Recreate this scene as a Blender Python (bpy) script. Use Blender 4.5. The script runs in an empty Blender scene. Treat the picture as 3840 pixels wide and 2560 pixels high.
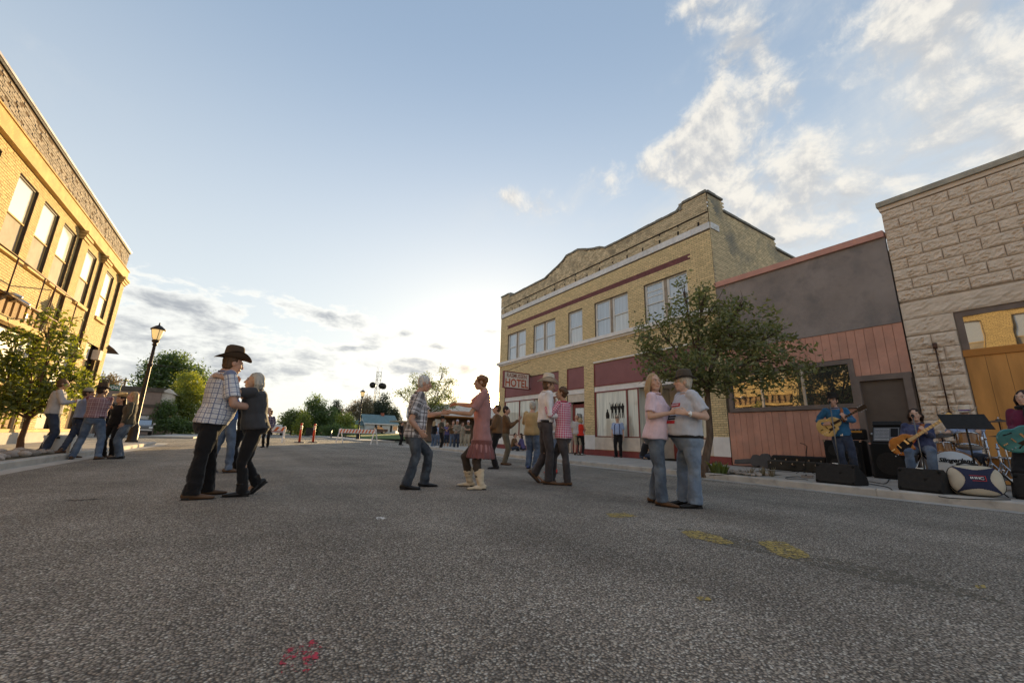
import bpy, math, random
import numpy as np
from mathutils import Vector, Matrix, noise
from mathutils.bvhtree import BVHTree
random.seed(7); RNG = np.random.default_rng(7)
SC = bpy.context.scene
rad = math.radians
# ------------------------------------------------------------------ camera
PITCH, ROLL, YAW, CAM_H = rad(13.36), rad(1.652), rad(32.27), 0.815
FPX, CX, CY = 1510.0, 1920.0, 1280.0
def cam_axes():
    cy, sy = math.cos(YAW), math.sin(YAW)
    f = np.array([sy, cy, 0]); r = np.array([cy, -sy, 0]); u = np.array([0, 0, 1.0])
    f2 = f*math.cos(PITCH)+u*math.sin(PITCH); u2 = u*math.cos(PITCH)-f*math.sin(PITCH)
    return r*math.cos(ROLL)+u2*math.sin(ROLL), u2*math.cos(ROLL)-r*math.sin(ROLL), f2
CR, CU, CF = cam_axes()
camd = bpy.data.cameras.new('camera'); cam = bpy.data.objects.new('camera', camd)
SC.collection.objects.link(cam); SC.camera = cam
camd.sensor_width = 36; camd.lens = 36*FPX/3840; camd.clip_start = 0.05; camd.clip_end = 4000
cam.matrix_world = Matrix(((CR[0], CU[0], -CF[0], 0), (CR[1], CU[1], -CF[1], 0), (CR[2], CU[2], -CF[2], CAM_H), (0, 0, 0, 1)))
# ------------------------------------------------------------------ world, sun, exposure
SUN_EL, SUN_AZ = rad(4.8), rad(29.75)      # azimuth to the right of +Y
SUN_DIR = Vector((math.sin(SUN_AZ)*math.cos(SUN_EL), math.cos(SUN_AZ)*math.cos(SUN_EL), math.sin(SUN_EL)))
sun_l = bpy.data.lights.new('sun', 'SUN'); sun = bpy.data.objects.new('sun', sun_l); SC.collection.objects.link(sun)
sun_l.energy = 3.0; sun_l.color = (1.0, 0.70, 0.33); sun_l.angle = rad(0.6)
sun.rotation_euler = (-SUN_DIR).to_track_quat('-Z', 'Y').to_euler()
SC.view_settings.view_transform = 'Standard'; SC.view_settings.look = 'None'
SC.view_settings.gamma = 1; SC.view_settings.use_curve_mapping = False
SC.view_settings.exposure = 1.95
W_ = bpy.data.worlds.new('World'); SC.world = W_; W_.use_nodes = True
TOPC = (1.05, 1.33, 1.74, 1); VEIL = (2.30, 2.36, 2.28, 1); GLOW_C = (5.6, 4.1, 2.2, 1)
CUM_L = (2.5, 2.38, 2.15, 1); CUM_D = (1.5, 1.53, 1.57, 1); WISP_C = (1.9, 1.96, 1.98, 1); LOW_C = (1.05, 1.13, 1.25, 1); LOW_E = (3.0, 2.9, 2.65, 1)
# cloud groups as they hang in the sky: azimuth, elevation, radii, tilt (degrees), weight
CUM = [(67, 41.5, 2.6, 4.2, 0, 1), (65, 38, 5, 5, 0, 1), (55, 36.5, 7, 2.2, 8, .85), (69, 35, 4, 4, 0, .9), (61, 34, 6, 2.5, 0, .8), (68, 29, 6, 3, 0, .7), (89, 35, 7, 6, 0, .9), (85, 28, 5, 2.5, 0, .7),
  (80, 26, 8, 2, 0, .6), (73, 23, 9, 2.5, 0, .6), (35, 32, 4, 1.5, 0, .55), (31, 33.3, 1.6, 1, 0, .6), (62, 49.6, 4, 2, 0, .6), (79, 43, 4, 3, 0, .45),
  (120, 30, 18, 10, 0, .7), (160, 25, 20, 9, 0, .6), (210, 32, 20, 9, 0, .6), (-60, 22, 14, 6, 0, .5), (-110, 30, 18, 8, 0, .6)]
WISP = [(76, 36, 14, 14, 0, .9), (70, 26, 16, 7, 0, .8), (45, 30, 16, 4, 0, .5), (95, 30, 20, 16, 0, .8), (-24, 31, 8, 5, 0, .35), (150, 40, 40, 20, 0, .7), (-120, 40, 50, 20, 0, .6)]
LOW = [(-9, 13, 8, 1.6, -4, .75), (-11, 9, 9, 3.2, -6, 1), (-3, 8.4, 6, 1.0, 0, .75), (5, 14.6, 4.5, .9, -8, .7), (10.5, 14.8, 2.4, .9, -6, .9), (14, 12.6, 2.2, .7, 0, .9), (10, 10.7, 2, .5, 0, .9), (6.2, 8.9, 2.8, .6, 0, .9), (3, 7.2, 2, .35, 0, .7),
  (18.5, 9.2, 6, 1.1, 0, .95), (24, 9.0, 5, 1.0, 0, .8), (17, 13.6, 1.3, .5, 0, .9), (12.5, 11.3, 1.2, .4, 0, .9), (29, 14.6, 1.6, .6, 0, .7), (4, 5.6, 14, 1.5, 0, .5), (22, 12, 1.6, .4, 0, .6), (-40, 9, 16, 3, 0, .8), (60, 9, 14, 2, 0, .6), (-80, 8, 20, 3, 0, .7)]
def build_world():
    nt = W_.node_tree; nt.nodes.clear(); N = nt.nodes; Lk = nt.links
    def nd(t, **k):
        n = N.new(t)
        for a, b in k.items(): setattr(n, a, b)
        return n
    def val(s, x):
        if isinstance(x, (int, float)): s.default_value = x
        elif isinstance(x, tuple): s.default_value = x
        else: Lk.new(x, s)
    def mth(op, a, b=0.0, c=None, clamp=False):
        n = nd('ShaderNodeMath', operation=op, use_clamp=clamp); val(n.inputs[0], a); val(n.inputs[1], b)
        if c is not None: val(n.inputs[2], c)
        return n.outputs[0]
    def ss(x, a, b):
        n = nd('ShaderNodeMapRange', interpolation_type='SMOOTHSTEP'); val(n.inputs[0], x); val(n.inputs[1], a); val(n.inputs[2], b); return n.outputs[0]
    def mix(f, a, b, t='MIX'):
        n = nd('ShaderNodeMix', data_type='RGBA', blend_type=t); val(n.inputs[0], f); val(n.inputs[6], a); val(n.inputs[7], b); return n.outputs[2]
    sky = nd('ShaderNodeTexSky', sky_type='NISHITA', sun_disc=False, sun_elevation=SUN_EL, sun_rotation=SUN_AZ, altitude=1500, air_density=1.0, dust_density=0.6, ozone_density=1.2)
    tc = nd('ShaderNodeTexCoord'); D = tc.outputs['Generated']
    nrm = nd('ShaderNodeVectorMath', operation='NORMALIZE'); Lk.new(D, nrm.inputs[0]); D = nrm.outputs[0]
    sp = nd('ShaderNodeSeparateXYZ'); Lk.new(D, sp.inputs[0]); x, y, z = sp.outputs
    az = mth('ARCTAN2', x, y); el = mth('ARCSINE', z)
    zz = mth('MAXIMUM', z, 0.0)
    den = mth('ADD', zz, 0.10)
    cb = nd('ShaderNodeCombineXYZ'); val(cb.inputs[0], mth('DIVIDE', x, den)); val(cb.inputs[1], mth('DIVIDE', y, den))
    P = cb.outputs[0]
    def noi(v, scale, det, rough=.55, dist=0.0, off=(0, 0, 0), sc=(1, 1, 1), rot=0.0):
        mp = nd('ShaderNodeMapping'); Lk.new(v, mp.inputs[0]); mp.inputs[1].default_value = off; mp.inputs[2].default_value = (0, 0, rot); mp.inputs[3].default_value = sc
        n = nd('ShaderNodeTexNoise'); Lk.new(mp.outputs[0], n.inputs['Vector']); n.inputs['Scale'].default_value = scale; n.inputs['Detail'].default_value = det
        n.inputs['Roughness'].default_value = rough; n.inputs['Distortion'].default_value = dist; return n.outputs['Fac']
    nA = noi(P, 2.4, 9, .58, .3); nB = noi(P, 7.0, 7, .6, .2, (3, 1, 0)); nS = noi(P, 1.5, 8, .6, .6, (5, 2, 0), (1, .28, 1), rad(-35))
    # angular noise for the low clouds (stretched sideways, as layers seen edge on)
    ca = nd('ShaderNodeCombineXYZ'); val(ca.inputs[0], az); val(ca.inputs[1], el)
    nL = noi(ca.outputs[0], 9.0, 8, .6, .4, (1, 0, 0), (1, 3.2, 1), rad(4)); nL2 = noi(ca.outputs[0], 30.0, 6, .6, .3, (2, 4, 0), (1, 2.0, 1))
    def blobs(lst):
        tot = None
        for (a, e, ra, re, rot, w) in lst:
            ra, re = ra*1.3, re*1.35
            da = mth('SUBTRACT', az, rad(a)); de = mth('SUBTRACT', el, rad(e)); c, s = math.cos(rad(rot)), math.sin(rad(rot))
            u = mth('ADD', mth('MULTIPLY', da, c/rad(ra)), mth('MULTIPLY', de, s/rad(ra)))
            v = mth('ADD', mth('MULTIPLY', da, -s/rad(re)), mth('MULTIPLY', de, c/rad(re)))
            r2 = mth('ADD', mth('MULTIPLY', u, u), mth('MULTIPLY', v, v))
            g = mth('MULTIPLY', mth('POWER', 2.718, mth('MULTIPLY', r2, -1.0)), w)
            tot = g if tot is None else mth('ADD', tot, g)
        return mth('MINIMUM', tot, 1.0)
    dt = nd('ShaderNodeVectorMath', operation='DOT_PRODUCT'); Lk.new(D, dt.inputs[0]); dt.inputs[1].default_value = SUN_DIR
    sd = mth('MAXIMUM', dt.outputs['Value'], 0.0)
    base = sky.outputs[0]
    # pale veil: high thin cloud and dust wash the low sky towards white, most near the sun
    veil = mth('MULTIPLY', ss(el, 0.95, 0.0), 0.8)
    base = mix(0.6, base, TOPC)
    base = mix(veil, base, VEIL)
    sunw = mth('ADD', mth('MULTIPLY', mth('POWER', sd, 10), .11), mth('MULTIPLY', mth('POWER', sd, 50), .22))
    # white cumulus, upper right and scattered
    mA = blobs(CUM); nC = noi(ca.outputs[0], 5.5, 10, .60, .35, (3, 7, 0), (1, 1.25, 1)); nD = noi(ca.outputs[0], 21.0, 7, .62, .4, (8, 1, 0), (1, 1.2, 1))
    sA = mth('ADD', mth('MULTIPLY', mA, .55), mth('ADD', mth('MULTIPLY', mth('SUBTRACT', nC, .5), 1.7), mth('MULTIPLY', mth('SUBTRACT', nD, .5), .7)))
    dA = mth('MULTIPLY', ss(sA, .16, .66), ss(mA, .03, .25))
    nE = noi(ca.outputs[0], 5.5, 10, .60, .35, (3.010, 7.03, 0), (1, 1.25, 1))
    shade = mth('ADD', mth('MULTIPLY', mth('SUBTRACT', nC, nE), 3.2), mth('MULTIPLY', nD, 1.15))
    cA = mix(ss(shade, .25, .95), CUM_D, CUM_L)
    # wisps
    mW = blobs(WISP)
    dW = mth('MULTIPLY', mth('MULTIPLY', ss(mth('ADD', mth('MULTIPLY', mW, .30), mth('ADD', mth('MULTIPLY', mth('SUBTRACT', nS, .5), 1.5), mth('MULTIPLY', mth('SUBTRACT', nC, .5), .9))), .10, .62), ss(mW, .05, .6)), .8)
    col = mix(dW, base, WISP_C)
    col = mix(mth('MULTIPLY', dA, .9), col, cA)
    glow = nd('ShaderNodeMix', data_type='RGBA', blend_type='ADD'); val(glow.inputs[0], 1.0); Lk.new(col, glow.inputs[6])
    gm = mix(1.0, GLOW_C, sunw, 'MULTIPLY'); Lk.new(gm, glow.inputs[7]); col = glow.outputs[2]
    # low grey layers with bright edges
    mL = blobs(LOW); sL = mth('ADD', mth('MULTIPLY', mL, .55), mth('ADD', mth('MULTIPLY', mth('SUBTRACT', nL, .5), 1.7), mth('MULTIPLY', mth('SUBTRACT', nL2, .5), .75)))
    gate = ss(mL, .02, .22); edge = mth('MULTIPLY', ss(sL, .12, .36), gate); core = mth('MULTIPLY', ss(sL, .26, .95), gate)
    col = mix(mth('MULTIPLY', edge, .55), col, LOW_E)
    col = mix(mth('MULTIPLY', core, .9), col, LOW_C)
    # the sun itself with its aureole
    disc = mth('ADD', mth('MULTIPLY', ss(sd, math.cos(rad(1.7)), math.cos(rad(.6))), 400.0), mth('MULTIPLY', mth('POWER', sd, 380), 7.0))
    g2 = nd('ShaderNodeMix', data_type='RGBA', blend_type='ADD'); val(g2.inputs[0], 1.0); Lk.new(col, g2.inputs[6]); Lk.new(mix(1.0, (1, .60, .22, 1), disc, 'MULTIPLY'), g2.inputs[7]); col = g2.outputs[2]
    # below the horizon
    col = mix(ss(el, -0.005, -0.03), col, (1.0, .95, .85, 1))
    bg = nd('ShaderNodeBackground'); Lk.new(col, bg.inputs[0]); bg.inputs[1].default_value = 0.1
    out = nd('ShaderNodeOutputWorld'); Lk.new(bg.outputs[0], out.inputs[0])
    W_.cycles.sampling_method = 'MANUAL'; W_.cycles.sample_map_resolution = 1024
build_world()
SC.cycles.use_denoising = True
SC.cycles.max_bounces = 6; SC.cycles.sample_clamp_indirect = 6
# ------------------------------------------------------------------ helpers
def v3(*a): return np.array(a if len(a) > 1 else a[0], float)
def unit(a): a = np.asarray(a, float); return a/max(np.linalg.norm(a), 1e-9)
CAMP = v3(0, 0, CAM_H)
def ray(x, y): return (x-CX)*CR-(y-CY)*CU+FPX*CF
def G(x, y, z=0.0):
    d = ray(x, y); return CAMP+d*((z-CAM_H)/d[2])          # where a sight line meets the level z
def VP(x, y, B, d=0.0):
    n = unit((B[0], B[1], 0)); r = ray(x, y); return CAMP+r*((np.dot(v3(B[0], B[1], 0), n)+d)/np.dot(r, n))
class MB:
    """collects shapes; build() links them as one mesh object"""
    def __init__(s): s.v = []; s.f = []; s.m = []; s.n = 0; s.sm = []
    def add(s, verts, faces, mi=0, smooth=False):
        verts = np.asarray(verts, float).reshape(-1, 3); s.v.append(verts)
        for f in faces: s.f.append(tuple(int(i)+s.n for i in f)); s.m.append(mi); s.sm.append(smooth)
        s.n += len(verts); return s
    def box(s, c, size, rz=0.0, mi=0, R=None):
        hx, hy, hz = np.asarray(size, float)/2
        p = np.array([(x, y, z) for z in (-hz, hz) for y in (-hy, hy) for x in (-hx, hx)])
        if R is not None: p = p @ np.asarray(R).T
        elif rz: cs, sn = math.cos(rz), math.sin(rz); p = np.stack([p[:, 0]*cs-p[:, 1]*sn, p[:, 0]*sn+p[:, 1]*cs, p[:, 2]], 1)
        return s.add(p+np.asarray(c, float), [(0, 2, 3, 1), (4, 5, 7, 6), (0, 1, 5, 4), (2, 6, 7, 3), (0, 4, 6, 2), (1, 3, 7, 5)], mi)
    def bb(s, a, b, mi=0):
        a = np.minimum(a, b), np.maximum(a, b); return s.box((a[0]+a[1])/2, a[1]-a[0], mi=mi)
    def quad(s, a, b, c, d, mi=0): return s.add([a, b, c, d], [(0, 1, 2, 3)], mi)
    def tube(s, pts, r, seg=10, mi=0, caps=True, ry=None, up=None, smooth=True, close=False, dome=False):
        pts = [np.asarray(p, float) for p in pts]; k = len(pts)
        r = [r]*k if np.isscalar(r) else list(r); ry = r if ry is None else ([ry]*k if np.isscalar(ry) else list(ry))
        if dome:
            a, b = unit(pts[0]-pts[1]), unit(pts[-1]-pts[-2])
            hd = [(math.sin(t), math.cos(t)) for t in (rad(75), rad(45))]
            P0 = [pts[0]+a*h*min(r[0], ry[0]) for h, c in hd]; R0 = [r[0]*c for h, c in hd]; Y0 = [ry[0]*c for h, c in hd]
            P1 = [pts[-1]+b*h*min(r[-1], ry[-1]) for h, c in reversed(hd)]; R1 = [r[-1]*c for h, c in reversed(hd)]; Y1 = [ry[-1]*c for h, c in reversed(hd)]
            pts = P0+pts+P1; r = R0+r+R1; ry = Y0+ry+Y1; k = len(pts)
        V = []; prev = None
        for i in range(k):
            d = unit(pts[(i+1) % k]-pts[i-1]) if close else unit(pts[min(i+1, k-1)]-pts[max(i-1, 0)])
            u = np.asarray(up if up is not None else (prev if prev is not None else ((0, 0, 1) if abs(d[2]) < .9 else (1, 0, 0))), float)
            u = u-d*np.dot(u, d)
            if np.linalg.norm(u) < 1e-6: u = np.cross(d, (1, 0, 0))
            u = unit(u); w = np.cross(d, u); prev = u
            for j in range(seg):
                t = 2*math.pi*j/seg; V.append(pts[i]+u*r[i]*math.cos(t)+w*ry[i]*math.sin(t))
        F = [(i*seg+j, i*seg+(j+1) % seg, (i+1)*seg+(j+1) % seg, (i+1)*seg+j) for i in range(k-1) for j in range(seg)]
        if close: F += [((k-1)*seg+j, (k-1)*seg+(j+1) % seg, (j+1) % seg, j) for j in range(seg)]
        elif caps: F += [tuple(range(seg))[::-1], tuple((k-1)*seg+j for j in range(seg))]
        return s.add(V, F, mi, smooth)
    def lathe(s, c, prof, seg=16, mi=0, R=None, sx=1, sy=1):
        V = np.array([(rr*math.cos(2*math.pi*j/seg)*sx, rr*math.sin(2*math.pi*j/seg)*sy, z) for rr, z in prof for j in range(seg)])
        if R is not None: V = V @ np.asarray(R).T
        k = len(prof); F = [(i*seg+j, i*seg+(j+1) % seg, (i+1)*seg+(j+1) % seg, (i+1)*seg+j) for i in range(k-1) for j in range(seg)]
        F += [tuple(range(seg))[::-1], tuple((k-1)*seg+j for j in range(seg))]
        return s.add(V+np.asarray(c, float), F, mi, True)
    def ball(s, c, r, seg=12, mi=0, R=None):
        r = np.array([r]*3 if np.isscalar(r) else r, float); k = seg//2
        V = np.array([(0, 0, -1)]+[(math.cos(t)*math.cos(p), math.sin(t)*math.cos(p), math.sin(p)) for p in (-math.pi/2+math.pi*i/k for i in range(1, k)) for t in (2*math.pi*j/seg for j in range(seg))]+[(0, 0, 1)])*r
        if R is not None: V = V @ np.asarray(R).T
        F = [(0, 1+(j+1) % seg, 1+j) for j in range(seg)]
        F += [(1+i*seg+j, 1+i*seg+(j+1) % seg, 1+(i+1)*seg+(j+1) % seg, 1+(i+1)*seg+j) for i in range(k-2) for j in range(seg)]
        n = 1+(k-1)*seg; F += [(1+(k-2)*seg+j, 1+(k-2)*seg+(j+1) % seg, n) for j in range(seg)]
        return s.add(V+np.asarray(c, float), F, mi, True)
    def slab(s, outline, O, ex, ey, t, mi=0, mi_side=None, bulge=0.0):
        """a flat outline (2D) raised to thickness t along ex x ey"""
        ex, ey = unit(ex), unit(ey); n = np.cross(ex, ey); o = np.asarray(outline, float); k = len(o)
        b = np.asarray(O)+o[:, :1]*ex+o[:, 1:]*ey
        s.add(np.vstack([b-n*t/2, b+n*t/2]), [tuple(range(k))[::-1], tuple(range(k, 2*k))], mi)
        s.add(np.vstack([b-n*t/2, b+n*t/2]), [(i, (i+1) % k, k+(i+1) % k, k+i) for i in range(k)], mi if mi_side is None else mi_side); return s
    def mesh(s, name, off=(0, 0, 0)):
        me = bpy.data.meshes.new(name); V = np.vstack(s.v)-np.asarray(off, float) if s.v else np.zeros((0, 3))
        me.from_pydata(V.tolist(), [], s.f); me.polygons.foreach_set('material_index', s.m); me.polygons.foreach_set('use_smooth', s.sm); me.update(); return me
    def build(s, name, mats, parent=None, **tg):
        off = worldloc(parent) if parent is not None else (0, 0, 0)
        if parent is None and tg.get('base') is not None: off = tg['base']
        me = s.mesh(name, off); o = bpy.data.objects.new(name, me); SC.collection.objects.link(o)
        for m in (mats if isinstance(mats, (list, tuple)) else [mats]): me.materials.append(m)
        if parent is not None: o.parent = parent
        else: o.location = off
        for a in ('label', 'category', 'group', 'kind'):
            if tg.get(a): o[a] = tg[a]
        return o
def worldloc(o):
    p = v3(0, 0, 0)
    while o is not None: p = p+np.array(o.location); o = o.parent
    return p
def thing(name, label, cat, loc, group=None, kind=None):
    o = bpy.data.objects.new(name, None); o.empty_display_size = .2; SC.collection.objects.link(o); o.location = tuple(float(a) for a in loc)
    o['label'] = label; o['category'] = cat
    if group: o['group'] = group
    if kind: o['kind'] = kind
    return o
def dup(root, loc, rz=None, label=None):
    r = root.copy(); SC.collection.objects.link(r); r.location = loc
    if rz is not None: r.rotation_euler = (0, 0, rz)
    if label: r['label'] = label
    for ch in list(root.children):
        c = ch.copy(); SC.collection.objects.link(c); c.parent = r
        for g in list(ch.children):
            d = g.copy(); SC.collection.objects.link(d); d.parent = c
    return r
def textmesh(body, size, O, ex, ey, name, mat, parent, extrude=.004, shear=0.0, sx=1.0, align='CENTER', bold=0.0):
    cu = bpy.data.curves.new(name, 'FONT'); cu.body = body; cu.size = size; cu.extrude = extrude; cu.shear = shear; cu.align_x = align; cu.align_y = 'CENTER'; cu.offset = bold; cu.resolution_u = 3
    o = bpy.data.objects.new(name, cu); TMP.collection.objects.link(o); TMP.view_layers[0].update()
    me = bpy.data.meshes.new_from_object(o.evaluated_get(TMP.view_layers[0].depsgraph)); bpy.data.objects.remove(o)
    n = len(me.vertices); co = np.empty(n*3); me.vertices.foreach_get('co', co); co = co.reshape(-1, 3)
    ex, ey = unit(ex), unit(ey); nn = np.cross(ex, ey)
    co = np.asarray(O)+co[:, :1]*sx*ex+co[:, 1:2]*ey+co[:, 2:3]*nn-worldloc(parent); me.vertices.foreach_set('co', co.ravel()); me.update()
    me.materials.clear(); me.materials.append(mat); ob = bpy.data.objects.new(name, me); SC.collection.objects.link(ob); ob.parent = parent; return ob
TMP = bpy.data.scenes.new('workbench')
# ------------------------------------------------------------------ materials
def mat(name, col, rough=.8, metal=0.0, var=.12, vscale=3.0, bump=0.0, bscale=40.0, spec=.3, coat=0.0, island=0.0, stain=None, fine=0.0, obj=True, trans=0.0, stretch=(1, 1, 1), emit=0.0):
    m = bpy.data.materials.new(name); m.use_nodes = True; nt = m.node_tree; N = nt.nodes; L = nt.links; b = N['Principled BSDF']
    b.inputs['Roughness'].default_value = rough; b.inputs['Metallic'].default_value = metal; b.inputs['Specular IOR Level'].default_value = spec
    if coat: b.inputs['Coat Weight'].default_value = coat; b.inputs['Coat Roughness'].default_value = .03
    tc = N.new('ShaderNodeTexCoord'); co = tc.outputs['Object' if obj else 'Generated']
    mp = N.new('ShaderNodeMapping'); L.new(co, mp.inputs[0]); mp.inputs[3].default_value = stretch; co = mp.outputs[0]
    def noise_(scale, det=5, rgh=.6):
        n = N.new('ShaderNodeTexNoise'); L.new(co, n.inputs['Vector']); n.inputs['Scale'].default_value = scale; n.inputs['Detail'].default_value = det; n.inputs['Roughness'].default_value = rgh; return n.outputs['Fac']
    def mx(f, a, bb, t='MIX'):
        n = N.new('ShaderNodeMix'); n.data_type = 'RGBA'; n.blend_type = t
        for i, q in ((0, f), (6, a), (7, bb)):
            if hasattr(q, 'links'): L.new(q, n.inputs[i])
            else: n.inputs[i].default_value = q
        return n.outputs[2]
    def rng(x, lo, hi, a=0.0, bb=1.0):
        n = N.new('ShaderNodeMapRange'); L.new(x, n.inputs[0]); n.inputs[1].default_value = lo; n.inputs[2].default_value = hi; n.inputs[3].default_value = a; n.inputs[4].default_value = bb; return n.outputs[0]
    c4 = (*col, 1); dark = tuple(c*(1-var*1.6) for c in col)+(1,); lite = tuple(min(1, c*(1+var)) for c in col)+(1,)
    out = mx(rng(noise_(vscale), .3, .7), dark, lite) if var else None
    if fine:
        nf = rng(noise_(bscale*1.7, 3), .3, .7, 1-fine, 1+fine); out = mx(1.0, out if out else c4, mx(0.0, (1, 1, 1, 1), (1, 1, 1, 1)), 'MULTIPLY') if False else out
        vm = N.new('ShaderNodeVectorMath'); vm.operation = 'SCALE'; L.new(out, vm.inputs[0]); L.new(nf, vm.inputs['Scale']); out = vm.outputs[0]
    if island:
        ge = N.new('ShaderNodeNewGeometry'); oi = N.new('ShaderNodeObjectInfo'); ad = N.new('ShaderNodeMath'); ad.operation = 'ADD'; L.new(ge.outputs['Random Per Island'], ad.inputs[0]); L.new(oi.outputs['Random'], ad.inputs[1])
        fr = N.new('ShaderNodeMath'); fr.operation = 'FRACT'; L.new(ad.outputs[0], fr.inputs[0])
        vm = N.new('ShaderNodeVectorMath'); vm.operation = 'SCALE'; L.new(out, vm.inputs[0]); L.new(rng(fr.outputs[0], 0, 1, 1-island, 1+island*.7), vm.inputs['Scale']); out = vm.outputs[0]
    if stain:
        scol, ssc, lo, hi = stain; out = mx(rng(noise_(ssc, 6, .65), lo, hi), out, (*scol, 1))
    if out is None: b.inputs['Base Color'].default_value = c4
    else: L.new(out, b.inputs['Base Color'])
    if bump:
        bn = N.new('ShaderNodeBump'); bn.inputs['Strength'].default_value = 1; bn.inputs['Distance'].default_value = bump; L.new(noise_(bscale, 6, .65), bn.inputs['Height']); L.new(bn.outputs[0], b.inputs['Normal'])
    if trans: b.inputs['Transmission Weight'].default_value = trans
    if emit: b.inputs['Emission Color'].default_value = c4; b.inputs['Emission Strength'].default_value = emit
    return m
def glassmat(name, base, mirror, rough=.02, bump=.003, fold_shade=0.0):
    m = bpy.data.materials.new(name); m.use_nodes = True; nt = m.node_tree; N = nt.nodes; L = nt.links; b = N['Principled BSDF']; b.inputs['Base Color'].default_value = (*base, 1); b.inputs['Roughness'].default_value = .5
    g = N.new('ShaderNodeBsdfGlossy'); g.inputs['Roughness'].default_value = rough; g.inputs['Color'].default_value = (.95, .97, 1, 1)
    tc = N.new('ShaderNodeTexCoord'); nz = N.new('ShaderNodeTexNoise'); L.new(tc.outputs['Object'], nz.inputs[0]); nz.inputs['Scale'].default_value = 1.3; bp = N.new('ShaderNodeBump'); bp.inputs['Distance'].default_value = bump; L.new(nz.outputs[0], bp.inputs['Height']); L.new(bp.outputs[0], g.inputs['Normal'])
    if fold_shade:  # shade of curtain folds painted as upright streaks in the pane colour
        mp = N.new('ShaderNodeMapping'); L.new(tc.outputs['Object'], mp.inputs[0]); mp.inputs[3].default_value = (1, 1, .06); n2 = N.new('ShaderNodeTexNoise'); L.new(mp.outputs[0], n2.inputs[0]); n2.inputs['Scale'].default_value = 9; n2.inputs['Detail'].default_value = 4
        rr = N.new('ShaderNodeMapRange'); L.new(n2.outputs[0], rr.inputs[0]); rr.inputs[1].default_value = .3; rr.inputs[2].default_value = .7; rr.inputs[3].default_value = 1-fold_shade; rr.inputs[4].default_value = 1+fold_shade*.5; vm = N.new('ShaderNodeVectorMath'); vm.operation = 'SCALE'; vm.inputs[0].default_value = base; L.new(rr.outputs[0], vm.inputs['Scale']); L.new(vm.outputs[0], b.inputs['Base Color'])
    fr = N.new('ShaderNodeFresnel'); fr.inputs[0].default_value = 1.5; ad = N.new('ShaderNodeMath'); ad.operation = 'ADD'; ad.use_clamp = True; L.new(fr.outputs[0], ad.inputs[0]); ad.inputs[1].default_value = mirror
    mx = N.new('ShaderNodeMixShader'); L.new(ad.outputs[0], mx.inputs[0]); L.new(b.outputs[0], mx.inputs[1]); L.new(g.outputs[0], mx.inputs[2]); L.new(mx.outputs[0], N['Material Output'].inputs[0]); return m
def leafmat(name, c1, c2, trans=.45):
    m = bpy.data.materials.new(name); m.use_nodes = True; nt = m.node_tree; N = nt.nodes; L = nt.links; N.remove(N['Principled BSDF'])
    ge = N.new('ShaderNodeNewGeometry'); rp = N.new('ShaderNodeValToRGB'); L.new(ge.outputs['Random Per Island'], rp.inputs[0]); rp.color_ramp.elements[0].color = (*c1, 1); rp.color_ramp.elements[1].color = (*c2, 1)
    d = N.new('ShaderNodeBsdfDiffuse'); t = N.new('ShaderNodeBsdfTranslucent'); L.new(rp.outputs[0], d.inputs[0])
    hs = N.new('ShaderNodeHueSaturation'); hs.inputs['Hue'].default_value = .47; hs.inputs['Saturation'].default_value = 1.15; hs.inputs['Value'].default_value = 1.6; L.new(rp.outputs[0], hs.inputs['Color']); L.new(hs.outputs[0], t.inputs[0])
    mx = N.new('ShaderNodeMixShader'); mx.inputs[0].default_value = trans; L.new(d.outputs[0], mx.inputs[1]); L.new(t.outputs[0], mx.inputs[2])
    g = N.new('ShaderNodeBsdfGlossy'); g.inputs['Roughness'].default_value = .45; m2 = N.new('ShaderNodeMixShader'); m2.inputs[0].default_value = .06; L.new(mx.outputs[0], m2.inputs[1]); L.new(g.outputs[0], m2.inputs[2])
    L.new(m2.outputs[0], N['Material Output'].inputs[0]); return m
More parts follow.
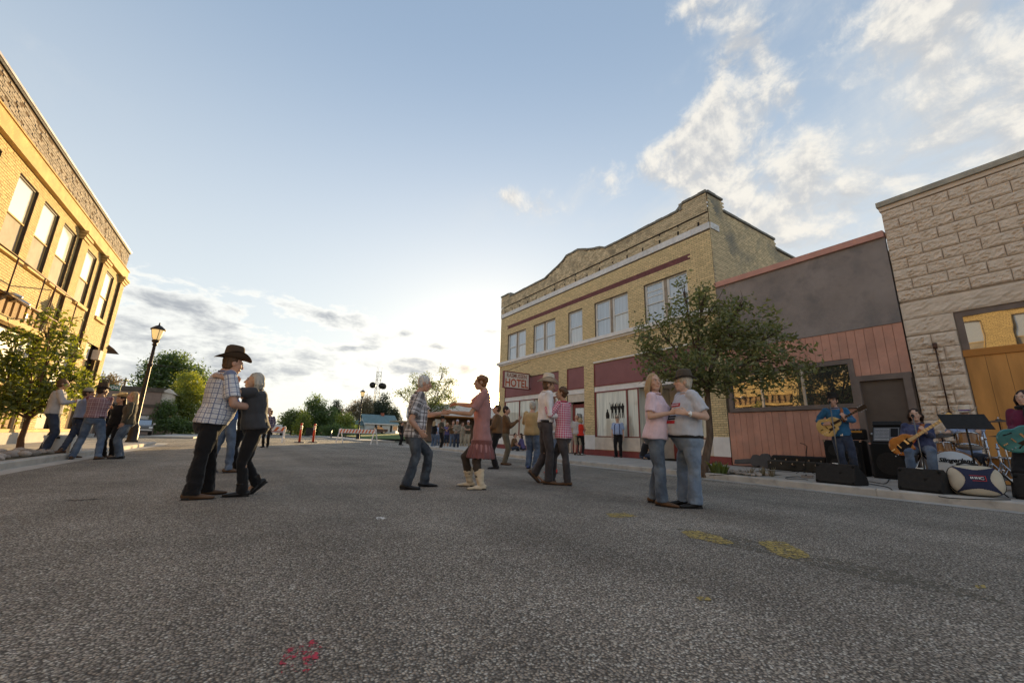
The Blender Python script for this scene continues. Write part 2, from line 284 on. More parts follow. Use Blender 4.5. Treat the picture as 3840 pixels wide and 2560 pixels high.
def asphaltmat(name, tint=1.0, scale=88.0):
    m = bpy.data.materials.new(name); m.use_nodes = True; nt = m.node_tree; N = nt.nodes; L = nt.links; b = N['Principled BSDF']; b.inputs['Roughness'].default_value = .95; b.inputs['Specular IOR Level'].default_value = .12
    tc = N.new('ShaderNodeTexCoord'); co = tc.outputs['Object']
    wn = N.new('ShaderNodeTexNoise'); L.new(co, wn.inputs['Vector']); wn.inputs['Scale'].default_value = 30
    wv = N.new('ShaderNodeVectorMath'); wv.operation = 'MULTIPLY_ADD'; L.new(wn.outputs['Color'], wv.inputs[0]); wv.inputs[1].default_value = (.012, .012, 0); L.new(co, wv.inputs[2])
    vo = N.new('ShaderNodeTexVoronoi'); vo.voronoi_dimensions = '2D'; L.new(wv.outputs[0], vo.inputs['Vector']); vo.inputs['Scale'].default_value = scale
    v2 = N.new('ShaderNodeTexVoronoi'); v2.voronoi_dimensions = '2D'; L.new(wv.outputs[0], v2.inputs['Vector']); v2.inputs['Scale'].default_value = scale*1.9
    ri = N.new('ShaderNodeSeparateColor'); L.new(vo.outputs['Color'], ri.inputs[0])
    rp = N.new('ShaderNodeValToRGB'); L.new(ri.outputs[0], rp.inputs[0]); e = rp.color_ramp.elements; e[0].position = 0; e[0].color = (.122, .104, .083, 1); e[1].position = 1; e[1].color = (.54, .505, .445, 1)
    for p, c in ((.3, (.20, .174, .145)), (.55, (.255, .23, .198)), (.75, (.33, .275, .215)), (.90, (.38, .35, .295))): q = e.new(p); q.color = (*c, 1)
    di = N.new('ShaderNodeMapRange'); L.new(vo.outputs['Distance'], di.inputs[0]); di.inputs[1].default_value = .30; di.inputs[2].default_value = .62; di.inputs[3].default_value = 0; di.inputs[4].default_value = .85
    mx = N.new('ShaderNodeMix'); mx.data_type = 'RGBA'; L.new(di.outputs[0], mx.inputs[0]); L.new(rp.outputs[0], mx.inputs[6]); mx.inputs[7].default_value = (.055, .05, .045, 1)
    pn = N.new('ShaderNodeTexNoise'); L.new(co, pn.inputs['Vector']); pn.inputs['Scale'].default_value = .55; pn.inputs['Detail'].default_value = 7; pn.inputs['Roughness'].default_value = .62
    mr = N.new('ShaderNodeMapRange'); L.new(pn.outputs[0], mr.inputs[0]); mr.inputs[1].default_value = .3; mr.inputs[2].default_value = .7; mr.inputs[3].default_value = .76*tint; mr.inputs[4].default_value = 1.32*tint
    tm = N.new('ShaderNodeMapping'); L.new(co, tm.inputs[0]); tm.inputs[3].default_value = (.9, .05, 1); tn = N.new('ShaderNodeTexNoise'); L.new(tm.outputs[0], tn.inputs[0]); tn.inputs['Scale'].default_value = 1.1; tn.inputs['Detail'].default_value = 4
    tr = N.new('ShaderNodeMapRange'); L.new(tn.outputs[0], tr.inputs[0]); tr.inputs[1].default_value = .3; tr.inputs[2].default_value = .7; tr.inputs[3].default_value = .80; tr.inputs[4].default_value = 1.18
    tp = N.new('ShaderNodeMath'); tp.operation = 'MULTIPLY'; L.new(tr.outputs[0], tp.inputs[0]); L.new(mr.outputs[0], tp.inputs[1])
    sc = N.new('ShaderNodeVectorMath'); sc.operation = 'SCALE'; L.new(mx.outputs[2], sc.inputs[0]); L.new(tp.outputs[0], sc.inputs['Scale']); L.new(sc.outputs[0], b.inputs['Base Color'])
    h = N.new('ShaderNodeMath'); h.operation = 'MULTIPLY_ADD'; L.new(v2.outputs['Distance'], h.inputs[0]); h.inputs[1].default_value = .25; L.new(vo.outputs['Distance'], h.inputs[2])
    bp = N.new('ShaderNodeBump'); bp.invert = True; bp.inputs['Strength'].default_value = 1; bp.inputs['Distance'].default_value = .007; L.new(h.outputs[0], bp.inputs['Height']); L.new(bp.outputs[0], b.inputs['Normal']); return m
A_ = lambda *a, **k: mat(*a, **k)
M_ = dict(
  asphalt=asphaltmat('asphalt', 1.32), asphalt2=asphaltmat('side_asphalt', 1.4, 60),
  concrete=mat('concrete', (.42, .39, .35), .85, var=.14, vscale=1.2, bump=.002, bscale=60, stain=((.25, .23, .20), 2.2, .58, .8)),
  kerb=mat('kerb_concrete', (.44, .41, .37), .85, var=.15, vscale=2.0, bump=.003, bscale=50, stain=((.2, .19, .17), 3, .55, .8)),
  earth=mat('earth', (.08, .075, .045), .95, var=.3, vscale=.2, bump=.02, bscale=8), lawn=mat('lawn', (.075, .13, .028), .95, var=.3, vscale=.8, bump=.03, bscale=25),
  stone=mat('river_stone', (.36, .31, .27), .7, var=.2, vscale=8, island=.35, bump=.002, bscale=40),
  ybrick=mat('yellow_brick', (.60, .44, .20), .85, var=.10, vscale=14, bump=.002, bscale=60, island=.13, stain=((.30, .22, .12), 1.1, .62, .85)),
  ymortar=mat('brown_mortar', (.11, .07, .04), .95, var=.2, vscale=5, bump=.003), tbrick=mat('tan_brick', (.34, .29, .235), .9, var=.16, vscale=10, bump=.003, bscale=50, island=.22, stain=((.16, .13, .10), 1.3, .55, .8)),
  hbrick=mat('hotel_brick', (.74, .57, .31), .85, var=.10, vscale=12, bump=.002, bscale=60, island=.14, stain=((.34, .27, .17), .9, .64, .85)),
  hside=mat('hotel_side_brick', (.70, .55, .33), .9, var=.14, vscale=9, bump=.003, bscale=50, island=.2, stain=((.27, .25, .20), .55, .47, .66)),
  hscar=mat('weathered_brick', (.66, .53, .34), .9, var=.2, vscale=7, bump=.004, bscale=40, island=.25, stain=((.24, .20, .14), 1.4, .5, .72)),
  hmortar=mat('hotel_mortar', (.17, .13, .085), .95, var=.2, vscale=5, bump=.003), maroonbrick=mat('maroon_brick', (.20, .07, .075), .8, var=.14, vscale=10, island=.16, bump=.002),
  white=mat('white_paint', (.76, .73, .70), .6, var=.08, vscale=3, bump=.001, stain=((.5, .46, .42), 2.5, .6, .85)), whitebrick=mat('white_brick', (.72, .70, .68), .7, var=.1, vscale=8, island=.08, bump=.002, stain=((.42, .37, .30), 3, .6, .8)),
  stucco=mat('cream_stucco', (.62, .55, .47), .85, var=.1, vscale=3, bump=.004, bscale=90), maroon=mat('maroon_panel', (.27, .115, .115), .7, var=.08, vscale=1.5, bump=.001), maroonpaint=mat('maroon_paint', (.22, .05, .045), .6, var=.12, vscale=3, stain=((.4, .3, .25), 6, .68, .8)),
  coping=mat('stone_coping', (.24, .23, .20), .9, var=.25, vscale=6, bump=.006, bscale=30), ystone=mat('yellow_stone', (.56, .38, .15), .8, var=.14, vscale=2.5, bump=.003, bscale=30, stain=((.4, .28, .13), 1.7, .55, .8)),
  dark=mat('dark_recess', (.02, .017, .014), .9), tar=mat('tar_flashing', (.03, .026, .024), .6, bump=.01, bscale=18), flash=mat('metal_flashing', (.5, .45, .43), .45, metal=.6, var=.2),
  frame=mat('weathered_frame', (.32, .26, .20), .7, var=.2, vscale=5), wframe=mat('white_frame', (.70, .68, .64), .6, var=.1), dframe=mat('dark_frame', (.10, .075, .055), .6, var=.2), silver=mat('aluminium', (.55, .55, .56), .35, metal=.9, var=.1),
  gsky=glassmat('blind_glass', (.36, .42, .48), .08, fold_shade=.22), gsky2=glassmat('blind_glass_pale', (.50, .53, .53), .06, fold_shade=.2), gopen=glassmat('open_window_glass', (.035, .04, .045), .05), gdark=glassmat('dark_glass', (.015, .014, .012), .30, bump=.0015), gbrown=mat('window_screen', (.33, .28, .22), .75, var=.15, vscale=2), gleft=glassmat('sky_glass', (.42, .42, .41), .28), gcurt=glassmat('curtain_glass', (.58, .57, .48), .03, fold_shade=.35),
  wood=mat('weathered_wood', (.34, .22, .11), .85, var=.25, vscale=3, bump=.003, bscale=30, stretch=(1, 1, .15), island=.25), iron=mat('rusty_iron', (.10, .05, .035), .6, metal=.5, var=.3), blackmetal=mat('black_metal', (.035, .028, .026), .5, metal=.4, var=.2),
  grey=mat('grey_stucco', (.28, .235, .212), .9, var=.14, vscale=.9, bump=.008, bscale=90, fine=.3, stain=((.17, .15, .145), 1.1, .50, .72)), pink=mat('pink_board', (.56, .285, .205), .8, var=.12, vscale=1.6, bump=.004, bscale=110, fine=.2, island=.09, stain=((.42, .24, .18), 2.0, .5, .8)), pinktrim=mat('pink_trim', (.55, .28, .22), .75, var=.08), brownf=mat('brown_frame', (.19, .145, .122), .75, var=.12, bump=.002), door=mat('brown_door', (.125, .093, .073), .7, var=.14, vscale=1.5, bump=.001),
  block=mat('painted_block', (.68, .55, .43), .9, var=.07, vscale=3, bump=.022, bscale=11, fine=.05, stain=((.50, .42, .34), 1.2, .55, .85), stretch=(1, .45, 1.3)), blockmortar=mat('block_mortar', (.50, .42, .345), .95, var=.15, bump=.004), cap=mat('concrete_cap', (.40, .36, .29), .9, var=.2, vscale=3, bump=.004),
  ply=mat('orange_plywood', (.56, .265, .075), .6, var=.22, vscale=2.5, bump=.001, stretch=(1, 1, .2), island=.1), plytrim=mat('orange_trim', (.50, .21, .045), .55, var=.15, stretch=(1, .2, 1)),
  bark=mat('bark', (.14, .10, .075), .95, var=.3, vscale=12, bump=.012, bscale=30, stretch=(1, 1, .3)), bark2=mat('young_bark', (.16, .085, .05), .9, var=.25, vscale=12, bump=.006, bscale=30, stretch=(1, 1, .3)),
  red=mat('red_letter', (.50, .10, .04), .6, var=.1), brown=mat('brown_letter', (.30, .09, .05), .6, var=.1), ltbrown=mat('tan_wall', (.27, .19, .15), .9, var=.08, bump=.003, bscale=80), green=mat('sign_green', (.01, .12, .05), .4, var=.05), signwhite=mat('sign_white', (.85, .85, .82), .4, var=.04),
)
# ------------------------------------------------------------------ ground, road, pavements (the setting)
def sheet(name, pts, z, m, kind='structure', **k):
    b = MB(); b.add([(x, y, z) for x, y in pts], [tuple(range(len(pts)))]); return b.build(name, m, kind=kind, **k)
b = MB(); n = 40; xs = np.linspace(-1500, 1500, n); ys = np.linspace(-600, 2400, n)
V = [(x, y, -.06) for y in ys for x in xs]; b.add(V, [(j*n+i, j*n+i+1, (j+1)*n+i+1, (j+1)*n+i) for j in range(n-1) for i in range(n-1)]); b.build('ground', M_['earth'], kind='structure')
KL, KR, KH = -3.55, 9.25, .13
b = MB(); b.add([(-3.6, -40, 0), (9.3, -40, 0), (9.3, 180, 0), (-3.6, 180, 0)], [(0, 1, 2, 3)]); b.build('road', M_['asphalt'], kind='structure')
b = MB()
b.add([(-90, 28.6, 0), (-3.6, 28.6, 0), (-3.6, 40, 0), (-90, 40, 0)], [(0, 1, 2, 3)]); b.add([(9.3, 28.6, 0), (90, 28.6, 0), (90, 40, 0), (9.3, 40, 0)], [(0, 1, 2, 3)]); b.build('cross_street', M_['asphalt2'], kind='structure')
def pave(name, x0, x1, y0, y1, z=KH, step=1.5, gap=.008):
    """pavement of separate cast slabs, joints recessed"""
    root = MB(); root.bb((x0, y0, -.05), (x1, y1, z-.012)); o = root.build(name, M_['concrete'], kind='structure')
    nx = max(1, round((x1-x0)/step)); ny = max(1, round((y1-y0)/step)); dx, dy = (x1-x0)/nx, (y1-y0)/ny
    me = MB().bb((gap/2, gap/2, -.02), (dx-gap/2, dy-gap/2, 0)).mesh('pavement_slab'); me.materials.append(M_['concrete'])
    for i in range(nx):
        for j in range(ny):
            s = bpy.data.objects.new('pavement_slab', me); SC.collection.objects.link(s); s.parent = o; s.location = (x0+i*dx, y0+j*dy, z+RNG.uniform(-.002, .002))
    return o
pave('sidewalk_right', KR+.16, 13.38, -6, 26.2); pave('sidewalk_left', -6.68, KL-.16, -5, 25.6)
pave('far_sidewalk_left', -6.5, KL-.16, 41.2, 66, step=3); pave('far_sidewalk_right', KR+.16, 12.5, 41.2, 80, step=3)
def kerb(name, x0, x1, y0, y1, seg=3.0):
    o = MB().bb((x0+.01, y0+.01, -.1), (x1-.01, y1-.01, KH-.02)).build(name, M_['kerb'], kind='structure'); k = max(1, round((y1-y0)/seg)); d = (y1-y0)/k
    b = MB(); w = x1-x0; face = -1 if x0 > 0 else 1
    lo = [(0, -.08), (w, -.08), (w, KH-.02), (w-.025, KH+.004), (.02, KH+.004), (0, KH+.004)]
    if face < 0: lo = [(w-a, c) for a, c in lo][::-1]
    P = [(a, .006, c) for a, c in lo]+[(a, d-.006, c) for a, c in lo]; m = len(lo)
    b.add(P, [tuple(range(m)), tuple(range(m, 2*m))[::-1]]+[(i, m+i, m+(i+1) % m, (i+1) % m) for i in range(m)]); me = b.mesh('kerb_stone'); me.materials.append(M_['kerb'])
    for i in range(k):
        s = bpy.data.objects.new('kerb_stone', me); SC.collection.objects.link(s); s.parent = o; s.location = (x0, y0+i*d, RNG.uniform(-.003, .003))
kerb('kerb_right', KR, KR+.16, -6, 26.2); kerb('kerb_left', KL-.16, KL, -5, 25.6); kerb('far_kerb_left', KL-.16, KL, 41.2, 66); kerb('far_kerb_right', KR, KR+.16, 41.2, 80)
sheet('gutter_left', [(KL, -5), (KL+.35, -5), (KL+.35, 25.6), (KL, 25.6)], .004, M_['kerb']); sheet('gutter_right', [(KR-.3, -6), (KR, -6), (KR, 26.2), (KR-.3, 26.2)], .004, M_['kerb'])
sheet('corner_apron_left', [(-6.7, 25.6), (KL+.35, 25.6), (KL+.1, 28.6), (-6.7, 28.6)], .006, M_['concrete']); sheet('corner_apron_right', [(KR-.3, 26.2), (13.4, 26.2), (13.4, 28.6), (KR-.1, 28.6)], .006, M_['concrete'])
sheet('vacant_lot', [(13.4, 22.7), (40, 22.7), (40, 28.6), (13.4, 28.6)], .01, M_['concrete'])
sheet('parking_lot', [(-60, 41), (-6.5, 41), (-6.5, 75), (-60, 75)], .01, M_['asphalt2'])
# ------------------------------------------------------------------ masonry and windows
def cuts(z, holes, W):
    iv = [(0.0, W)]
    for (a, c, z0, z1) in holes:
        if z0-.001 <= z <= z1+.001:
            iv = [q for (s, e) in iv for q in ((s, min(e, a)), (max(s, c), e)) if q[1]-q[0] > .02]
    return iv
def masonry(parent, O, u, n, W, z0, z1, holes, mbrick, mmortar, L=.205, H=.077, gap=.013, proud=.008, top=None, zones=(), near=0, name='brick', reveal=.14, back=True, jit=.003):
    """bricks laid course by course on a mortar wall; the `near` ones closest to the viewer are objects, the rest one joined part"""
    O = v3(O); u = v3(u); n = v3(n); zz = v3(0, 0, 1)
    us = sorted({0.0, W, *[h[0] for h in holes], *[h[1] for h in holes]}); zs = sorted({z0, z1, *[h[2] for h in holes], *[h[3] for h in holes]})
    us = [a for a in us if 0 <= a <= W]; zs = [a for a in zs if z0 <= a <= z1]
    if back:
        b = MB()
        for i in range(len(us)-1):
            for j in range(len(zs)-1):
                cu, cz = (us[i]+us[i+1])/2, (zs[j]+zs[j+1])/2
                if not any(h[0] < cu < h[1] and h[2] < cz < h[3] for h in holes):
                    P = lambda a, c: O+u*a+zz*c
                    b.quad(P(us[i], zs[j]), P(us[i+1], zs[j]), P(us[i+1], zs[j+1]), P(us[i], zs[j+1]))
        for (a, c, e, f) in holes:
            for (p, q) in (((a, e), (a, f)), ((c, f), (c, e)), ((a, f), (c, f)), ((c, e), (a, e))):
                A, B = O+u*p[0]+zz*p[1], O+u*q[0]+zz*q[1]; b.quad(A, B, B-n*reveal, A-n*reveal)
        if top is not None:
            k = 80; t = np.linspace(0, W, k); T = [max(z1, top(a)) for a in t]
            for i in range(k-1): b.quad(O+u*t[i]+zz*z1, O+u*t[i+1]+zz*z1, O+u*t[i+1]+zz*T[i+1], O+u*t[i]+zz*T[i])
        b.build('mortar', mmortar, parent)
    items = []
    zmax = z1 if top is None else max(top(a) for a in np.linspace(0, W, 60))
    for k in range(int((zmax-z0)/H+.5)):
        zc = z0+(k+.5)*H
        if zc+H*.4 > zmax: break
        for (s, e) in cuts(zc, holes, W):
            start = (L/2 if k % 2 else 0.0)-L; m = int((s-start)//L); x = start+m*L
            while x < e:
                a, c = max(x, s), min(x+L, e)
                if c-a > .045 and (top is None or zc+H*.45 < top((a+c)/2)): items.append((a, c, zc))
                x += L
    items = np.array(items)
    ctr = O+items[:, :1]*0+((items[:, 0]+items[:, 1])/2)[:, None]*u+items[:, 2:3]*zz
    dist = np.linalg.norm(ctr-CAMP, axis=1); q = ctr-CAMP; px = CX+FPX*(q@CR)/np.maximum(q@CF, .1); py = CY-FPX*(q@CU)/np.maximum(q@CF, .1)
    vis = (q@CF > 0) & (px > 0) & (px < 3840) & (py > 0); full = (items[:, 1]-items[:, 0]) > L*.95
    order = np.argsort(np.where(vis & full, dist, 1e6)); solo = set(order[:near].tolist()) if near else set()
    def zone(i):
        for zi, (a, c, e, f) in enumerate(zones):
            if a <= (items[i, 0]+items[i, 1])/2 <= c and e <= items[i, 2] <= f: return zi+1
        return 0
    mats = mbrick if isinstance(mbrick, list) else [mbrick]
    if solo:
        mes = {}
        R = np.stack([u, n, zz], 1); pl = worldloc(parent)
        for i in solo:
            zi = zone(i)
            if zi not in mes:
                b = MB(); b.box((0, -.02, 0), (L-gap, .04+2*proud, H-gap)); mes[zi] = b.mesh(name); mes[zi].materials.append(mats[zi])
            o = bpy.data.objects.new(name, mes[zi]); SC.collection.objects.link(o); o.parent = parent
            o.matrix_local = Matrix.Translation(ctr[i]+n*RNG.uniform(-jit, jit)-pl) @ Matrix([list(r) for r in R]).to_4x4()
    idx = [i for i in range(len(items)) if i not in solo]
    if idx:
        it = items[idx]; m = len(it); jj = RNG.uniform(-jit, jit, m)[:, None]
        C0 = O+((it[:, 0]+gap/2)[:, None])*u+(it[:, 2:3]-(H-gap)/2)*zz; C1 = O+((it[:, 1]-gap/2)[:, None])*u+(it[:, 2:3]-(H-gap)/2)*zz; up = zz*(H-gap); out = n*proud+n*jj
        V = np.stack([C0-n*.01, C1-n*.01, C1-n*.01+up, C0-n*.01+up, C0+out, C1+out, C1+out+up, C0+out+up], 1).reshape(-1, 3)-worldloc(parent)
        Fq = np.array([(4, 5, 6, 7), (0, 1, 5, 4), (3, 7, 6, 2), (0, 4, 7, 3), (1, 2, 6, 5)]); F = (np.arange(m)[:, None, None]*8+Fq).reshape(-1, 4)
        me = bpy.data.meshes.new('brick_courses'); me.from_pydata(V.tolist(), [], F.tolist())
        for q in mats: me.materials.append(q)
        me.polygons.foreach_set('material_index', np.repeat([zone(i) for i in idx], 5).tolist()); me.update()
        o = bpy.data.objects.new('brick_courses', me); SC.collection.objects.link(o); o.parent = parent; o['kind'] = 'stuff'
def wbox(b, O, u, n, a, c, e, f, d0, d1, mi=0):
    """box on a wall: along u from a to c, height e..f, depth d0..d1 along n"""
    O, u, n = v3(O), v3(u), v3(n); P = lambda x, z, d: O+u*x+v3(0, 0, z)+n*d
    b.add([P(a, e, d0), P(c, e, d0), P(c, f, d0), P(a, f, d0), P(a, e, d1), P(c, e, d1), P(c, f, d1), P(a, f, d1)], [(3, 2, 1, 0), (5, 6, 7, 4), (1, 5, 4, 0), (7, 6, 2, 3), (4, 7, 3, 0), (2, 6, 5, 1)], mi); return b
def sash_window(parent, O, u, n, a, c, e, f, upper, lower, fmat, smat, mid=.5, d=-.11, fw=.06, rails=0, jamb=0.0):
    b = MB()
    for (p, q, r, s) in ((a, a+fw, e, f), (c-fw, c, e, f), (a+fw, c-fw, e, e+fw), (a+fw, c-fw, f-fw, f)): wbox(b, O, u, n, p, q, r, s, d-.03, d+.03)
    w = b.build('window', fmat, parent); zm = e+(f-e)*mid
    s = MB(); i0, i1 = a+fw+.002, c-fw-.002; t = .04
    wbox(s, O, u, n, i0, i1, zm-t/2, zm+t/2, d-.02, d+.025)
    for (z0, z1, off) in ((e+fw+.002, zm-t/2-.002, -.012), (zm+t/2+.002, f-fw-.002, .004)):
        for (p, q) in ((i0, i0+t), (i1-t, i1)): wbox(s, O, u, n, p, q, z0, z1, d-.015+off, d+.015+off)
    s.build('sash', smat, w)
    for (z0, z1, m, off) in ((e+fw, zm, lower, -.02), (zm, f-fw, upper, -.004)):
        g = MB(); wbox(g, O, u, n, a+fw, c-fw, z0, z1, d-.006+off, d+off); g.build('pane', m, w)
    for r in range(rails):
        g = MB(); zz = zm+(f-zm)*(.35+.25*r); wbox(g, O, u, n, i0, i1, zz, zz+.035, d, d+.012); g.build('blind_slat', smat, w)
    return w
# ------------------------------------------------------------------ left brick building (sunlit), front on X = -6.7
XL = -6.7; LB = thing('brick_building', 'golden sunlit two storey brick building with tall sash windows beside the small leafy tree', 'building', (XL, 20, KH))
YB = -5.0; O, u, n = (XL, YB, 0), (0, 1, 0), (1, 0, 0); LW = 27.85-YB
y = lambda Y: Y-YB
LWIN = [(-3.2, -2.0), (-.6, .6), (1.9, 3.1), (4.2, 5.4), (6.4, 7.6), (8.3, 9.5), (10.2, 11.4), (12.1, 13.3), (14.15, 15.45), (16.55, 17.78), (18.28, 19.5), (19.98, 21.22), (22.55, 23.75), (25.25, 26.5)]
holes = [(y(a), y(c), 5.68, 7.92) for a, c in LWIN]
SHOP = [(2, 8.2), (9, 13.2), (14.0, 20.95), (22.1, 24.2), (24.95, 27.0)]
holes += [(y(2), y(8.2), .62, 4.5), (y(9), y(13.2), .62, 4.5), (y(14.0), y(20.95), .62, 4.55), (y(22.2), y(24.2), .62, 4.45), (y(24.98), y(27.0), .15, 4.5)]
masonry(LB, O, u, n, LW, .62, 8.26, holes, M_['ybrick'], M_['ymortar'], near=300, reveal=.12)
masonry(LB, O, u, n, LW, 8.76, 9.72, [], M_['tbrick'], M_['ymortar'], H=.075, jit=.012, proud=.010, name='parapet_brick', near=150)
b = MB(); b.bb((XL-12, YB, .1), (XL-.22, YB+LW, 9.6)); b.build('wall', M_['ymortar'], LB)
b = MB(); b.bb((XL-.25, YB, 9.72), (XL+.05, YB+LW+.03, 9.80)); b.build('tar_line', M_['tar'], LB)
b = MB(); b.bb((XL-.28, YB, 9.803), (XL+.07, YB+LW+.06, 9.87)); b.build('coping', M_['flash'], LB)
b = MB(); b.bb((XL-.2, YB, 8.262), (XL+.16, YB+LW+.02, 8.72)); b.bb((XL-.2, YB, 8.722), (XL+.20, YB+LW+.04, 8.76)); b.build('cornice', M_['ystone'], LB)
b = MB(); b.bb((XL-.22, YB, .05), (XL+.10, YB+LW, .50)); b.build('plinth', M_['concrete'], LB)
b = MB(); b.bb((XL-.22, YB, .503), (XL+.05, YB+LW, .618)); b.build('plinth_cap', M_['ystone'], LB)
for (a, c) in ((13.55, 14.0), (21.45, 22.1), (24.25, 24.9), (27.25, 27.86)):
    masonry(LB, (XL+.11, a, 0), u, n, c-a, .62, 7.93, [], M_['ybrick'], M_['ymortar'], name='pilaster_brick')
    b = MB(); b.bb((XL-.02, a, .62), (XL+.108, c, 7.93)); b.build('pilaster', M_['ymortar'], LB)
    b = MB()
    for k in range(3): b.bb((XL, a-.05-.05*k, 7.935+.11*k), (XL+.17+.05*k, c+.05+.05*k, 8.04+.11*k))
    b.build('capital', M_['ystone'], LB)
for i, (a, c) in enumerate(LWIN):
    w = sash_window(LB, O, u, n, y(a), y(c), 5.68, 7.92, M_['gleft'], M_['gbrown'] if i < len(LWIN)-1 else M_['gleft'], M_['dframe'], M_['ystone'], mid=.47, d=-.07, fw=.045)
    b = MB(); b.bb((XL-.05, a-.12, 5.55), (XL+.13, c+.12, 5.678)); b.build('sill', M_['ystone'], w)
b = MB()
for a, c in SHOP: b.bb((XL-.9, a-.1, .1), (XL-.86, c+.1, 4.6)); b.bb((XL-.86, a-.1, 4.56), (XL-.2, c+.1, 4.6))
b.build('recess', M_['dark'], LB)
# ground floor of the left building: board valance, beam, panels, doors, lower boards
for k in range(16):
    yy = 14.2+k*.425; b = MB(); b.bb((XL-.06, yy, 3.92), (XL+.02, yy+.27, 4.50)); b.build('valance_board', M_['wood'], LB)
b = MB(); b.bb((XL-.1, 14.0, 4.505), (XL+.14, 20.95, 4.60)); b.bb((XL-.1, 14.0, 3.74), (XL+.16, 20.95, 3.915)); b.build('beam', M_['ystone'], LB)
b = MB(); b.bb((XL-.24, 17.9, 2.0), (XL-.2, 20.95, 3.73)); b.build('white_panel', M_['white'], LB)
b = MB(); b.bb((XL-.3, 22.2, 3.0), (XL-.12, 24.2, 4.45)); b.bb((XL-.3, 24.98, 3.74), (XL-.08, 26.2, 4.5)); b.build('transom_panel', M_['stucco'], LB)
for k in range(16):
    yy = 14.1+k*.43; b = MB(); b.bb((XL-.1, yy, .63), (XL+.02, yy+.25, 1.95)); b.build('stall_board', M_['wood'], LB)
b = MB(); b.bb((XL-.12, 14.0, 1.955), (XL+.05, 20.95, 2.06)); b.build('stall_rail', M_['ystone'], LB)
b = MB(); b.bb((XL-.3, 22.2, .63), (XL-.15, 24.2, 3.0)); b.build('shop_pane', M_['gdark'], LB)
b = MB()
for a, c in ((25.0, 25.12), (26.1, 26.2)): b.bb((XL-.34, a, .15), (XL-.2, c, 3.74))
b.bb((XL-.34, 25.12, 2.9), (XL-.2, 26.1, 3.0)); dr = b.build('door_frame', M_['ystone'], LB); b = MB(); b.bb((XL-.32, 25.12, .15), (XL-.26, 26.1, 2.9)); b.build('door_pane', M_['gbrown'], dr)
b = MB(); b.bb((XL-.05, 26.5, 3.85), (XL+.22, 26.95, 4.3)); b.build('wall_box', M_['stucco'], LB)
for yy in (17.55, 17.95):
    pass
b = MB(); b.tube([(XL+.03, 17.6, 4.48), (XL+.22, 17.6, 4.55), (XL+.42, 17.62, 4.46)], .05, 8); b.tube([(XL+.03, 18.1, 4.42), (XL+.2, 18.1, 4.5), (XL+.42, 18.15, 4.36)], .06, 8); b.build('floodlight', M_['silver'], LB)
b = MB(); b.box((XL+.025, 19.35, 4.2), (.01, .1, .22)); b.build('number_plate', M_['signwhite'], LB)
t = thing('awning_frame', 'bare rusty iron awning frame hanging on the golden brick front above the boards', 'awning frame', (XL, 19, 4))
b = MB(); za, zb = 5.05, 5.82
for (p, q, r) in (((XL+.05, 14, 5.06), (XL+1.0, 14.0, 5.0), .016), ((XL+1.0, 14, 4.02), (XL+1.0, 19.6, 4.02), .02), ((XL+1.0, 14, 5.0), (XL+1.0, 19.6, 5.0), .02), ((XL+1.0, 19.6, 5.0), (XL+.05, 20.6, 5.5), .018), ((XL+1.0, 19.6, 4.02), (XL+.05, 20.4, 4.3), .018), ((XL+.05, 20.6, 5.5), (XL+.05, 20.4, 4.3), .018), ((XL+1.0, 15.2, 4.02), (XL+1.0, 15.2, 5.0), .018), ((XL+1.0, 16.9, 4.02), (XL+1.0, 16.9, 5.0), .018), ((XL+1.0, 17.7, 4.02), (XL+1.0, 17.7, 5.0), .018), ((XL+1.0, 19.6, 4.02), (XL+1.0, 19.6, 5.0), .018)): b.tube([p, q], r, 6)
b.build('rail', M_['iron'], t)
t = thing('side_awning', 'small brown awning sticking out past the far corner of the golden brick building', 'awning', (XL-.4, 27.9, 4.6))
b = MB(); b.add([(XL-3, 27.9, 4.62), (XL+.35, 27.9, 4.62), (XL+.35, 29.0, 4.5), (XL-3, 29.0, 4.5), (XL-3, 27.9, 4.85), (XL+.05, 27.9, 4.85), (XL+.05, 28.6, 4.8), (XL-3, 28.6, 4.8)], [(0, 1, 2, 3), (7, 6, 5, 4), (0, 4, 5, 1), (1, 5, 6, 2), (2, 6, 7, 3), (3, 7, 4, 0)]); b.build('roof', M_['dframe'], t)
# ------------------------------------------------------------------ the hotel, front on X = 13.4
XR = 13.4; Y0, Y1 = 7.62, 22.65; HW = Y1-Y0
HB = thing('hotel_building', 'yellow brick two storey hotel with curved parapet, maroon stripe and paired windows', 'building', (XR, 15, KH))
O, u, n = (XR, Y1, 0), (0, -1, 0), (-1, 0, 0); y = lambda Y: Y1-Y
def par_top(a):
    Y = Y1-a; d = abs(Y-15.2)
    if a < 1.15 or a > HW-1.1: return 10.10
    if d < .62: return 10.55
    if d < 2.3: t = (d-.62)/(2.3-.62); return 10.50-.55*(t**.75 if t < 1 else 1)
    return 9.86
HWIN = [(19.65, 21.72), (16.8, 18.84), (14.63, 15.70), (11.65, 13.74), (8.70, 10.75)]; WZ0, WZ1 = 5.55, 7.28
holes = [(y(c), y(a), WZ0, WZ1) for a, c in HWIN]+[(y(21.9), y(16.5), .95, 4.28), (y(15.83), y(14.56), .15, 4.30), (y(13.88), y(8.2), .95, 4.33), (y(11.3), y(8.9), .15, .95), (y(18.7), y(16.95), .15, .95)]
stripe = (y(21.8), y(8.57), 7.72, 7.95)
masonry(HB, O, u, n, HW, .15, 8.60, holes, [M_['hbrick'], M_['maroonbrick']], M_['hmortar'], zones=[stripe], near=300, reveal=.16)
masonry(HB, (XR-.03, Y1, 0), u, n, HW, 8.86, 9.30, [], M_['hscar'], M_['hmortar'], jit=.012, proud=.012, name='scar_brick', near=100)
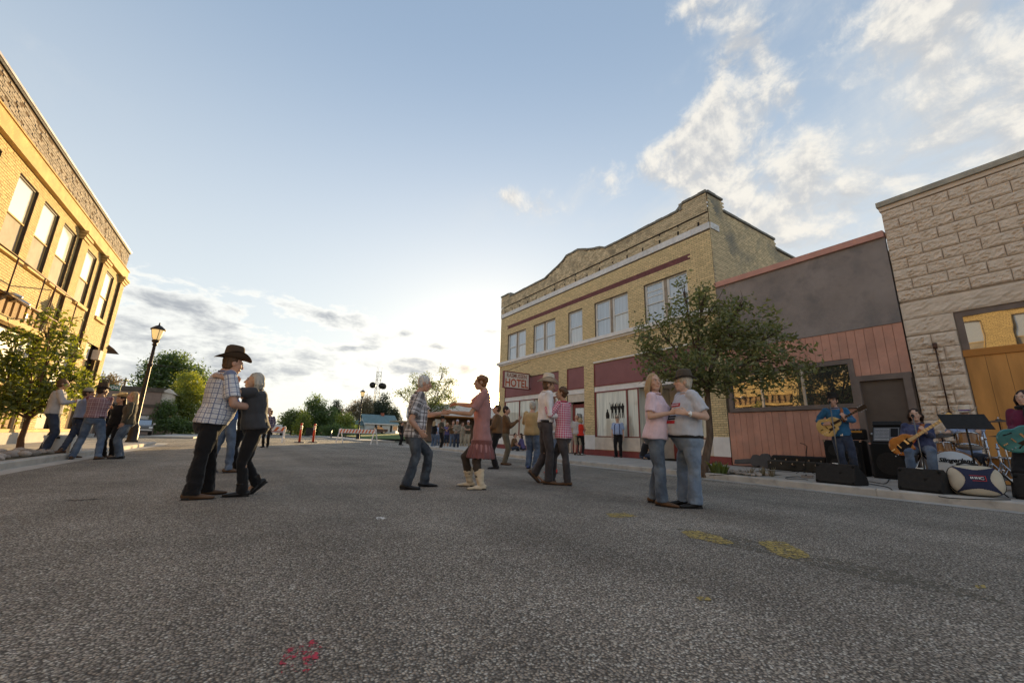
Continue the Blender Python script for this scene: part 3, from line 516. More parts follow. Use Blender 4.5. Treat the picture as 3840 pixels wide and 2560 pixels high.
masonry(HB, (XR-.05, Y1, 0), u, n, HW, 9.31, 9.70, [], M_['hscar'], M_['hmortar'], jit=.006, top=par_top, name='parapet_brick', near=100)
b = MB(); b.bb((XR+.2, Y0+.26, 3.3), (XR+14, Y1-.05, 8.9)); b.bb((XR+1.6, Y0+.26, .1), (XR+14, Y1-.05, 3.3)); b.bb((XR+.2, Y1-.6, .1), (XR+1.6, Y1-.05, 3.3)); b.bb((XR+.2, Y0+.1, .1), (XR+1.6, Y0+.5, 3.3)); b.bb((XR+.2, Y0+.26, 8.9), (XR+.5, Y1-.05, 9.75)); b.build('wall', M_['hmortar'], HB)
for k in range(20):
    a, c = k*HW/20, (k+1)*HW/20; b = MB(); wbox(b, O, u, n, a+.004, c-.004, 8.605, 8.855, -.02, .05); b.build('band_block', M_['whitebrick'], HB)
b = MB()
for k in range(17):
    a = .5+k*.88; wbox(b, (XR-.03, Y1, 0), u, n, a, a+.07, 8.87, 9.03, 0, .02); wbox(b, (XR-.03, Y1, 0), u, n, a+.02, a+.07, 9.2, 9.27, 0, .02)
wbox(b, (XR-.03, Y1, 0), u, n, .3, HW-.02, 9.285, 9.305, 0, .024); b.build('bracket_slot', M_['dark'], HB)
# coping stones following the parapet
k = 46; tt = np.linspace(-.02, HW+.02, k+1)
for i in range(k):
    a, c = tt[i]+.004, tt[i+1]-.004; ta, tc = par_top(min(max(a, 0), HW)), par_top(min(max(c, 0), HW))
    P = lambda x, z, d: v3(O)+v3(u)*x+v3(0, 0, z)+v3(n)*d
    b = MB(); j = RNG.uniform(-.012, .012); b.add([P(a, ta, .10), P(c, tc, .10), P(c, tc, -.3), P(a, ta, -.3), P(a, ta+.09+j, .11), P(c, tc+.09+j, .11), P(c, tc+.09, -.3), P(a, ta+.09, -.3)], [(3, 2, 1, 0), (4, 5, 6, 7), (0, 1, 5, 4), (1, 2, 6, 5), (2, 3, 7, 6), (3, 0, 4, 7)])
    b.build('coping_stone', M_['coping'], HB)
for (a, hi, lo) in ((1.15, 10.1, 9.86), (HW-1.1, 10.1, 9.86)):
    b = MB(); wbox(b, O, u, n, a-.05, a+.05, lo, hi+.05, -.3, .105); b.build('coping_step', M_['coping'], HB)
# windows: pairs share a mullion
for a, c in HWIN:
    pair = c-a > 1.5; spans = [(a, (a+c)/2-.07), ((a+c)/2+.07, c)] if pair else [(a, c)]
    for q, (s, e) in enumerate(spans):
        i = int(s*3) % 3; sash_window(HB, O, u, n, y(e), y(s), WZ0, WZ1, M_['gsky'] if i else M_['gsky2'], M_['gsky2'] if i == 1 else M_['gsky'] if not (11.6 < s < 12) else M_['gopen'], M_['wframe'], M_['wframe'], mid=.5, d=-.10, fw=.05, rails=2 if a < 9 and q == 1 else 0)
    if pair: b = MB(); wbox(b, O, u, n, y((a+c)/2+.068), y((a+c)/2-.068), WZ0, WZ1, -.15, -.05); b.build('mullion', M_['frame'], HB)
b = MB(); wbox(b, O, u, n, -.15, HW+.02, 5.39, 5.545, -.1, .17); wbox(b, O, u, n, -.05, HW, 5.30, 5.388, -.1, .07); b.build('sill_band', M_['white'], HB)
# ground floor
for a, c in ((16.5, 21.9), (14.56, 15.83), (8.2, 13.88)):
    k = max(1, round((c-a)/2.4)); d = (c-a)/k
    for i in range(k): b = MB(); wbox(b, O, u, n, y(a+(i+1)*d)+.005, y(a+i*d)-.005, 3.26, 4.27 if a > 15 else 4.30, -.1, -.03); b.build('sign_panel', M_['maroon'], HB)
    b = MB(); wbox(b, O, u, n, y(c), y(a), 3.22, 3.258, -.1, .01); wbox(b, O, u, n, y(c), y(c)+.05, 3.258, 4.28, -.1, -.01); b.build('panel_trim', M_['maroonpaint'], HB)
    b = MB(); wbox(b, O, u, n, y(c), y(a), 2.98, 3.218, -.14, -.02); b.build('beam', M_['white'], HB)
b = MB(); wbox(b, O, u, n, y(13.88), y(8.2), 4.34, 4.40, 0, .03); b.build('panel_flashing', M_['white'], HB)
def shopfront(a, c, posts, entry):
    for q0, q1 in ((c, entry[1]), (entry[0], a)): MB_ = MB(); wbox(MB_, O, u, n, y(q0), y(q1), .40, .93, -.1, .012); MB_.build('stall_riser', M_['stucco'], HB)
    pass
    fr = MB(); spans = [(entry[1], c), (a, entry[0])] if entry[0] > a else [(entry[1], c)]
    for s, e in spans:
        for (p, q, r, t) in ((s, e, .93, .98), (s, e, 2.93, 2.98), (s, s+.07, .98, 2.93), (e-.07, e, .98, 2.93)): wbox(fr, O, u, n, y(q), y(p), r, t, -.1, -.02)
        for pz in posts:
            if s < pz < e: wbox(fr, O, u, n, y(pz+.03), y(pz-.03), .98, 2.93, -.1, -.02)
    w = fr.build('shop_window', M_['maroonpaint'], HB)
    for s, e in spans: b = MB(); wbox(b, O, u, n, y(e-.07), y(s+.07), .98, 2.93, -.075, -.06); b.build('pane', M_['gcurt'], w)
    # recessed entry: splayed side windows and a door at the back
    P = lambda Y, X, z: v3(X, Y, z); xb = XR+1.3; i0, i1 = entry[0]+.55, entry[1]-.55
    b = MB()
    for (ya, yb) in ((entry[1], i1), (entry[0], i0)): b.quad(P(ya, XR+.03, .95), P(yb, xb, .95), P(yb, xb, 2.95), P(ya, XR+.03, 2.95))
    b.build('entry_pane', M_['gcurt'], w)
    b = MB()
    for (ya, yb) in ((entry[1], i1), (entry[0], i0)): b.quad(P(ya, XR+.02, .15), P(yb, xb, .15), P(yb, xb, .95), P(ya, XR+.02, .95))
    b.quad(P(i0, xb, .15), P(i1, xb, .15), P(i1, xb, 3), P(i0, xb, 3)); b.quad(P(entry[0], XR-.05, 2.97), P(entry[1], XR-.05, 2.97), P(i1, xb, 2.97), P(i0, xb, 2.97)); b.build('entry_wall', M_['stucco'], HB)
    b = MB(); b.bb((xb-.08, i0+.1, .16), (xb-.03, i1-.1, 2.4)); d = b.build('entry_door', M_['maroonpaint'], HB)
    b = MB(); b.bb((xb-.1, i0+.25, .9), (xb-.082, i1-.25, 2.25)); b.build('door_pane', M_['gdark'], d)
shopfront(8.2, 13.88, [11.95], (8.9, 11.3)); shopfront(16.5, 21.9, [20.24], (16.95, 18.7))
for a, c in ((Y0, 8.2), (13.88, 14.56), (15.83, 16.5), (21.9, Y1)): b = MB(); wbox(b, O, u, n, y(c), y(a), .385, 1.02, -.02, .018); b.build('pier_base', M_['white'], HB)
for a, c in ((Y0, 8.9), (11.3, 14.56), (15.83, 16.95), (18.7, Y1)): b = MB(); wbox(b, O, u, n, y(c), y(a), .10, .383, -.05, .026); b.build('base_course', M_['maroonpaint'], HB)
b = MB(); wbox(b, O, u, n, y(15.83), y(14.56), 2.6, 2.975, -.14, -.05); wbox(b, O, u, n, y(15.83), y(15.68), .15, 2.6, -.3, -.1); wbox(b, O, u, n, y(14.68), y(14.56), .15, 2.6, -.3, -.1); b.build('door_surround', M_['stucco'], HB)
b = MB()
for q in ((15.66, 15.5, .16, 2.5), (14.84, 14.7, .16, 2.5), (15.5, 14.84, 2.32, 2.5), (15.5, 14.84, .16, .75), (15.5, 14.84, 1.25, 1.35)): wbox(b, O, u, n, y(q[0]), y(q[1]), q[2], q[3], -.28, -.22)
d = b.build('door', M_['maroonpaint'], HB); b = MB(); wbox(b, O, u, n, y(15.5), y(14.84), .75, 2.32, -.262, -.25); b.build('door_pane', M_['gsky2'], d)
b = MB()
for k in range(4): wbox(b, O, u, n, y(15.36-k*.1), y(15.3-k*.1), 1.75+.02*k, 2.06-.015*k, -.248, -.244)
for k in range(5): wbox(b, O, u, n, y(15.38-k*.08), y(15.33-k*.08), 1.56, 1.66, -.248, -.244)
b.build('door_decal', M_['dark'], d)
# silhouettes of standing and kneeling soldiers pasted on the shop window
def soldier(Yc, kneel, flip=1):
    s = .62; pts = [(-.10, 0), (-.03, 0), (-.01, .38), (.02, .38), (.05, 0), (.12, 0), (.10, .4), (.12, .66), (.15, .82), (.07, .88), (.06, 1.0), (-.01, 1.03), (-.06, .98), (-.06, .88), (-.14, .82), (-.16, .98), (-.24, 1.14), (-.26, 1.12), (-.2, .9), (-.17, .6), (-.10, .62), (-.10, .4)]
    if kneel: pts = [(-.16, 0), (.16, 0), (.2, .2), (.12, .42), (.06, .5), (.06, .62), (-.02, .66), (-.07, .6), (-.06, .5), (-.14, .42), (-.18, .2)]
    b = MB(); P = [(XR+.0585-.0, Yc-flip*a*s, 1.75+c*s) for a, c in pts]; b.add(P, [tuple(range(len(P)))]); return b.build('window_decal', M_['dark'], HB)
for Yc, kn in ((13.12, True), (12.83, False), (12.63, False), (12.42, False), (12.22, False)): soldier(Yc, kn)
# hotel flank, above the lower roof
FO, fu, fn = (XR, Y0, 0), (1, 0, 0), (0, -1, 0)
def flank_top(a): return 10.1 if a < 1.05 else (9.62 if a < 5.1 else (9.2 if a < 8.2 else 8.9))
masonry(HB, FO, fu, fn, 14, 5.9, 8.9, [], M_['hside'], M_['hmortar'], top=flank_top, near=300, name='side_brick')
for k in range(28):
    a, c = k*.5+.003, (k+1)*.5-.003; z = flank_top((a+c)/2); b = MB(); wbox(b, FO, fu, fn, a, c, z, z+.09+RNG.uniform(-.01, .01), -.3, .06); b.build('coping_stone', M_['coping'], HB)
b = MB(); wbox(b, FO, fu, fn, .02, .55, 8.605, 8.855, -.02, .045); b.build('band_block', M_['whitebrick'], HB)
b = MB(); wbox(b, FO, fu, fn, 0, 14, .1, 5.9, -.2, 0); b.build('side_wall', M_['hside'], HB)
# projecting sign
sg = thing('hotel_sign', 'white hanging sign reading RASMUSSEN HOTEL on the yellow brick hotel corner', 'sign', (13.3, 19.1, 3.9))
YS = 19.1; x0, x1, z0, z1 = 11.55, 13.30, 3.47, 4.42
MT = mat('sign_board', (.74, .68, .60), .5, var=.06)
b = MB(); b.bb((x0+.05, YS-.05, z0+.05), (x1-.05, YS+.05, z1-.05)); b.build('board', MT, sg)
b = MB()
for q in ((x0, x1, z0, z0+.05), (x0, x1, z1-.05, z1), (x0, x0+.05, z0+.05, z1-.05), (x1-.05, x1, z0+.05, z1-.05)): b.bb((q[0], YS-.075, q[2]), (q[1], YS+.075, q[3]))
b.build('border', M_['maroonpaint'], sg)
xm = (x0+x1)/2
textmesh('RASMUSSEN', .315, (xm, YS-.053, z1-.23), (1, 0, 0), (0, 0, 1), 'lettering', M_['brown'], sg, .004, sx=.80, bold=.004); textmesh('HOTEL', .62, (xm, YS-.053, z0+.30), (1, 0, 0), (0, 0, 1), 'lettering', M_['red'], sg, .004, sx=.80, bold=.012)
b = MB(); b.tube([(x1, YS, z1-.1), (13.42, YS, z1-.1)], .03, 6); b.tube([(x1, YS, z0+.1), (13.42, YS, z0+.1)], .03, 6); b.tube([(x0+.2, YS, z1), (13.4, YS, z1+.75)], .012, 6); b.build('bracket', M_['iron'], sg)
# ------------------------------------------------------------------ pink and grey shop
PB = thing('pink_shop', 'low pink boarded shop with plain grey upper front and brown door', 'building', (XR, 5.2, KH)); ya, yb = 2.95, 7.60
O, u, n = (XR, yb, 0), (0, -1, 0), (-1, 0, 0); W = yb-ya; y = lambda Y: yb-Y
b = MB(); b.bb((XR+.1, ya+.02, .1), (XR+12, yb-.03, 5.9)); b.build('wall', M_['grey'], PB)
b = MB(); wbox(b, O, u, n, 0, W, 3.90, 6.22, -.1, .02); b.build('upper_front', M_['grey'], PB)
b = MB(); wbox(b, O, u, n, -.02, W, 6.222, 6.40, -.15, .09); b.build('fascia', M_['pinktrim'], PB)
k = 24; pw = W/k
for i in range(k):
    a, c = i*pw, (i+1)*pw; Ym = yb-(a+c)/2; segs = [(.15, 3.895)]
    if 3.97 < Ym < 7.55: segs = [(.15, 1.80), (3.14, 3.895)]
    if 3.02 < Ym < 4.06: segs = [(2.62, 3.895)]
    for s, e in segs: b = MB(); wbox(b, O, u, n, a+.004, c-.004, s, e, -.1, .0+RNG.uniform(-.002, .002)); b.build('wall_board', M_['pink'], PB)
b = MB(); wbox(b, O, u, n, 0, W, .15, 3.9, -.14, -.03); b.build('board_backing', M_['door'], PB)
fr = MB(); wa, wc, we, wf = y(7.5), y(4.05), 1.82, 3.12
for q in ((wa, wc, we, we+.12), (wa, wc, wf-.12, wf), (wa, wa+.12, we+.12, wf-.12), (wc-.12, wc, we+.12, wf-.12)): wbox(fr, O, u, n, *q, -.08, .045)
w = fr.build('window', M_['brownf'], PB); m1, m2 = y(6.45), y(5.3)
b = MB(); wbox(b, O, u, n, m1-.03, m1+.03, we+.12, wf-.12, -.05, .01); wbox(b, O, u, n, m2-.03, m2+.03, we+.12, wf-.12, -.05, .01); b.build('mullion', M_['silver'], w)
for a, c in ((wa+.12, m1-.03), (m1+.03, m2-.03), (m2+.03, wc-.12)): b = MB(); wbox(b, O, u, n, a, c, we+.12, wf-.12, -.028, -.02); b.build('pane', M_['gdark'], w)
b = MB()
for q in ((y(4.12), y(3.98), .15, 2.5), (y(3.12), y(2.98), .15, 2.5), (y(4.16), y(2.96), 2.5, 2.64)): wbox(b, O, u, n, *q, -.08, .05)
d = b.build('door_frame', M_['brownf'], PB); b = MB(); wbox(b, O, u, n, y(3.98), y(3.12), .16, 2.5, -.07, -.045); d = b.build('door', M_['door'], PB)
b = MB(); b.ball((XR-.0, 3.92, 1.15), .035, 8); b.build('handle', M_['silver'], d)
# ------------------------------------------------------------------ stone-faced building on the right edge
SB = thing('block_building', 'beige building of rock faced blocks with orange plywood boards', 'building', (XR, 0, KH)); ye = -7.5; ys_ = 2.92
O, u, n = (XR, ys_, 0), (0, -1, 0), (-1, 0, 0); y = lambda Y: ys_-Y
b = MB(); b.bb((XR+.06, ye, .1), (XR+12, ys_-.02, 6.95)); b.bb((XR+.03, y(-ys_) if 0 else 2.07, .1), (XR+.06, ys_-.02, 6.95)); b.build('wall', M_['blockmortar'], SB)
b = MB(); wbox(b, O, u, n, 0, 10.3, 3.92, 6.95, -.1, -.04); wbox(b, O, u, n, 0, .86, .1, 3.92, -.1, -.04); b.build('mortar', M_['blockmortar'], SB)
def rockface(w, h, amp, seed, nx=22, nz=8, edge=.03):
    rr = np.random.default_rng(seed); V = []; F = []
    for j in range(nz+1):
        for i in range(nx+1):
            x, z = w*i/nx, h*j/nz; e = min(x, w-x, z, h-z); d = .002 if e < 1e-6 else amp*(.35+.55*noise.noise(Vector((x*6+seed*7.1, z*13, seed*3.3)))+.75*noise.noise(Vector((x*15, z*34+seed, seed*1.7)))+.4*noise.noise(Vector((x*31+seed, z*60, 3.1))))*min(1, e/.022)+.010
            V.append((x+(rr.uniform(-.008, .008) if e > 1e-6 else 0), -max(d, -.02), z))
    F = [(j*(nx+1)+i, j*(nx+1)+i+1, (j+1)*(nx+1)+i+1, (j+1)*(nx+1)+i) for j in range(nz) for i in range(nx)]
    b = MB(); b.add(V, F, smooth=False); k = len(V); base = [(0, .06, 0), (w, .06, 0), (w, .06, h), (0, .06, h)]
    b.add([V[0], V[nx], V[-1], V[nz*(nx+1)]]+base, [(0, 4, 5, 1), (1, 5, 6, 2), (2, 6, 7, 3), (3, 7, 4, 0)]); me = b.mesh('stone_block'); me.materials.append(M_['block']); return me
BW, BH = .62, .282; big = [rockface(BW-.012, BH-.012, .045, s) for s in range(7)]; half = [rockface(BW/2-.012, BH-.012, .045, 20+s) for s in range(3)]; low = [rockface(.86/2-.012, .335-.014, .07, 40+s, 8, 6) for s in range(4)]; lowL = [rockface(.60-.012, .335-.014, .07, 50+s) for s in range(3)]; lowS = [rockface(.26-.012, .335-.014, .07, 60+s, 6, 6) for s in range(3)]
pl = worldloc(SB); Rm = Matrix([[0, 1, 0], [-1, 0, 0], [0, 0, 1]])
def put(me, a, z):
    o = bpy.data.objects.new('stone_block', me); SC.collection.objects.link(o); o.parent = SB; o.matrix_local = Matrix.Translation(Vector((XR-pl[0]-.0+RNG.uniform(-.008, .008), ys_-a-pl[1], z-pl[2]))) @ Rm.to_4x4()
for c in range(9):
    z = 4.40+c*BH; a = 0.0; k = 0
    if c % 2: put(half[c % 3], 0, z); a = BW/2
    while a < 9.6: put(big[(c*3+k*5) % 7], a, z); a += BW; k += 1
for c in range(10):
    z = .15+c*.335; k = c % 3
    if k == 0: put(low[c % 4], 0, z); put(low[(c+1) % 4], .43, z)
    elif k == 1: put(lowS[c % 3], 0, z); put(lowL[c % 3], .26, z)
    else: put(lowL[c % 3], 0, z); put(lowS[c % 3], .60, z)
rl = rockface(5.2, .42, .03, 71, 70, 8); rl.name = 'lintel'; rl2 = rockface(.86, .40, .03, 73, 14, 8); rl2.name = 'pier_head'
for nm, me, a, z in (('lintel', rl, 0, 3.93), ('lintel', rl, 5.2, 3.93), ('pier_head', rl2, 0, 3.52)):
    o = bpy.data.objects.new(nm, me); SC.collection.objects.link(o); o.parent = SB; o.matrix_local = Matrix.Translation(Vector((XR-pl[0], ys_-a-pl[1], z-pl[2]))) @ Rm.to_4x4()
b = MB(); wbox(b, O, u, n, -.03, 10.4, 6.95, 7.06, -.5, .03); b.build('top_course', M_['block'], SB)
b = MB(); wbox(b, O, u, n, -.06, 10.4, 7.063, 7.20, -.6, .09); b.build('coping', M_['cap'], SB)
fr = MB(); wbox(fr, O, u, n, .87, 10, 3.80, 3.92, -.2, -.03); wbox(fr, O, u, n, .87, .99, 3.03, 3.80, -.2, -.03); w = fr.build('window', M_['brownf'], SB)
for k in range(6):
    a = .99+k*1.0; b = MB(); wbox(b, O, u, n, a+.94, a+1.0, 3.03, 3.80, -.2, -.02); b.build('mullion', M_['brownf'], w); b = MB(); wbox(b, O, u, n, a, a+.94, 3.03, 3.80, -.052, -.044); b.build('pane', M_['gdark'], w)
b = MB(); wbox(b, O, u, n, .87, 10, 2.87, 2.95, -.15, .0); wbox(b, O, u, n, .87, 10, 2.952, 3.025, -.15, -.025); b.build('sill_trim', M_['plytrim'], SB)
for k in range(28):
    a = .88+k*.3; b = MB(); wbox(b, O, u, n, a+.003, a+.297, .15, 2.868, -.15, -.03); b.build('plywood_board', M_['ply'], SB)
b = MB(); wbox(b, O, u, n, .87, 10, .1, 2.95, -.25, -.04); b.build('board_backing', M_['door'], SB)
b = MB(); q = VP(3552, 1340, (XR-.1, 2.4, 0)); b.tube([(XR-.07, 2.45, 3.15), (XR-.07, 2.45, 1.62)], .014, 6); b.tube([(XR-.05, 2.45, 3.25), (XR-.08, 2.45, 3.12)], .04, 8); b.tube([(XR-.05, 2.45, 1.66), (XR-.08, 2.45, 1.58)], .035, 8); b.build('conduit', M_['iron'], SB)
# ------------------------------------------------------------------ trees
def atY(x, y, Y): r = ray(x, y); return CAMP+r*(Y/r[1])
def leaves(P, size, width, rng, droop=.35):
    n = len(P); t = rng.uniform(0, 2*math.pi, n); e = rng.normal(-droop, .5, n)
    d = np.stack([np.cos(t)*np.cos(e), np.sin(t)*np.cos(e), np.sin(e)], 1); r = rng.normal(size=(n, 3)); w = np.cross(d, r); w /= np.linalg.norm(w, axis=1)[:, None]; nn = np.cross(w, d)
    s = size*rng.uniform(.65, 1.3, n)[:, None]; wd = s*width
    A = P-d*s*.5; T = P+d*s*.5; Lf = P-d*s*.05+w*wd+nn*wd*.45; Rt = P-d*s*.05-w*wd+nn*wd*.45
    V = np.stack([A, Lf, T, Rt], 1).reshape(-1, 3); i = np.arange(n)[:, None]*4
    F = np.stack([i+[0, 1, 2], i+[0, 2, 3]], 1).reshape(-1, 3); return V, F
def tree(name, label, base, blobs, leafm, barkm, n, size, tr=.07, width=.22, seed=1, group=None, fork=None, clump=26, spread=.16, cat='tree', twigs=5, shell=.55, kinds=None, lean=None):
    rng = np.random.default_rng(seed); base = v3(base); t = thing(name, label, cat, base, group)
    cs = [v3(b[0]) for b in blobs]; mid = sum(cs)/len(cs); fork = v3(fork) if fork is not None else base*.45+mid*.55
    b = MB(); k1 = base*.6+fork*.4+rng.normal(0, tr*.4, 3)*[1, 1, 0]
    b.tube([base-[0, 0, .1], base+[0, 0, .06], k1, fork], [tr*1.5, tr*1.15, tr*.95, tr*.75], 9); b.build('trunk', barkm, t)
    b = MB(); vol = np.array([np.prod(np.atleast_1d(q[1])*np.ones(3)) for q in blobs])**.72; vol /= vol.sum(); pts = []
    for (c, r), sh in zip(((v3(q[0]), np.atleast_1d(q[1])*np.ones(3)) for q in blobs), vol):
        m1 = fork*.5+c*.5+rng.normal(0, .06, 3)*np.linalg.norm(c-fork); b.tube([fork, m1, c], [tr*.5, tr*.32, tr*.16], 6, caps=False)
        for _ in range(twigs):
            q = c+rng.normal(size=3)*r*.55; b.tube([m1*.4+c*.6, (c+q)/2+rng.normal(0, .05, 3)*r, q], [tr*.17, tr*.11, tr*.05], 4, caps=False)
        m = max(2, int(n*sh/clump)); d = rng.normal(size=(m, 3)); d /= np.linalg.norm(d, axis=1)[:, None]
        C = c+d*r*(rng.uniform(0, 1, m)**(1/3*shell+.12))[:, None]
        pts.append((np.repeat(C, clump, 0)+rng.normal(size=(m*clump, 3))*spread*np.array([1, 1, .75])))
    b.build('limbs', barkm, t)
    P = np.vstack(pts); V, F = leaves(P, size, width, rng); me = bpy.data.meshes.new('crown'); me.from_pydata((V-base).tolist(), [], F.tolist()); me.materials.append(leafm); me.update()
    o = bpy.data.objects.new('crown', me); SC.collection.objects.link(o); o.parent = t; return t
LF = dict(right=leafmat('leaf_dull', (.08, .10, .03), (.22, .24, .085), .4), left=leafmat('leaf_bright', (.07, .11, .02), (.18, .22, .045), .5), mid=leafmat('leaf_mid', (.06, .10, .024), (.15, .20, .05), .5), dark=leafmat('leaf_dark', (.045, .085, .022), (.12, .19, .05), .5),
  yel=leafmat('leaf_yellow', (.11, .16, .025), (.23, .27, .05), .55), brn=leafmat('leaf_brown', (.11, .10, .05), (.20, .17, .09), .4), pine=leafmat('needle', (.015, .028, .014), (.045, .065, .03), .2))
def pxblobs(B, lst): return [(VP(x, y, B, d), (rx, rx, rz)) for x, y, d, rx, rz in lst]
B = G(2640, 1770, KH)
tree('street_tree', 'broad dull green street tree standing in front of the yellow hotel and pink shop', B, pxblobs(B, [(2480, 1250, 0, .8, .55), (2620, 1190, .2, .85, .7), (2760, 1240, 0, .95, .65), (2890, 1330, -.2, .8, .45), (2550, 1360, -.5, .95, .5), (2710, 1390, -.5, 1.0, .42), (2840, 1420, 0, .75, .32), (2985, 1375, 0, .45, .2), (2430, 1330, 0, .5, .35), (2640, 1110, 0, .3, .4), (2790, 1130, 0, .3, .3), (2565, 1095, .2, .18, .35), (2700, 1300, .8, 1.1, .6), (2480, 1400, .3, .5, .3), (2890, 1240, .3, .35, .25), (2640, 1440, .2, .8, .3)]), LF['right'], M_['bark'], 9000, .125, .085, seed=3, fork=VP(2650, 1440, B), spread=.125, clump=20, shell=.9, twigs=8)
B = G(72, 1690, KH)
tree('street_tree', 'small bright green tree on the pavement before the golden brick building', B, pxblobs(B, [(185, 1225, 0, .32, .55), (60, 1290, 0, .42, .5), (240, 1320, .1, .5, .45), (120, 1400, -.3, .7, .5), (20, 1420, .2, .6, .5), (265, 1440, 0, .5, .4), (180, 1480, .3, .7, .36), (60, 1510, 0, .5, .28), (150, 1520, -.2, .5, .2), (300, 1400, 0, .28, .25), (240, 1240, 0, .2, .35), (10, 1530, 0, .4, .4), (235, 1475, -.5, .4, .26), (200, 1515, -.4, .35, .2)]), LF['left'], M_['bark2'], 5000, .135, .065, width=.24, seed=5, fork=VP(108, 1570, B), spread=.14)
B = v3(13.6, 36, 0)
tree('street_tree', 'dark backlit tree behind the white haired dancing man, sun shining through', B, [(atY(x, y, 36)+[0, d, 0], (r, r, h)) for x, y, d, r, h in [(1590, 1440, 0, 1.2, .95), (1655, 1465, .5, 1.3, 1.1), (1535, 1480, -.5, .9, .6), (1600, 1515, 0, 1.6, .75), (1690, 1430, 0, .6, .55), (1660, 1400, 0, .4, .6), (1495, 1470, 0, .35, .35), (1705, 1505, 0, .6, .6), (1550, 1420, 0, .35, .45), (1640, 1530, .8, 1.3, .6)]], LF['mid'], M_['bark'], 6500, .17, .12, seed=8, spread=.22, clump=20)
def fartree(label, Y, lst, lm, n, size, seed, base=None, group='trees along the far end of the street', bark=M_['bark'], tr=.2, name='tree', z=0.0, **k):
    bl = [(atY(x, y, Y)+[0, dy, 0], (r, r, h)) for x, y, dy, r, h in lst]; c = sum(v3(q[0]) for q in bl)/len(bl)
    b0 = v3(base) if base is not None else v3(c[0], Y, z)
    return tree(name, label, b0, bl, lm, bark, int(n*1.7), size*1.1, tr, seed=seed, group=group, spread=size*1.3, clump=14, twigs=3, **k)
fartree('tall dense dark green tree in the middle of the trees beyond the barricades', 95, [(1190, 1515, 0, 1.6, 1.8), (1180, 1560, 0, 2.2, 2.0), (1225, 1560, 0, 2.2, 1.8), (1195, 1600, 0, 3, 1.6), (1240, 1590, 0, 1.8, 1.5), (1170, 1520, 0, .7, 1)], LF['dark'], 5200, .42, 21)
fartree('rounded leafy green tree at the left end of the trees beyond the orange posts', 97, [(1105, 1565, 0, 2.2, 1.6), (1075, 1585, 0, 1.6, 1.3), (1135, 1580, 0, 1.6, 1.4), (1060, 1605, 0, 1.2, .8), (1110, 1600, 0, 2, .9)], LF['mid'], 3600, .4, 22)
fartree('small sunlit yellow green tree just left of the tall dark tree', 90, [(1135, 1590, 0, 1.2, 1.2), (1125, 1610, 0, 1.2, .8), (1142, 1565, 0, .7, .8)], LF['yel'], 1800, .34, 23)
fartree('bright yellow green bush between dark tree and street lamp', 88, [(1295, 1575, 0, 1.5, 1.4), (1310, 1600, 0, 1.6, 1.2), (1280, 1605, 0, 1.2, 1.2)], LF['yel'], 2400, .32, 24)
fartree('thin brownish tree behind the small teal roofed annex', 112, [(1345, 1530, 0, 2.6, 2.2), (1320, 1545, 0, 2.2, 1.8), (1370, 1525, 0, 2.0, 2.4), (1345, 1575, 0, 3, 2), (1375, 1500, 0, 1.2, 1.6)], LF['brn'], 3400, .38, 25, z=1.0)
fartree('big ragged dark pine rising behind the white house', 118, [(1440, 1495, 0, 1.2, 1.6), (1432, 1520, 0, 2.6, 1.6), (1415, 1540, 0, 4.2, 1.7), (1450, 1550, 0, 3, 1.6), (1395, 1552, 0, 2.4, 1.2), (1425, 1575, 0, 4.5, 1.6)], LF['pine'], 5200, .5, 26, z=1.1)
fartree('small pointed spruce right of the white house roof', 112, [(1479, 1535, 0, .45, .9), (1479, 1550, 0, .95, .9), (1480, 1565, 0, 1.4, 1.0), (1481, 1585, 0, 1.9, 1.2)], LF['pine'], 2000, .36, 27, z=1.1)
fartree('narrow dark pine behind the tall dense tree', 120, [(1262, 1515, 0, .8, 1.1), (1264, 1535, 0, 1.2, 1.3), (1266, 1560, 0, 1.6, 1.6), (1266, 1590, 0, 1.8, 1.6)], LF['pine'], 2200, .4, 28)
fartree('low dark hedge like shrub behind the parked bicycle', 74, [(1225, 1615, 0, 1.0, .7), (1255, 1610, 0, 1.2, .9), (1290, 1618, 0, 1.0, .6), (1320, 1612, 0, .8, .6)], LF['dark'], 2200, .25, 29, name='shrub', group='', tr=.08)
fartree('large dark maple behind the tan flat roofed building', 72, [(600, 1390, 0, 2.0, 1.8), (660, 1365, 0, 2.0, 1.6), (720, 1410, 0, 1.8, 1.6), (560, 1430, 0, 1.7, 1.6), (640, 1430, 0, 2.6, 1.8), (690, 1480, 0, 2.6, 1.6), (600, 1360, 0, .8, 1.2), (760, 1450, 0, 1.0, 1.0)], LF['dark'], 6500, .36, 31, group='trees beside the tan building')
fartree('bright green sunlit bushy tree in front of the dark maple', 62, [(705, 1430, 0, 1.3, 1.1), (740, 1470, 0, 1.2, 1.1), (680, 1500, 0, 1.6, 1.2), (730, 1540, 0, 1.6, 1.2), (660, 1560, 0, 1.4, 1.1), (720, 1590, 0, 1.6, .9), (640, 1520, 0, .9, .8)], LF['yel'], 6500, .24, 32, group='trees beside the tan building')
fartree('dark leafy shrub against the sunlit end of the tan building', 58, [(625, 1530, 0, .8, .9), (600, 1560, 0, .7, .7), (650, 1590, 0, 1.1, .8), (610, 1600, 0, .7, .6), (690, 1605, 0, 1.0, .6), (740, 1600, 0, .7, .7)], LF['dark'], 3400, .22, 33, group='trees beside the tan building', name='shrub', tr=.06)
fartree('treetop of a yellowish tree above the street name sign', 95, [(395, 1440, 0, 1.8, 1.6), (380, 1450, 0, 1.6, 1.3)], LF['brn'], 1500, .36, 34, group='')
for i, (x, y) in enumerate(((820, 1500), (900, 1575), (960, 1590))):
    pass
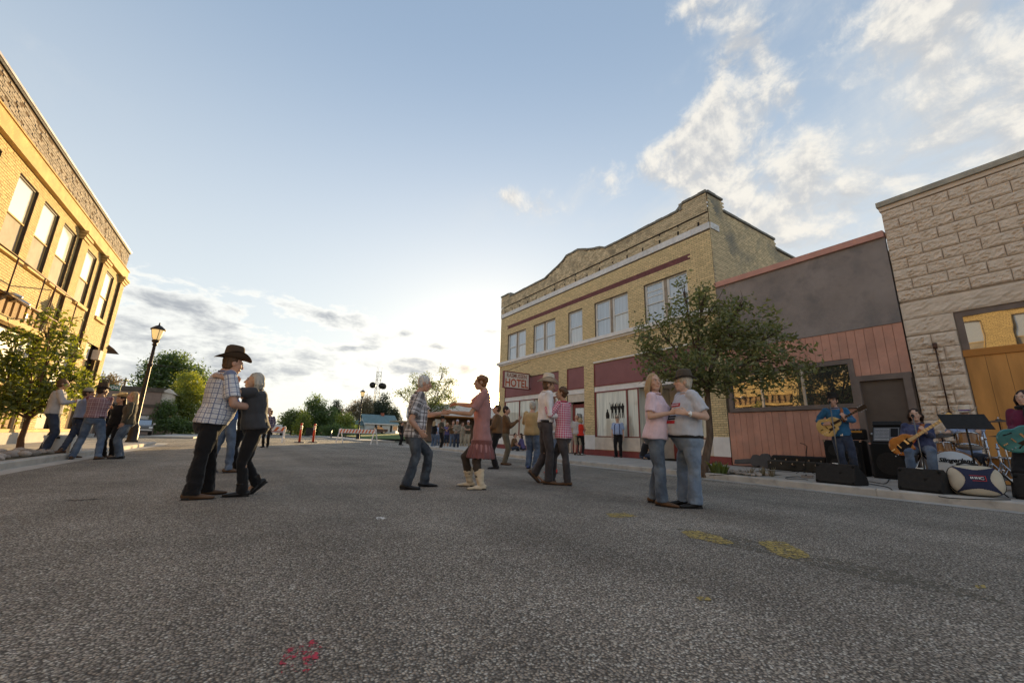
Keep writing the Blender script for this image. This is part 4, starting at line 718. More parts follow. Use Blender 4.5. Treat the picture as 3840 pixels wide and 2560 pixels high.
# ------------------------------------------------------------------ lawn and far ground
b = MB(); P = [(9.6, 56, .14), (60, 56, .14), (120, 100, 1.1), (120, 200, 1.3), (9.8, 200, .6), (9.7, 100, .55)]; b.add([(12.6, 54, .15), (75, 54, .15), (75, 98, 1.1), (75, 300, 1.2), (12.6, 300, .9), (12.6, 98, .75)], [(0, 1, 2, 5), (5, 2, 3, 4)]); b.build('lawn', M_['lawn'], kind='structure')
b = MB(); b.add([(9.3, 80, .05), (12.6, 80, .15), (12.6, 300, .5), (9.3, 300, .1)], [(0, 1, 2, 3)]); b.add([(-40, 75, .05), (-3.6, 75, .05), (-3.6, 300, .1), (-40, 300, .3)], [(0, 1, 2, 3)]); b.build('verge', M_['lawn'], kind='structure')
# ------------------------------------------------------------------ shelter beyond the hotel (roof made taller on purpose, to hold the low sun off the road)
t = thing('shelter', 'flat white roofed shelter behind the standing spectators', 'shelter', (25, 48, 0))
b = MB(); b.bb((18.6, 45, 3.1), (44, 57, 4.45)); b.build('roof', M_['white'], t)
b = MB(); b.bb((18.7, 45.1, 2.98), (43.9, 56.9, 3.095)); b.build('ceiling', M_['plytrim'], t)
for X in (19.2, 25.5, 31.8, 38, 43.5):
    b = MB(); b.bb((X-.12, 45.3, 0), (X+.12, 45.54, 2.978)); b.build('post', M_['ltbrown'], t)
b = MB(); b.bb((18.9, 52, 0), (43.8, 56.6, 2.978)); b.build('wall', M_['ltbrown'], t)
b = MB(); b.bb((19.0, 47.0, 1.9), (20.4, 47.08, 2.7)); b.build('notice', M_['signwhite'], t)
# ------------------------------------------------------------------ tan building at the far left, car before it
t = thing('tan_building', 'tan flat roofed building with dark trim behind the street lamp on the left', 'building', (-13, 60, 0)); Yb = 58
x1 = atY(590, 1550, Yb)[0]
b = MB(); b.bb((-30, Yb, 0), (x1, Yb+14, 4.75)); b.build('wall', M_['ltbrown'], t)
b = MB(); b.bb((-30.2, Yb-.12, 4.5), (x1+.12, Yb+14, 4.95)); b.build('roof_edge', M_['dframe'], t)
b = MB(); b.bb((-30, Yb-.15, 2.85), (x1+.3, Yb-.005, 3.15)); b.build('trim_band', M_['dframe'], t)
b = MB(); b.bb((x1+.005, Yb+.2, 3.2), (x1+.9, Yb+10, 4.6)); b.add([(x1, Yb, 4.6), (x1+1.1, Yb, 4.4), (x1+.5, Yb, 5.0), (x1, Yb+10, 4.6), (x1+1.1, Yb+10, 4.4), (x1+.5, Yb+10, 5.0)], [(0, 1, 2), (5, 4, 3), (0, 3, 4, 1), (1, 4, 5, 2), (2, 5, 3, 0)]); b.build('gable', M_['stucco'], t)
for X in (-16.8, -13.2): b = MB(); b.bb((X, Yb-.06, 0), (X+.3, Yb+.02, 4.4)); b.build('corner_board', M_['dframe'], t)
w = MB(); a0, a1 = atY(522, 1555, Yb)[0], atY(556, 1600, Yb)[0]; w.bb((a0, Yb-.05, .5), (a1, Yb-.005, 2.05)); w = w.build('window', M_['dframe'], t); b = MB(); b.bb((a0+.12, Yb-.06, .62), (a1-.12, Yb-.052, 1.93)); b.build('pane', M_['gsky2'], w)
def car(name, label, x, y, z, rz, body, L=4.5, pickup=False, group=None):
    t = thing(name, label, 'pickup truck' if pickup else 'car', (x, y, z)); c, s = math.cos(rz), math.sin(rz)
    T = lambda p: v3(x+p[0]*c-p[1]*s, y+p[0]*s+p[1]*c, z+p[2])
    w = .88; h = L/2
    prof = [(-h, .45), (-h, .98), (-h*.95, 1.05), (h*.45, 1.02), (h*.93, .88), (h, .7), (h, .42), (h*.8, .3), (-h*.8, .3)] if not pickup else [(-h, .55), (-h, 1.12), (-h+.05, 1.15), (h*.5, 1.15), (h*.95, 1.05), (h, .9), (h, .5), (h*.8, .4), (-h*.8, .4)]
    def ext(b, pr, ws, wt=None):
        k = len(pr); V = [T((-ws, a, q)) for a, q in pr]+[T((ws, a, q)) for a, q in pr]; b.add(V, [tuple(range(k)), tuple(range(k, 2*k))[::-1]]+[(i, k+i, k+(i+1) % k, (i+1) % k) for i in range(k)]); return b
    ext(MB(), prof, w).build('body', body, t)
    cb = [(-h*.62, 1.03), (-h*.42, 1.42), (h*.12, 1.45), (h*.5, 1.0)] if not pickup else [(-h*.12, 1.152), (-h*.06, 1.72), (h*.28, 1.72), (h*.52, 1.152)]
    ext(MB(), cb, w*.84).build('cabin_glass', M_['gdark'], t)
    rf = [(cb[1][0]-.03, cb[1][1]+.002), (cb[1][0], cb[1][1]+.07), (cb[2][0], cb[2][1]+.07), (cb[2][0]+.04, cb[2][1]+.002)]; ext(MB(), rf, w*.82).build('roof', M_['white'] if pickup else body, t)
    for sx in (-1, 1):
        for yy in (-h*.62, h*.62):
            b = MB(); b.tube([T((sx*(w-.2), yy, .33)), T((sx*(w+.02), yy, .33))], .33, 14, smooth=False); wh = b.build('wheel', M_['tar'], t); b = MB(); b.tube([T((sx*(w+.021), yy, .33)), T((sx*(w+.03), yy, .33))], .19, 12, smooth=False); b.build('rim', M_['silver'], wh)
        b = MB(); p = T((sx*(w-.12), -h-.012, .9)); b.box(p, (.2, .03, .34 if pickup else .14), rz); b.build('tail_light', M_['red'], t)
        b = MB(); p = T((sx*(w-.16), h*.985, .72)); b.box(p, (.26, .1, .14), rz); b.build('headlight', M_['signwhite'], t)
        b = MB(); b.box(T((sx*(w+.08), h*.36, 1.08)), (.18, .12, .13), rz); b.build('mirror', M_['silver'], t)
    b = MB(); b.box(T((0, -h-.03, .5)), (w*1.9, .08, .14), rz); b.box(T((0, h+.0, .5)), (w*1.9, .08, .14), rz); b.build('bumper', M_['silver'], t)
    return t
paint_red = mat('red_car_paint', (.35, .02, .015), .3, coat=.6, var=.04); paint_dark = mat('dark_car_paint', (.03, .03, .04), .3, coat=.6, var=.04); paint_grey = mat('grey_car_paint', (.12, .11, .10), .35, coat=.5, var=.05)
car('pickup_truck', 'red pickup truck parked in the road behind the left barricade', 4.25, 83, .0, .02, paint_red, 5.2, True)
car('parked_car', 'grey car nosed up to the tan building beside the street lamp', -8.9, 53.5, .02, rad(190), paint_grey, 4.4)
car('parked_car', 'dark low car parked before the white house', 25.2, 97.6, .78, rad(88), paint_dark, 4.6)
# ------------------------------------------------------------------ white house with teal roof, brown annex
teal = mat('teal_roof', (.13, .20, .21), .6, var=.15, vscale=1.5); siding = mat('white_siding', (.62, .62, .60), .7, var=.05)
t = thing('white_house', 'white clapboard house with teal roof across the lawn', 'house', (26.5, 102, 1.0)); hx0, hx1, hy0, hy1, hz = 23.0, 30.2, 99.5, 106.5, 1.0; ym = (hy0+hy1)/2
b = MB(); b.add([(hx0, hy0, hz-.4), (hx1, hy0, hz-.4), (hx1, hy1, hz-.4), (hx0, hy1, hz-.4), (hx0, hy0, 3.2), (hx1, hy0, 3.2), (hx1, hy1, 3.2), (hx0, hy1, 3.2), (hx0, ym, 5.1), (hx1, ym, 5.1)], [(0, 1, 5, 4), (1, 2, 6, 9, 5), (2, 3, 7, 6), (3, 0, 4, 8, 7)]); b.build('wall', siding, t)
for k in range(9): b = MB(); b.bb((hx0, hy0-.03, hz+.05+k*.23), (hx1, hy0-.004, hz+.235+k*.23)); b.build('siding_board', siding, t)
b = MB()
for q0, q1, sg_ in ((hy0-.5, ym, 1), (hy1+.5, ym, -1)): b.add([(hx0-.5, q0, 2.98), (hx1+.5, q0, 2.98), (hx1+.5, q1, 5.15), (hx0-.5, q1, 5.15), (hx0-.5, q0, 3.12), (hx1+.5, q0, 3.12), (hx1+.5, q1, 5.29), (hx0-.5, q1, 5.29)], [(0, 1, 2, 3), (7, 6, 5, 4), (0, 4, 5, 1), (1, 5, 6, 2), (3, 2, 6, 7), (0, 3, 7, 4)])
rf = b.build('roof', teal, t); b = MB(); b.bb((27.2, ym-.5, 4.4), (27.9, ym+.3, 5.75)); b.build('chimney', M_['brown'], rf)
b = MB(); b.bb((hx0-.5, hy0-.56, 2.88), (hx1+.5, hy0-.5, 3.1)); b.build('gutter', M_['white'], t)
for a, c, e, f, nm in ((25.6, 26.3, 1.0, 2.75, 'door'), (29.3, 30.6, 1.5, 2.7, 'window')):
    d = MB().bb((a, hy0-.09, e), (c, hy0-.032, f)).build(nm, M_['white'], t); MB().bb((a+.12, hy0-.10, e+.15), (c-.12, hy0-.092, f-.12)).build('pane', M_['gdark'], d)
    for s in (a-.5, c+.08): MB().bb((s, hy0-.08, 1.2), (s+.42, hy0-.031, 2.72)).build('shutter', M_['dark'], t)
t = thing('house_annex', 'small white annex with teal roof beside the lamp post', 'house', (21.2, 101, 1))
b = MB(); b.bb((20.3, 101, .6), (22.9, 105, 2.7)); b.build('wall', siding, t); b = MB(); b.add([(20, 100.6, 2.6), (22.95, 100.6, 2.6), (22.95, 103, 3.7), (20, 103, 3.7), (20, 105.4, 2.6), (22.95, 105.4, 2.6)], [(0, 1, 2, 3), (3, 2, 5, 4), (0, 3, 4), (1, 5, 2), (0, 4, 5, 1)]); b.build('roof', teal, t)
MB().bb((21.6, 100.93, 1.0), (22.2, 100.995, 2.4)).build('shutter', M_['dark'], t)
t = thing('brown_annex', 'low brown building with flat overhanging roof right of the white house', 'building', (28, 86, 1)); MB().bb((27.0, 84, .4), (36, 86.5, 3.2)).build('wall', M_['ltbrown'], t); MB().bb((25.0, 83.2, 3.203), (36.5, 87.2, 3.5)).build('roof', M_['frame'], t); MB().bb((27.8, 83.95, 1.6), (28.2, 83.996, 2.6)).build('window', M_['dframe'], t)
# ------------------------------------------------------------------ lattice tower, utility pole
Yt = 140; c0 = atY(1393, 1560, Yt); t = thing('lattice_tower', 'tall steel lattice tower with dish antennas behind the trees', 'tower', (c0[0]+.8, Yt, 0)); X0 = c0[0]+.9; zt = atY(1399, 1392, Yt)[2]
b = MB(); cor = [(-.8, -.5), (.8, -.5), (0, .9)]; lv = np.linspace(0, zt, 16)
for cx_, cy_ in cor: b.tube([(X0+cx_*1.15, Yt+cy_*1.15, 0), (X0+cx_, Yt+cy_, zt)], .07, 5)
b.build('leg', M_['blackmetal'], t); b = MB()
for i in range(15):
    for j in range(3):
        a, c = cor[j], cor[(j+1) % 3]; p, q = (a, c) if i % 2 else (c, a); b.tube([(X0+p[0], Yt+p[1], lv[i]), (X0+q[0], Yt+q[1], lv[i+1])], .04, 4); b.tube([(X0+a[0], Yt+a[1], lv[i+1]), (X0+c[0], Yt+c[1], lv[i+1])], .035, 4)
b.build('lattice', M_['blackmetal'], t); dz = atY(1390, 1444, Yt)[2]
for dx, dy, dd in ((-1.7, -.6, -.35), (1.05, -.9, .15), (1.9, .4, .5)):
    b = MB(); d = unit((dd, -1, 0)); p = v3(X0+dx, Yt+dy, dz); b.tube([p, p+d*.7], [1.0, 1.0], 18); b.ball(p+d*.72, (.98, .98, .98), 12) if 0 else None; b.build('dish', M_['blackmetal'], t)
for cx_, cy_ in cor: MB().tube([(X0+cx_, Yt+cy_, zt), (X0+cx_, Yt+cy_, zt+1.6)], .03, 4).build('whip_antenna', M_['blackmetal'], t)
Yp = 82; p0 = atY(473, 1417, Yp); p1 = atY(434, 1424, Yp); p2 = atY(505, 1430, Yp); t = thing('utility_pole', 'wooden utility pole with one crossarm above the tan building', 'utility pole', (p0[0], Yp, 0))
MB().tube([(p0[0], Yp, 0), p0], [.16, .12], 8).build('pole', M_['bark2'], t); b = MB(); a = v3(p1[0], Yp-.15, p0[2]-.45); c = v3(p2[0], Yp-.15, p0[2]-.45); b.tube([a, c], .07, 4); b.build('crossarm', M_['bark2'], t)
for f in (.08, .35, .65, .92): MB().tube([a*(1-f)+c*f, a*(1-f)+c*f+[0, 0, .22]], .05, 6).build('insulator', M_['silver'], t)
b = MB(); b.tube([c-[.15, 0, 0], c-[.2, 0, .35], c-[.0, 0, .55]], .05, 5); b.build('fuse_link', M_['blackmetal'], t)
# ------------------------------------------------------------------ street lamps, sign, barricades, posts
amber = mat('sunlit_amber_glass', (.75, .52, .22), .5, var=.05, emit=.22)  # lamp is unlit; faint emission stands in for sunlight through the glass
def lamp(loc, label):
    t = thing('street_lamp', label, 'street lamp', loc, 'street lamps'); L_ = v3(loc)
    b = MB(); b.lathe(L_, [(.23, 0), (.23, .05), (.19, .10), (.185, .5), (.16, .62), (.17, .68), (.12, .74), (.085, .85), (.07, 3.4), (.062, 4.4)], 14); b.build('post', M_['blackmetal'], t)
    b = MB(); b.lathe(L_+[0, 0, 3.42], [(.075, 0), (.10, .03), (.10, .1), (.072, .14)], 14); b.lathe(L_+[0, 0, 4.40], [(.06, 0), (.11, .05), (.07, .12), (.14, .2), (.15, .26), (.1, .3)], 14); b.build('collar', M_['blackmetal'], t)
    b = MB(); b.lathe(L_+[0, 0, 4.702], [(.11, 0), (.16, .1), (.235, .42), (.24, .46)], 16); b.build('lamp_glass', amber, t)
    b = MB()
    for k in range(4): a = k*math.pi/2+.4; b.tube([L_+[.115*math.cos(a), .115*math.sin(a), 4.70], L_+[.165*math.cos(a), .165*math.sin(a), 4.8], L_+[.245*math.cos(a), .245*math.sin(a), 5.16]], .012, 5)
    b.build('cage', M_['blackmetal'], t)
    b = MB(); b.lathe(L_+[0, 0, 5.165], [(.29, 0), (.30, .04), (.2, .13), (.12, .2), (.04, .24), (.025, .3), (.035, .33), (.005, .38)], 16); b.build('lamp_cap', M_['blackmetal'], t)
    b = MB(); b.tube([L_+[0, 0, 3.5], L_+[.95, .1, 3.5]], .014, 6); b.build('banner_arm', M_['blackmetal'], t); return t
l1 = lamp((-4.3, 24.77, KH), 'tall dark street lamp on the left corner behind the woman with long hair')
dup(l1, (10.3, 47.6, KH), label='dark street lamp standing near the lawn behind the striped barricade')
t = thing('street_sign', 'green street name sign reading SOUTH THOMAS', 'street sign', (-8.2, 41.6, 0)); Ys = 41.6; a, c = atY(355, 1447, Ys), atY(449, 1456, Ys); zc = (a[2]+c[2])/2
b = MB(); b.bb((a[0]-.05, Ys-.012, zc-.21), (c[0]+.05, Ys+.012, zc+.21)); b.build('blade', M_['green'], t); b = MB(); b.tube([((a[0]+c[0])/2, Ys+.05, 0), ((a[0]+c[0])/2, Ys+.05, zc+.65)], .035, 8); b.build('pole', M_['iron'], t)
textmesh('SOUTH  THOMAS', .37, ((a[0]+c[0])/2, Ys-.014, zc), (1, 0, 0), (0, 0, 1), 'lettering', M_['signwhite'], t, .002, sx=(c[0]-a[0])/2.95, bold=.008)
orange = mat('orange_reflector', (.62, .12, .02), .5, var=.08); postred = mat('orange_red_plastic', (.70, .07, .03), .45, var=.08); refl = mat('pale_reflector', (.80, .62, .48), .4)
def barricade(A, B, label):
    A, B = v3(A), v3(B); t = thing('barricade', label, 'barricade', (A+B)/2, 'striped road barricades'); d = unit(B-A); w = np.cross((0, 0, 1), d); Ln = np.linalg.norm(B-A)
    for p in (A, B):
        b = MB()
        for s in (-1, 1): b.tube([p+w*s*.30, p+w*s*.03+[0, 0, 1.12]], .045, 4, smooth=False)
        b.tube([p-w*.2+[0, 0, .35], p+w*.2+[0, 0, .35]], .03, 4); b.build('leg_frame', M_['white'], t)
    for s, off in ((1, -.09), (-1, .09)):
        if off > 0: continue
        O_ = A-d*.1+w*off+v3(0, 0, .78); L2 = Ln+.2
        b = MB(); P = lambda x, z, q: O_+d*x+v3(0, 0, z)+w*q
        b.add([P(0, 0, 0), P(L2, 0, 0), P(L2, .30, 0), P(0, .30, 0), P(0, 0, .03), P(L2, 0, .03), P(L2, .30, .03), P(0, .30, .03)], [(0, 1, 2, 3), (7, 6, 5, 4), (0, 4, 5, 1), (1, 5, 6, 2), (2, 6, 7, 3), (3, 7, 4, 0)]); bd = b.build('board', M_['white'], t)
        k = 0; x = .12
        while x < L2-.35:
            b = MB(); b.add([P(x, .025, -.004), P(x+.19, .025, -.004), P(x+.36, .275, -.004), P(x+.17, .275, -.004)], [(3, 2, 1, 0)]); b.build('stripe', orange, bd); x += .40
    return t
A = G(1272, 1660, 0); Bq = G(1402, 1667, 0); barricade(A, Bq, 'orange and white striped barricade in front of the lawn'); A = G(1060, 1659, 0); barricade((A[0]-2.2, A[1]+.6, 0), A, 'orange and white striped barricade partly hidden by the dancing couple')
def delineator(loc, label):
    t = thing('delineator_post', label, 'traffic post', loc, 'orange traffic posts'); p = v3(loc)
    b = MB(); b.lathe(p, [(.36, 0), (.36, .03), (.3, .05), (.1, .06)], 12); b.build('base', M_['tar'], t)
    b = MB(); b.lathe(p, [(.085, .06), (.07, 1.25), (.05, 1.27), (.05, 1.30), (.075, 1.32), (.075, 1.38), (.02, 1.40)], 12); pt = b.build('post', postred, t)
    for z in (.93, 1.10): b = MB(); b.lathe(p, [(.079, z), (.078, z+.11)], 12); b.build('reflector', refl, pt)
    return t
p = G(1122, 1659, 0); q = G(1173, 1659, 0); d0 = delineator(p, 'left one of two orange traffic posts between the barricades'); dup(d0, tuple(q), label='right one of two orange traffic posts between the barricades')
t = thing('utility_cabinet', 'grey board screen under the dark tree left of the bicycle', 'screen', (9.9, 80, 0)); a, c = atY(1146, 1618, 80), atY(1183, 1614, 80)
for k in range(8): X = a[0]+(c[0]-a[0])*k/8; MB().bb((X+.01, 80, 0), (X+(c[0]-a[0])/8-.01, 80.08, 1.45)).build('board', M_['blackmetal'], t)
# bicycle standing on the far kerb and a blue bench
def bicycle(x, y, rz, label):
    t = thing('bicycle', label, 'bicycle', (x, y, .13)); c, s = math.cos(rz), math.sin(rz); T = lambda a, h, w=0: v3(x+a*c-w*s, y+a*s+w*c, .13+h)
    for a in (-.52, .52):
        b = MB(); b.tube([T(a+.33*math.cos(q), .34+.33*math.sin(q)) for q in np.linspace(0, 2*math.pi, 24, endpoint=False)], .02, 6, close=True); w = b.build('wheel', M_['tar'], t); b = MB()
        for q in np.linspace(0, math.pi, 7)[:-1]: b.tube([T(a+.32*math.cos(q), .34+.32*math.sin(q)), T(a-.32*math.cos(q), .34-.32*math.sin(q))], .003, 3)
        b.build('spokes', M_['silver'], w)
    fb = mat('blue_frame', (.03, .05, .16), .4, coat=.4); b = MB()
    for p, q in (((-.05, .32), (-.15, .85)), ((-.05, .32), (.38, .82)), ((-.14, .80), (.36, .88)), ((-.52, .34), (-.05, .32)), ((-.52, .34), (-.14, .80)), ((.52, .34), (.38, .95))): b.tube([T(*p), T(*q)], .02, 6)
    b.build('frame', fb, t); b = MB(); b.ball(T(-.17, .93), (.13, .08, .04), 8); b.build('saddle', M_['tar'], t); b = MB(); b.tube([T(.36, 1.0, -.28), T(.40, 1.03, 0), T(.36, 1.0, .28)], .016, 6); b.build('handlebar', M_['blackmetal'], t)
p = G(1241, 1641, .13); bicycle(p[0], p[1], rad(75), 'blue bicycle standing on the kerb near the dark shrub')
p = G(1298, 1640, .13); t = thing('bench', 'blue topped bench at the edge of the lawn behind the barricade', 'bench', p); blue = mat('blue_board', (.02, .03, .14), .5)
for k in range(4): MB().bb((p[0]-1.1, p[1]+k*.14, .68), (p[0]+3.2, p[1]+k*.14+.12, .73)).build('plank', blue, t)
for X in (-.1, 1.8): MB().bb((p[0]+X, p[1]+.1, .1), (p[0]+X+.1, p[1]+.45, .677)).build('leg', M_['blackmetal'], t)
# ------------------------------------------------------------------ stone beds, weeds, cool box, road paint
def rockmesh(seed):
    rr = np.random.default_rng(seed); b = MB(); b.ball((0, 0, 0), 1, 10); V = b.v[0]; k = rr.normal(size=(3, 3))*1.3
    V = V*(1+.10*np.sin(V@k[0]+1)+.08*np.sin(V@k[1]*1.6))[:, None]*np.array([1, .8, .55]); b.v[0] = V; me = b.mesh('river_stone'); me.materials.append(M_['stone']); return me
RK = [rockmesh(s) for s in range(5)]
def stonebed(x0, x1, y0, y1, n, r0, r1, label, group, seed):
    rr = np.random.default_rng(seed); k = 0; pts = []
    for _ in range(n*6):
        r = rr.uniform(r0, r1); p = v3(rr.uniform(x0, x1), rr.uniform(y0, y1), KH+.012+r*.3)
        if all(np.linalg.norm(p[:2]-q[:2]) > (r+s)*.72 for q, s in pts): pts.append((p, r))
        if len(pts) >= n: break
    for p, r in pts:
        o = bpy.data.objects.new('river_stone', RK[int(rr.integers(5))]); SC.collection.objects.link(o); o.location = p; o.rotation_euler = (rr.normal(0, .2), rr.normal(0, .2), rr.uniform(0, 6.3)); o.scale = (r, r, r); o['label'] = label; o['category'] = 'stone'; o['group'] = group
sheet('bed_left', [(-5.0, 9.5), (-3.74, 9.5), (-3.74, 15.6), (-5.0, 15.6)], KH+.008, M_['earth']); sheet('bed_right', [(9.45, 4.9), (10.7, 4.9), (10.7, 7.0), (9.45, 7.0)], KH+.008, M_['earth'])
stonebed(-4.95, -3.8, 9.6, 14.4, 110, .07, .15, 'smooth grey river stone in the bed under the small bright tree', 'river stones under the left tree', 4)
stonebed(9.5, 10.65, 4.9, 6.95, 120, .03, .065, 'small pale stone in the bed round the broad tree', 'small stones round the right tree', 6)
def grassy(name, cx, cy, n, r, h, label, cat='weed', seed=1, m=None):
    rr = np.random.default_rng(seed); t = thing(name, label, cat, (cx, cy, KH)); V = []; F = []
    for i in range(n):
        a, q = rr.uniform(0, 6.3), r*rr.uniform(0, 1)**.6; p = v3(cx+q*math.cos(a), cy+q*math.sin(a), KH); hh = h*rr.uniform(.5, 1.2); d = v3(math.cos(a), math.sin(a), 0)*hh*rr.uniform(.1, .7); w = np.cross(d, (0, 0, 1)); w = unit(w)*.007*(1+2*(cat == 'weed')); k = len(V)
        V += [p-w, p+w, p+d*.4+w*1.4+[0, 0, hh*.6], p+d*.4-w*1.4+[0, 0, hh*.6], p+d+[0, 0, hh]]; F += [(k, k+1, k+2, k+3), (k+3, k+2, k+4)]
    b = MB(); b.add(V, F); b.build('blades', m or LF['left'], t); return t
grassy('weed', 9.15+.35, 5.75, 80, .2, .24, 'green weedy clump at the foot of the broad tree', seed=2)
for i, (gx, gy) in enumerate(((9.75, 5.15), (9.9, 4.75), (10.0, 5.0))): grassy('grass_tuft', gx, gy, 14, .06, .2, ['thin dry grass tuft in the stone bed, nearest the tree', 'thin dry grass tuft at the band end of the stone bed', 'thin dry grass tuft between the other two in the stone bed'][i], 'grass tuft', seed=9+i, m=LF['brn'])
p = (G(190, 1695, KH)+G(268, 1690, KH))/2; t = thing('cool_box', 'white cool box on the pavement behind the man in the pale blue shirt', 'cool box', p); foam = mat('white_plastic', (.70, .68, .66), .5, var=.04)
MB().box(p+[0, 0, .17], (.5, .9, .34)).build('box', foam, t); MB().box(p+[0, 0, .378], (.53, .93, .07)).build('lid', foam, t); MB().box(p+[-.0, -.475, .36], (.06, .02, .05)).build('latch', M_['blackmetal'], t)
def wornpaint(name, col, thr, sc):
    m = mat(name, col, .8, var=.2, vscale=30); nt = m.node_tree; N = nt.nodes; L = nt.links; tr = N.new('ShaderNodeBsdfTransparent'); mx = N.new('ShaderNodeMixShader'); tc = N.new('ShaderNodeTexCoord'); nz = N.new('ShaderNodeTexNoise'); L.new(tc.outputs['Object'], nz.inputs[0]); nz.inputs['Scale'].default_value = sc; nz.inputs['Detail'].default_value = 8; nz.inputs['Roughness'].default_value = .7
    mr = N.new('ShaderNodeMapRange'); L.new(nz.outputs[0], mr.inputs[0]); mr.inputs[1].default_value = thr-.03; mr.inputs[2].default_value = thr+.03; L.new(mr.outputs[0], mx.inputs[0]); L.new(tr.outputs[0], mx.inputs[1]); L.new(N['Principled BSDF'].outputs[0], mx.inputs[2]); L.new(mx.outputs[0], N['Material Output'].inputs[0]); return m
yp = wornpaint('worn_yellow_paint', (.40, .30, .10), .48, 30); rp = wornpaint('red_spray', (.45, .04, .07), .55, 34); wp = wornpaint('white_spot_paint', (.8, .8, .78), .5, 30); tarp = wornpaint('tar_film', (.155, .138, .105), .52, 22)
def splat(name, label, pts, m, z=.004, cat='road marking', group=None):
    P = [G(x, y, 0) for x, y in pts]; c = sum(P)/len(P); b = MB(); k = []
    for i in range(len(P)):
        for f in (0, .33, .66): q = P[i]*(1-f)+P[(i+1) % len(P)]*f; k.append((q-c)*RNG.uniform(.86, 1.1)+c)
    b.add([(q[0], q[1], z) for q in k], [tuple(range(len(k)))]); b.build(name, m, base=(c[0], c[1], 0), label=label, category=cat, group=group)
splat('road_marking', 'worn yellow paint patch on the road nearest the couple in tee shirts', [(2275, 1925), (2345, 1922), (2390, 1935), (2330, 1942), (2290, 1938)], yp)
splat('road_marking', 'long worn yellow paint patch left of the largest patch', [(2540, 1992), (2620, 1990), (2700, 2010), (2770, 2042), (2700, 2040), (2600, 2018)], yp)
splat('road_marking', 'largest worn yellow paint patch on the dark asphalt', [(2840, 2030), (2940, 2030), (3020, 2070), (3050, 2096), (2950, 2094), (2880, 2062)], yp)
splat('road_marking', 'small faint yellow paint fleck at the right edge of the road', [(3655, 2195), (3690, 2193), (3700, 2206), (3665, 2208)], yp)
splat('road_marking', 'small yellow paint fleck alone below the two long patches', [(2610, 2238), (2660, 2238), (2668, 2252), (2625, 2254)], yp)
splat('tar_streak', 'faint dark tar streak running through the worn yellow paint', [(2500, 1975), (2760, 2010), (3060, 2080), (3400, 2150), (3720, 2230), (3700, 2260), (3350, 2190), (3000, 2110), (2700, 2040)], tarp, .002)
def crack(label, pts, w):
    P = [G(x, y, 0) for x, y in pts]; rr = np.random.default_rng(int(pts[0][0])); Q = []
    for k in range(len(P)-1):
        for f in np.linspace(0, 1, 9)[:-1]: Q.append(P[k]*(1-f)+P[k+1]*f+rr.normal(0, w*1.2, 3)*[1, 1, 0])
    d = unit(Q[-1]-Q[0]); s_ = np.cross(d, UPZ); b = MB(); V = []
    for i, q in enumerate(Q): ww = w*rr.uniform(.3, 1)*(1 if 0 < i < len(Q)-1 else .1); V += [(q+s_*ww)[:2].tolist()+[.003], (q-s_*ww)[:2].tolist()+[.003]]
    b.add(V, [(2*i, 2*i+1, 2*i+3, 2*i+2) for i in range(len(Q)-1)]); b.build('road_crack', M_['tar'], base=(Q[0][0], Q[0][1], 0), label=label, category='road crack')
UPZ = v3(0, 0, 1)
crack('short dark crack in the asphalt left of the man in the black hat', [(245, 1877), (310, 1874), (392, 1870)], .018)
crack('thin dark crack running along the edge of the right gutter', [(1950, 1723), (2100, 1745), (2300, 1772), (2500, 1790)], .012)
splat('paint_splash', 'scattered red spray paint splash on the asphalt at the front', [(1090, 2430), (1180, 2400), (1215, 2430), (1190, 2480), (1150, 2530), (1060, 2520), (1040, 2480)], rp)
splat('paint_spot', 'small white spot on the asphalt left of the middle', [(1408, 1938), (1440, 1937), (1446, 1946), (1415, 1949)], wp)
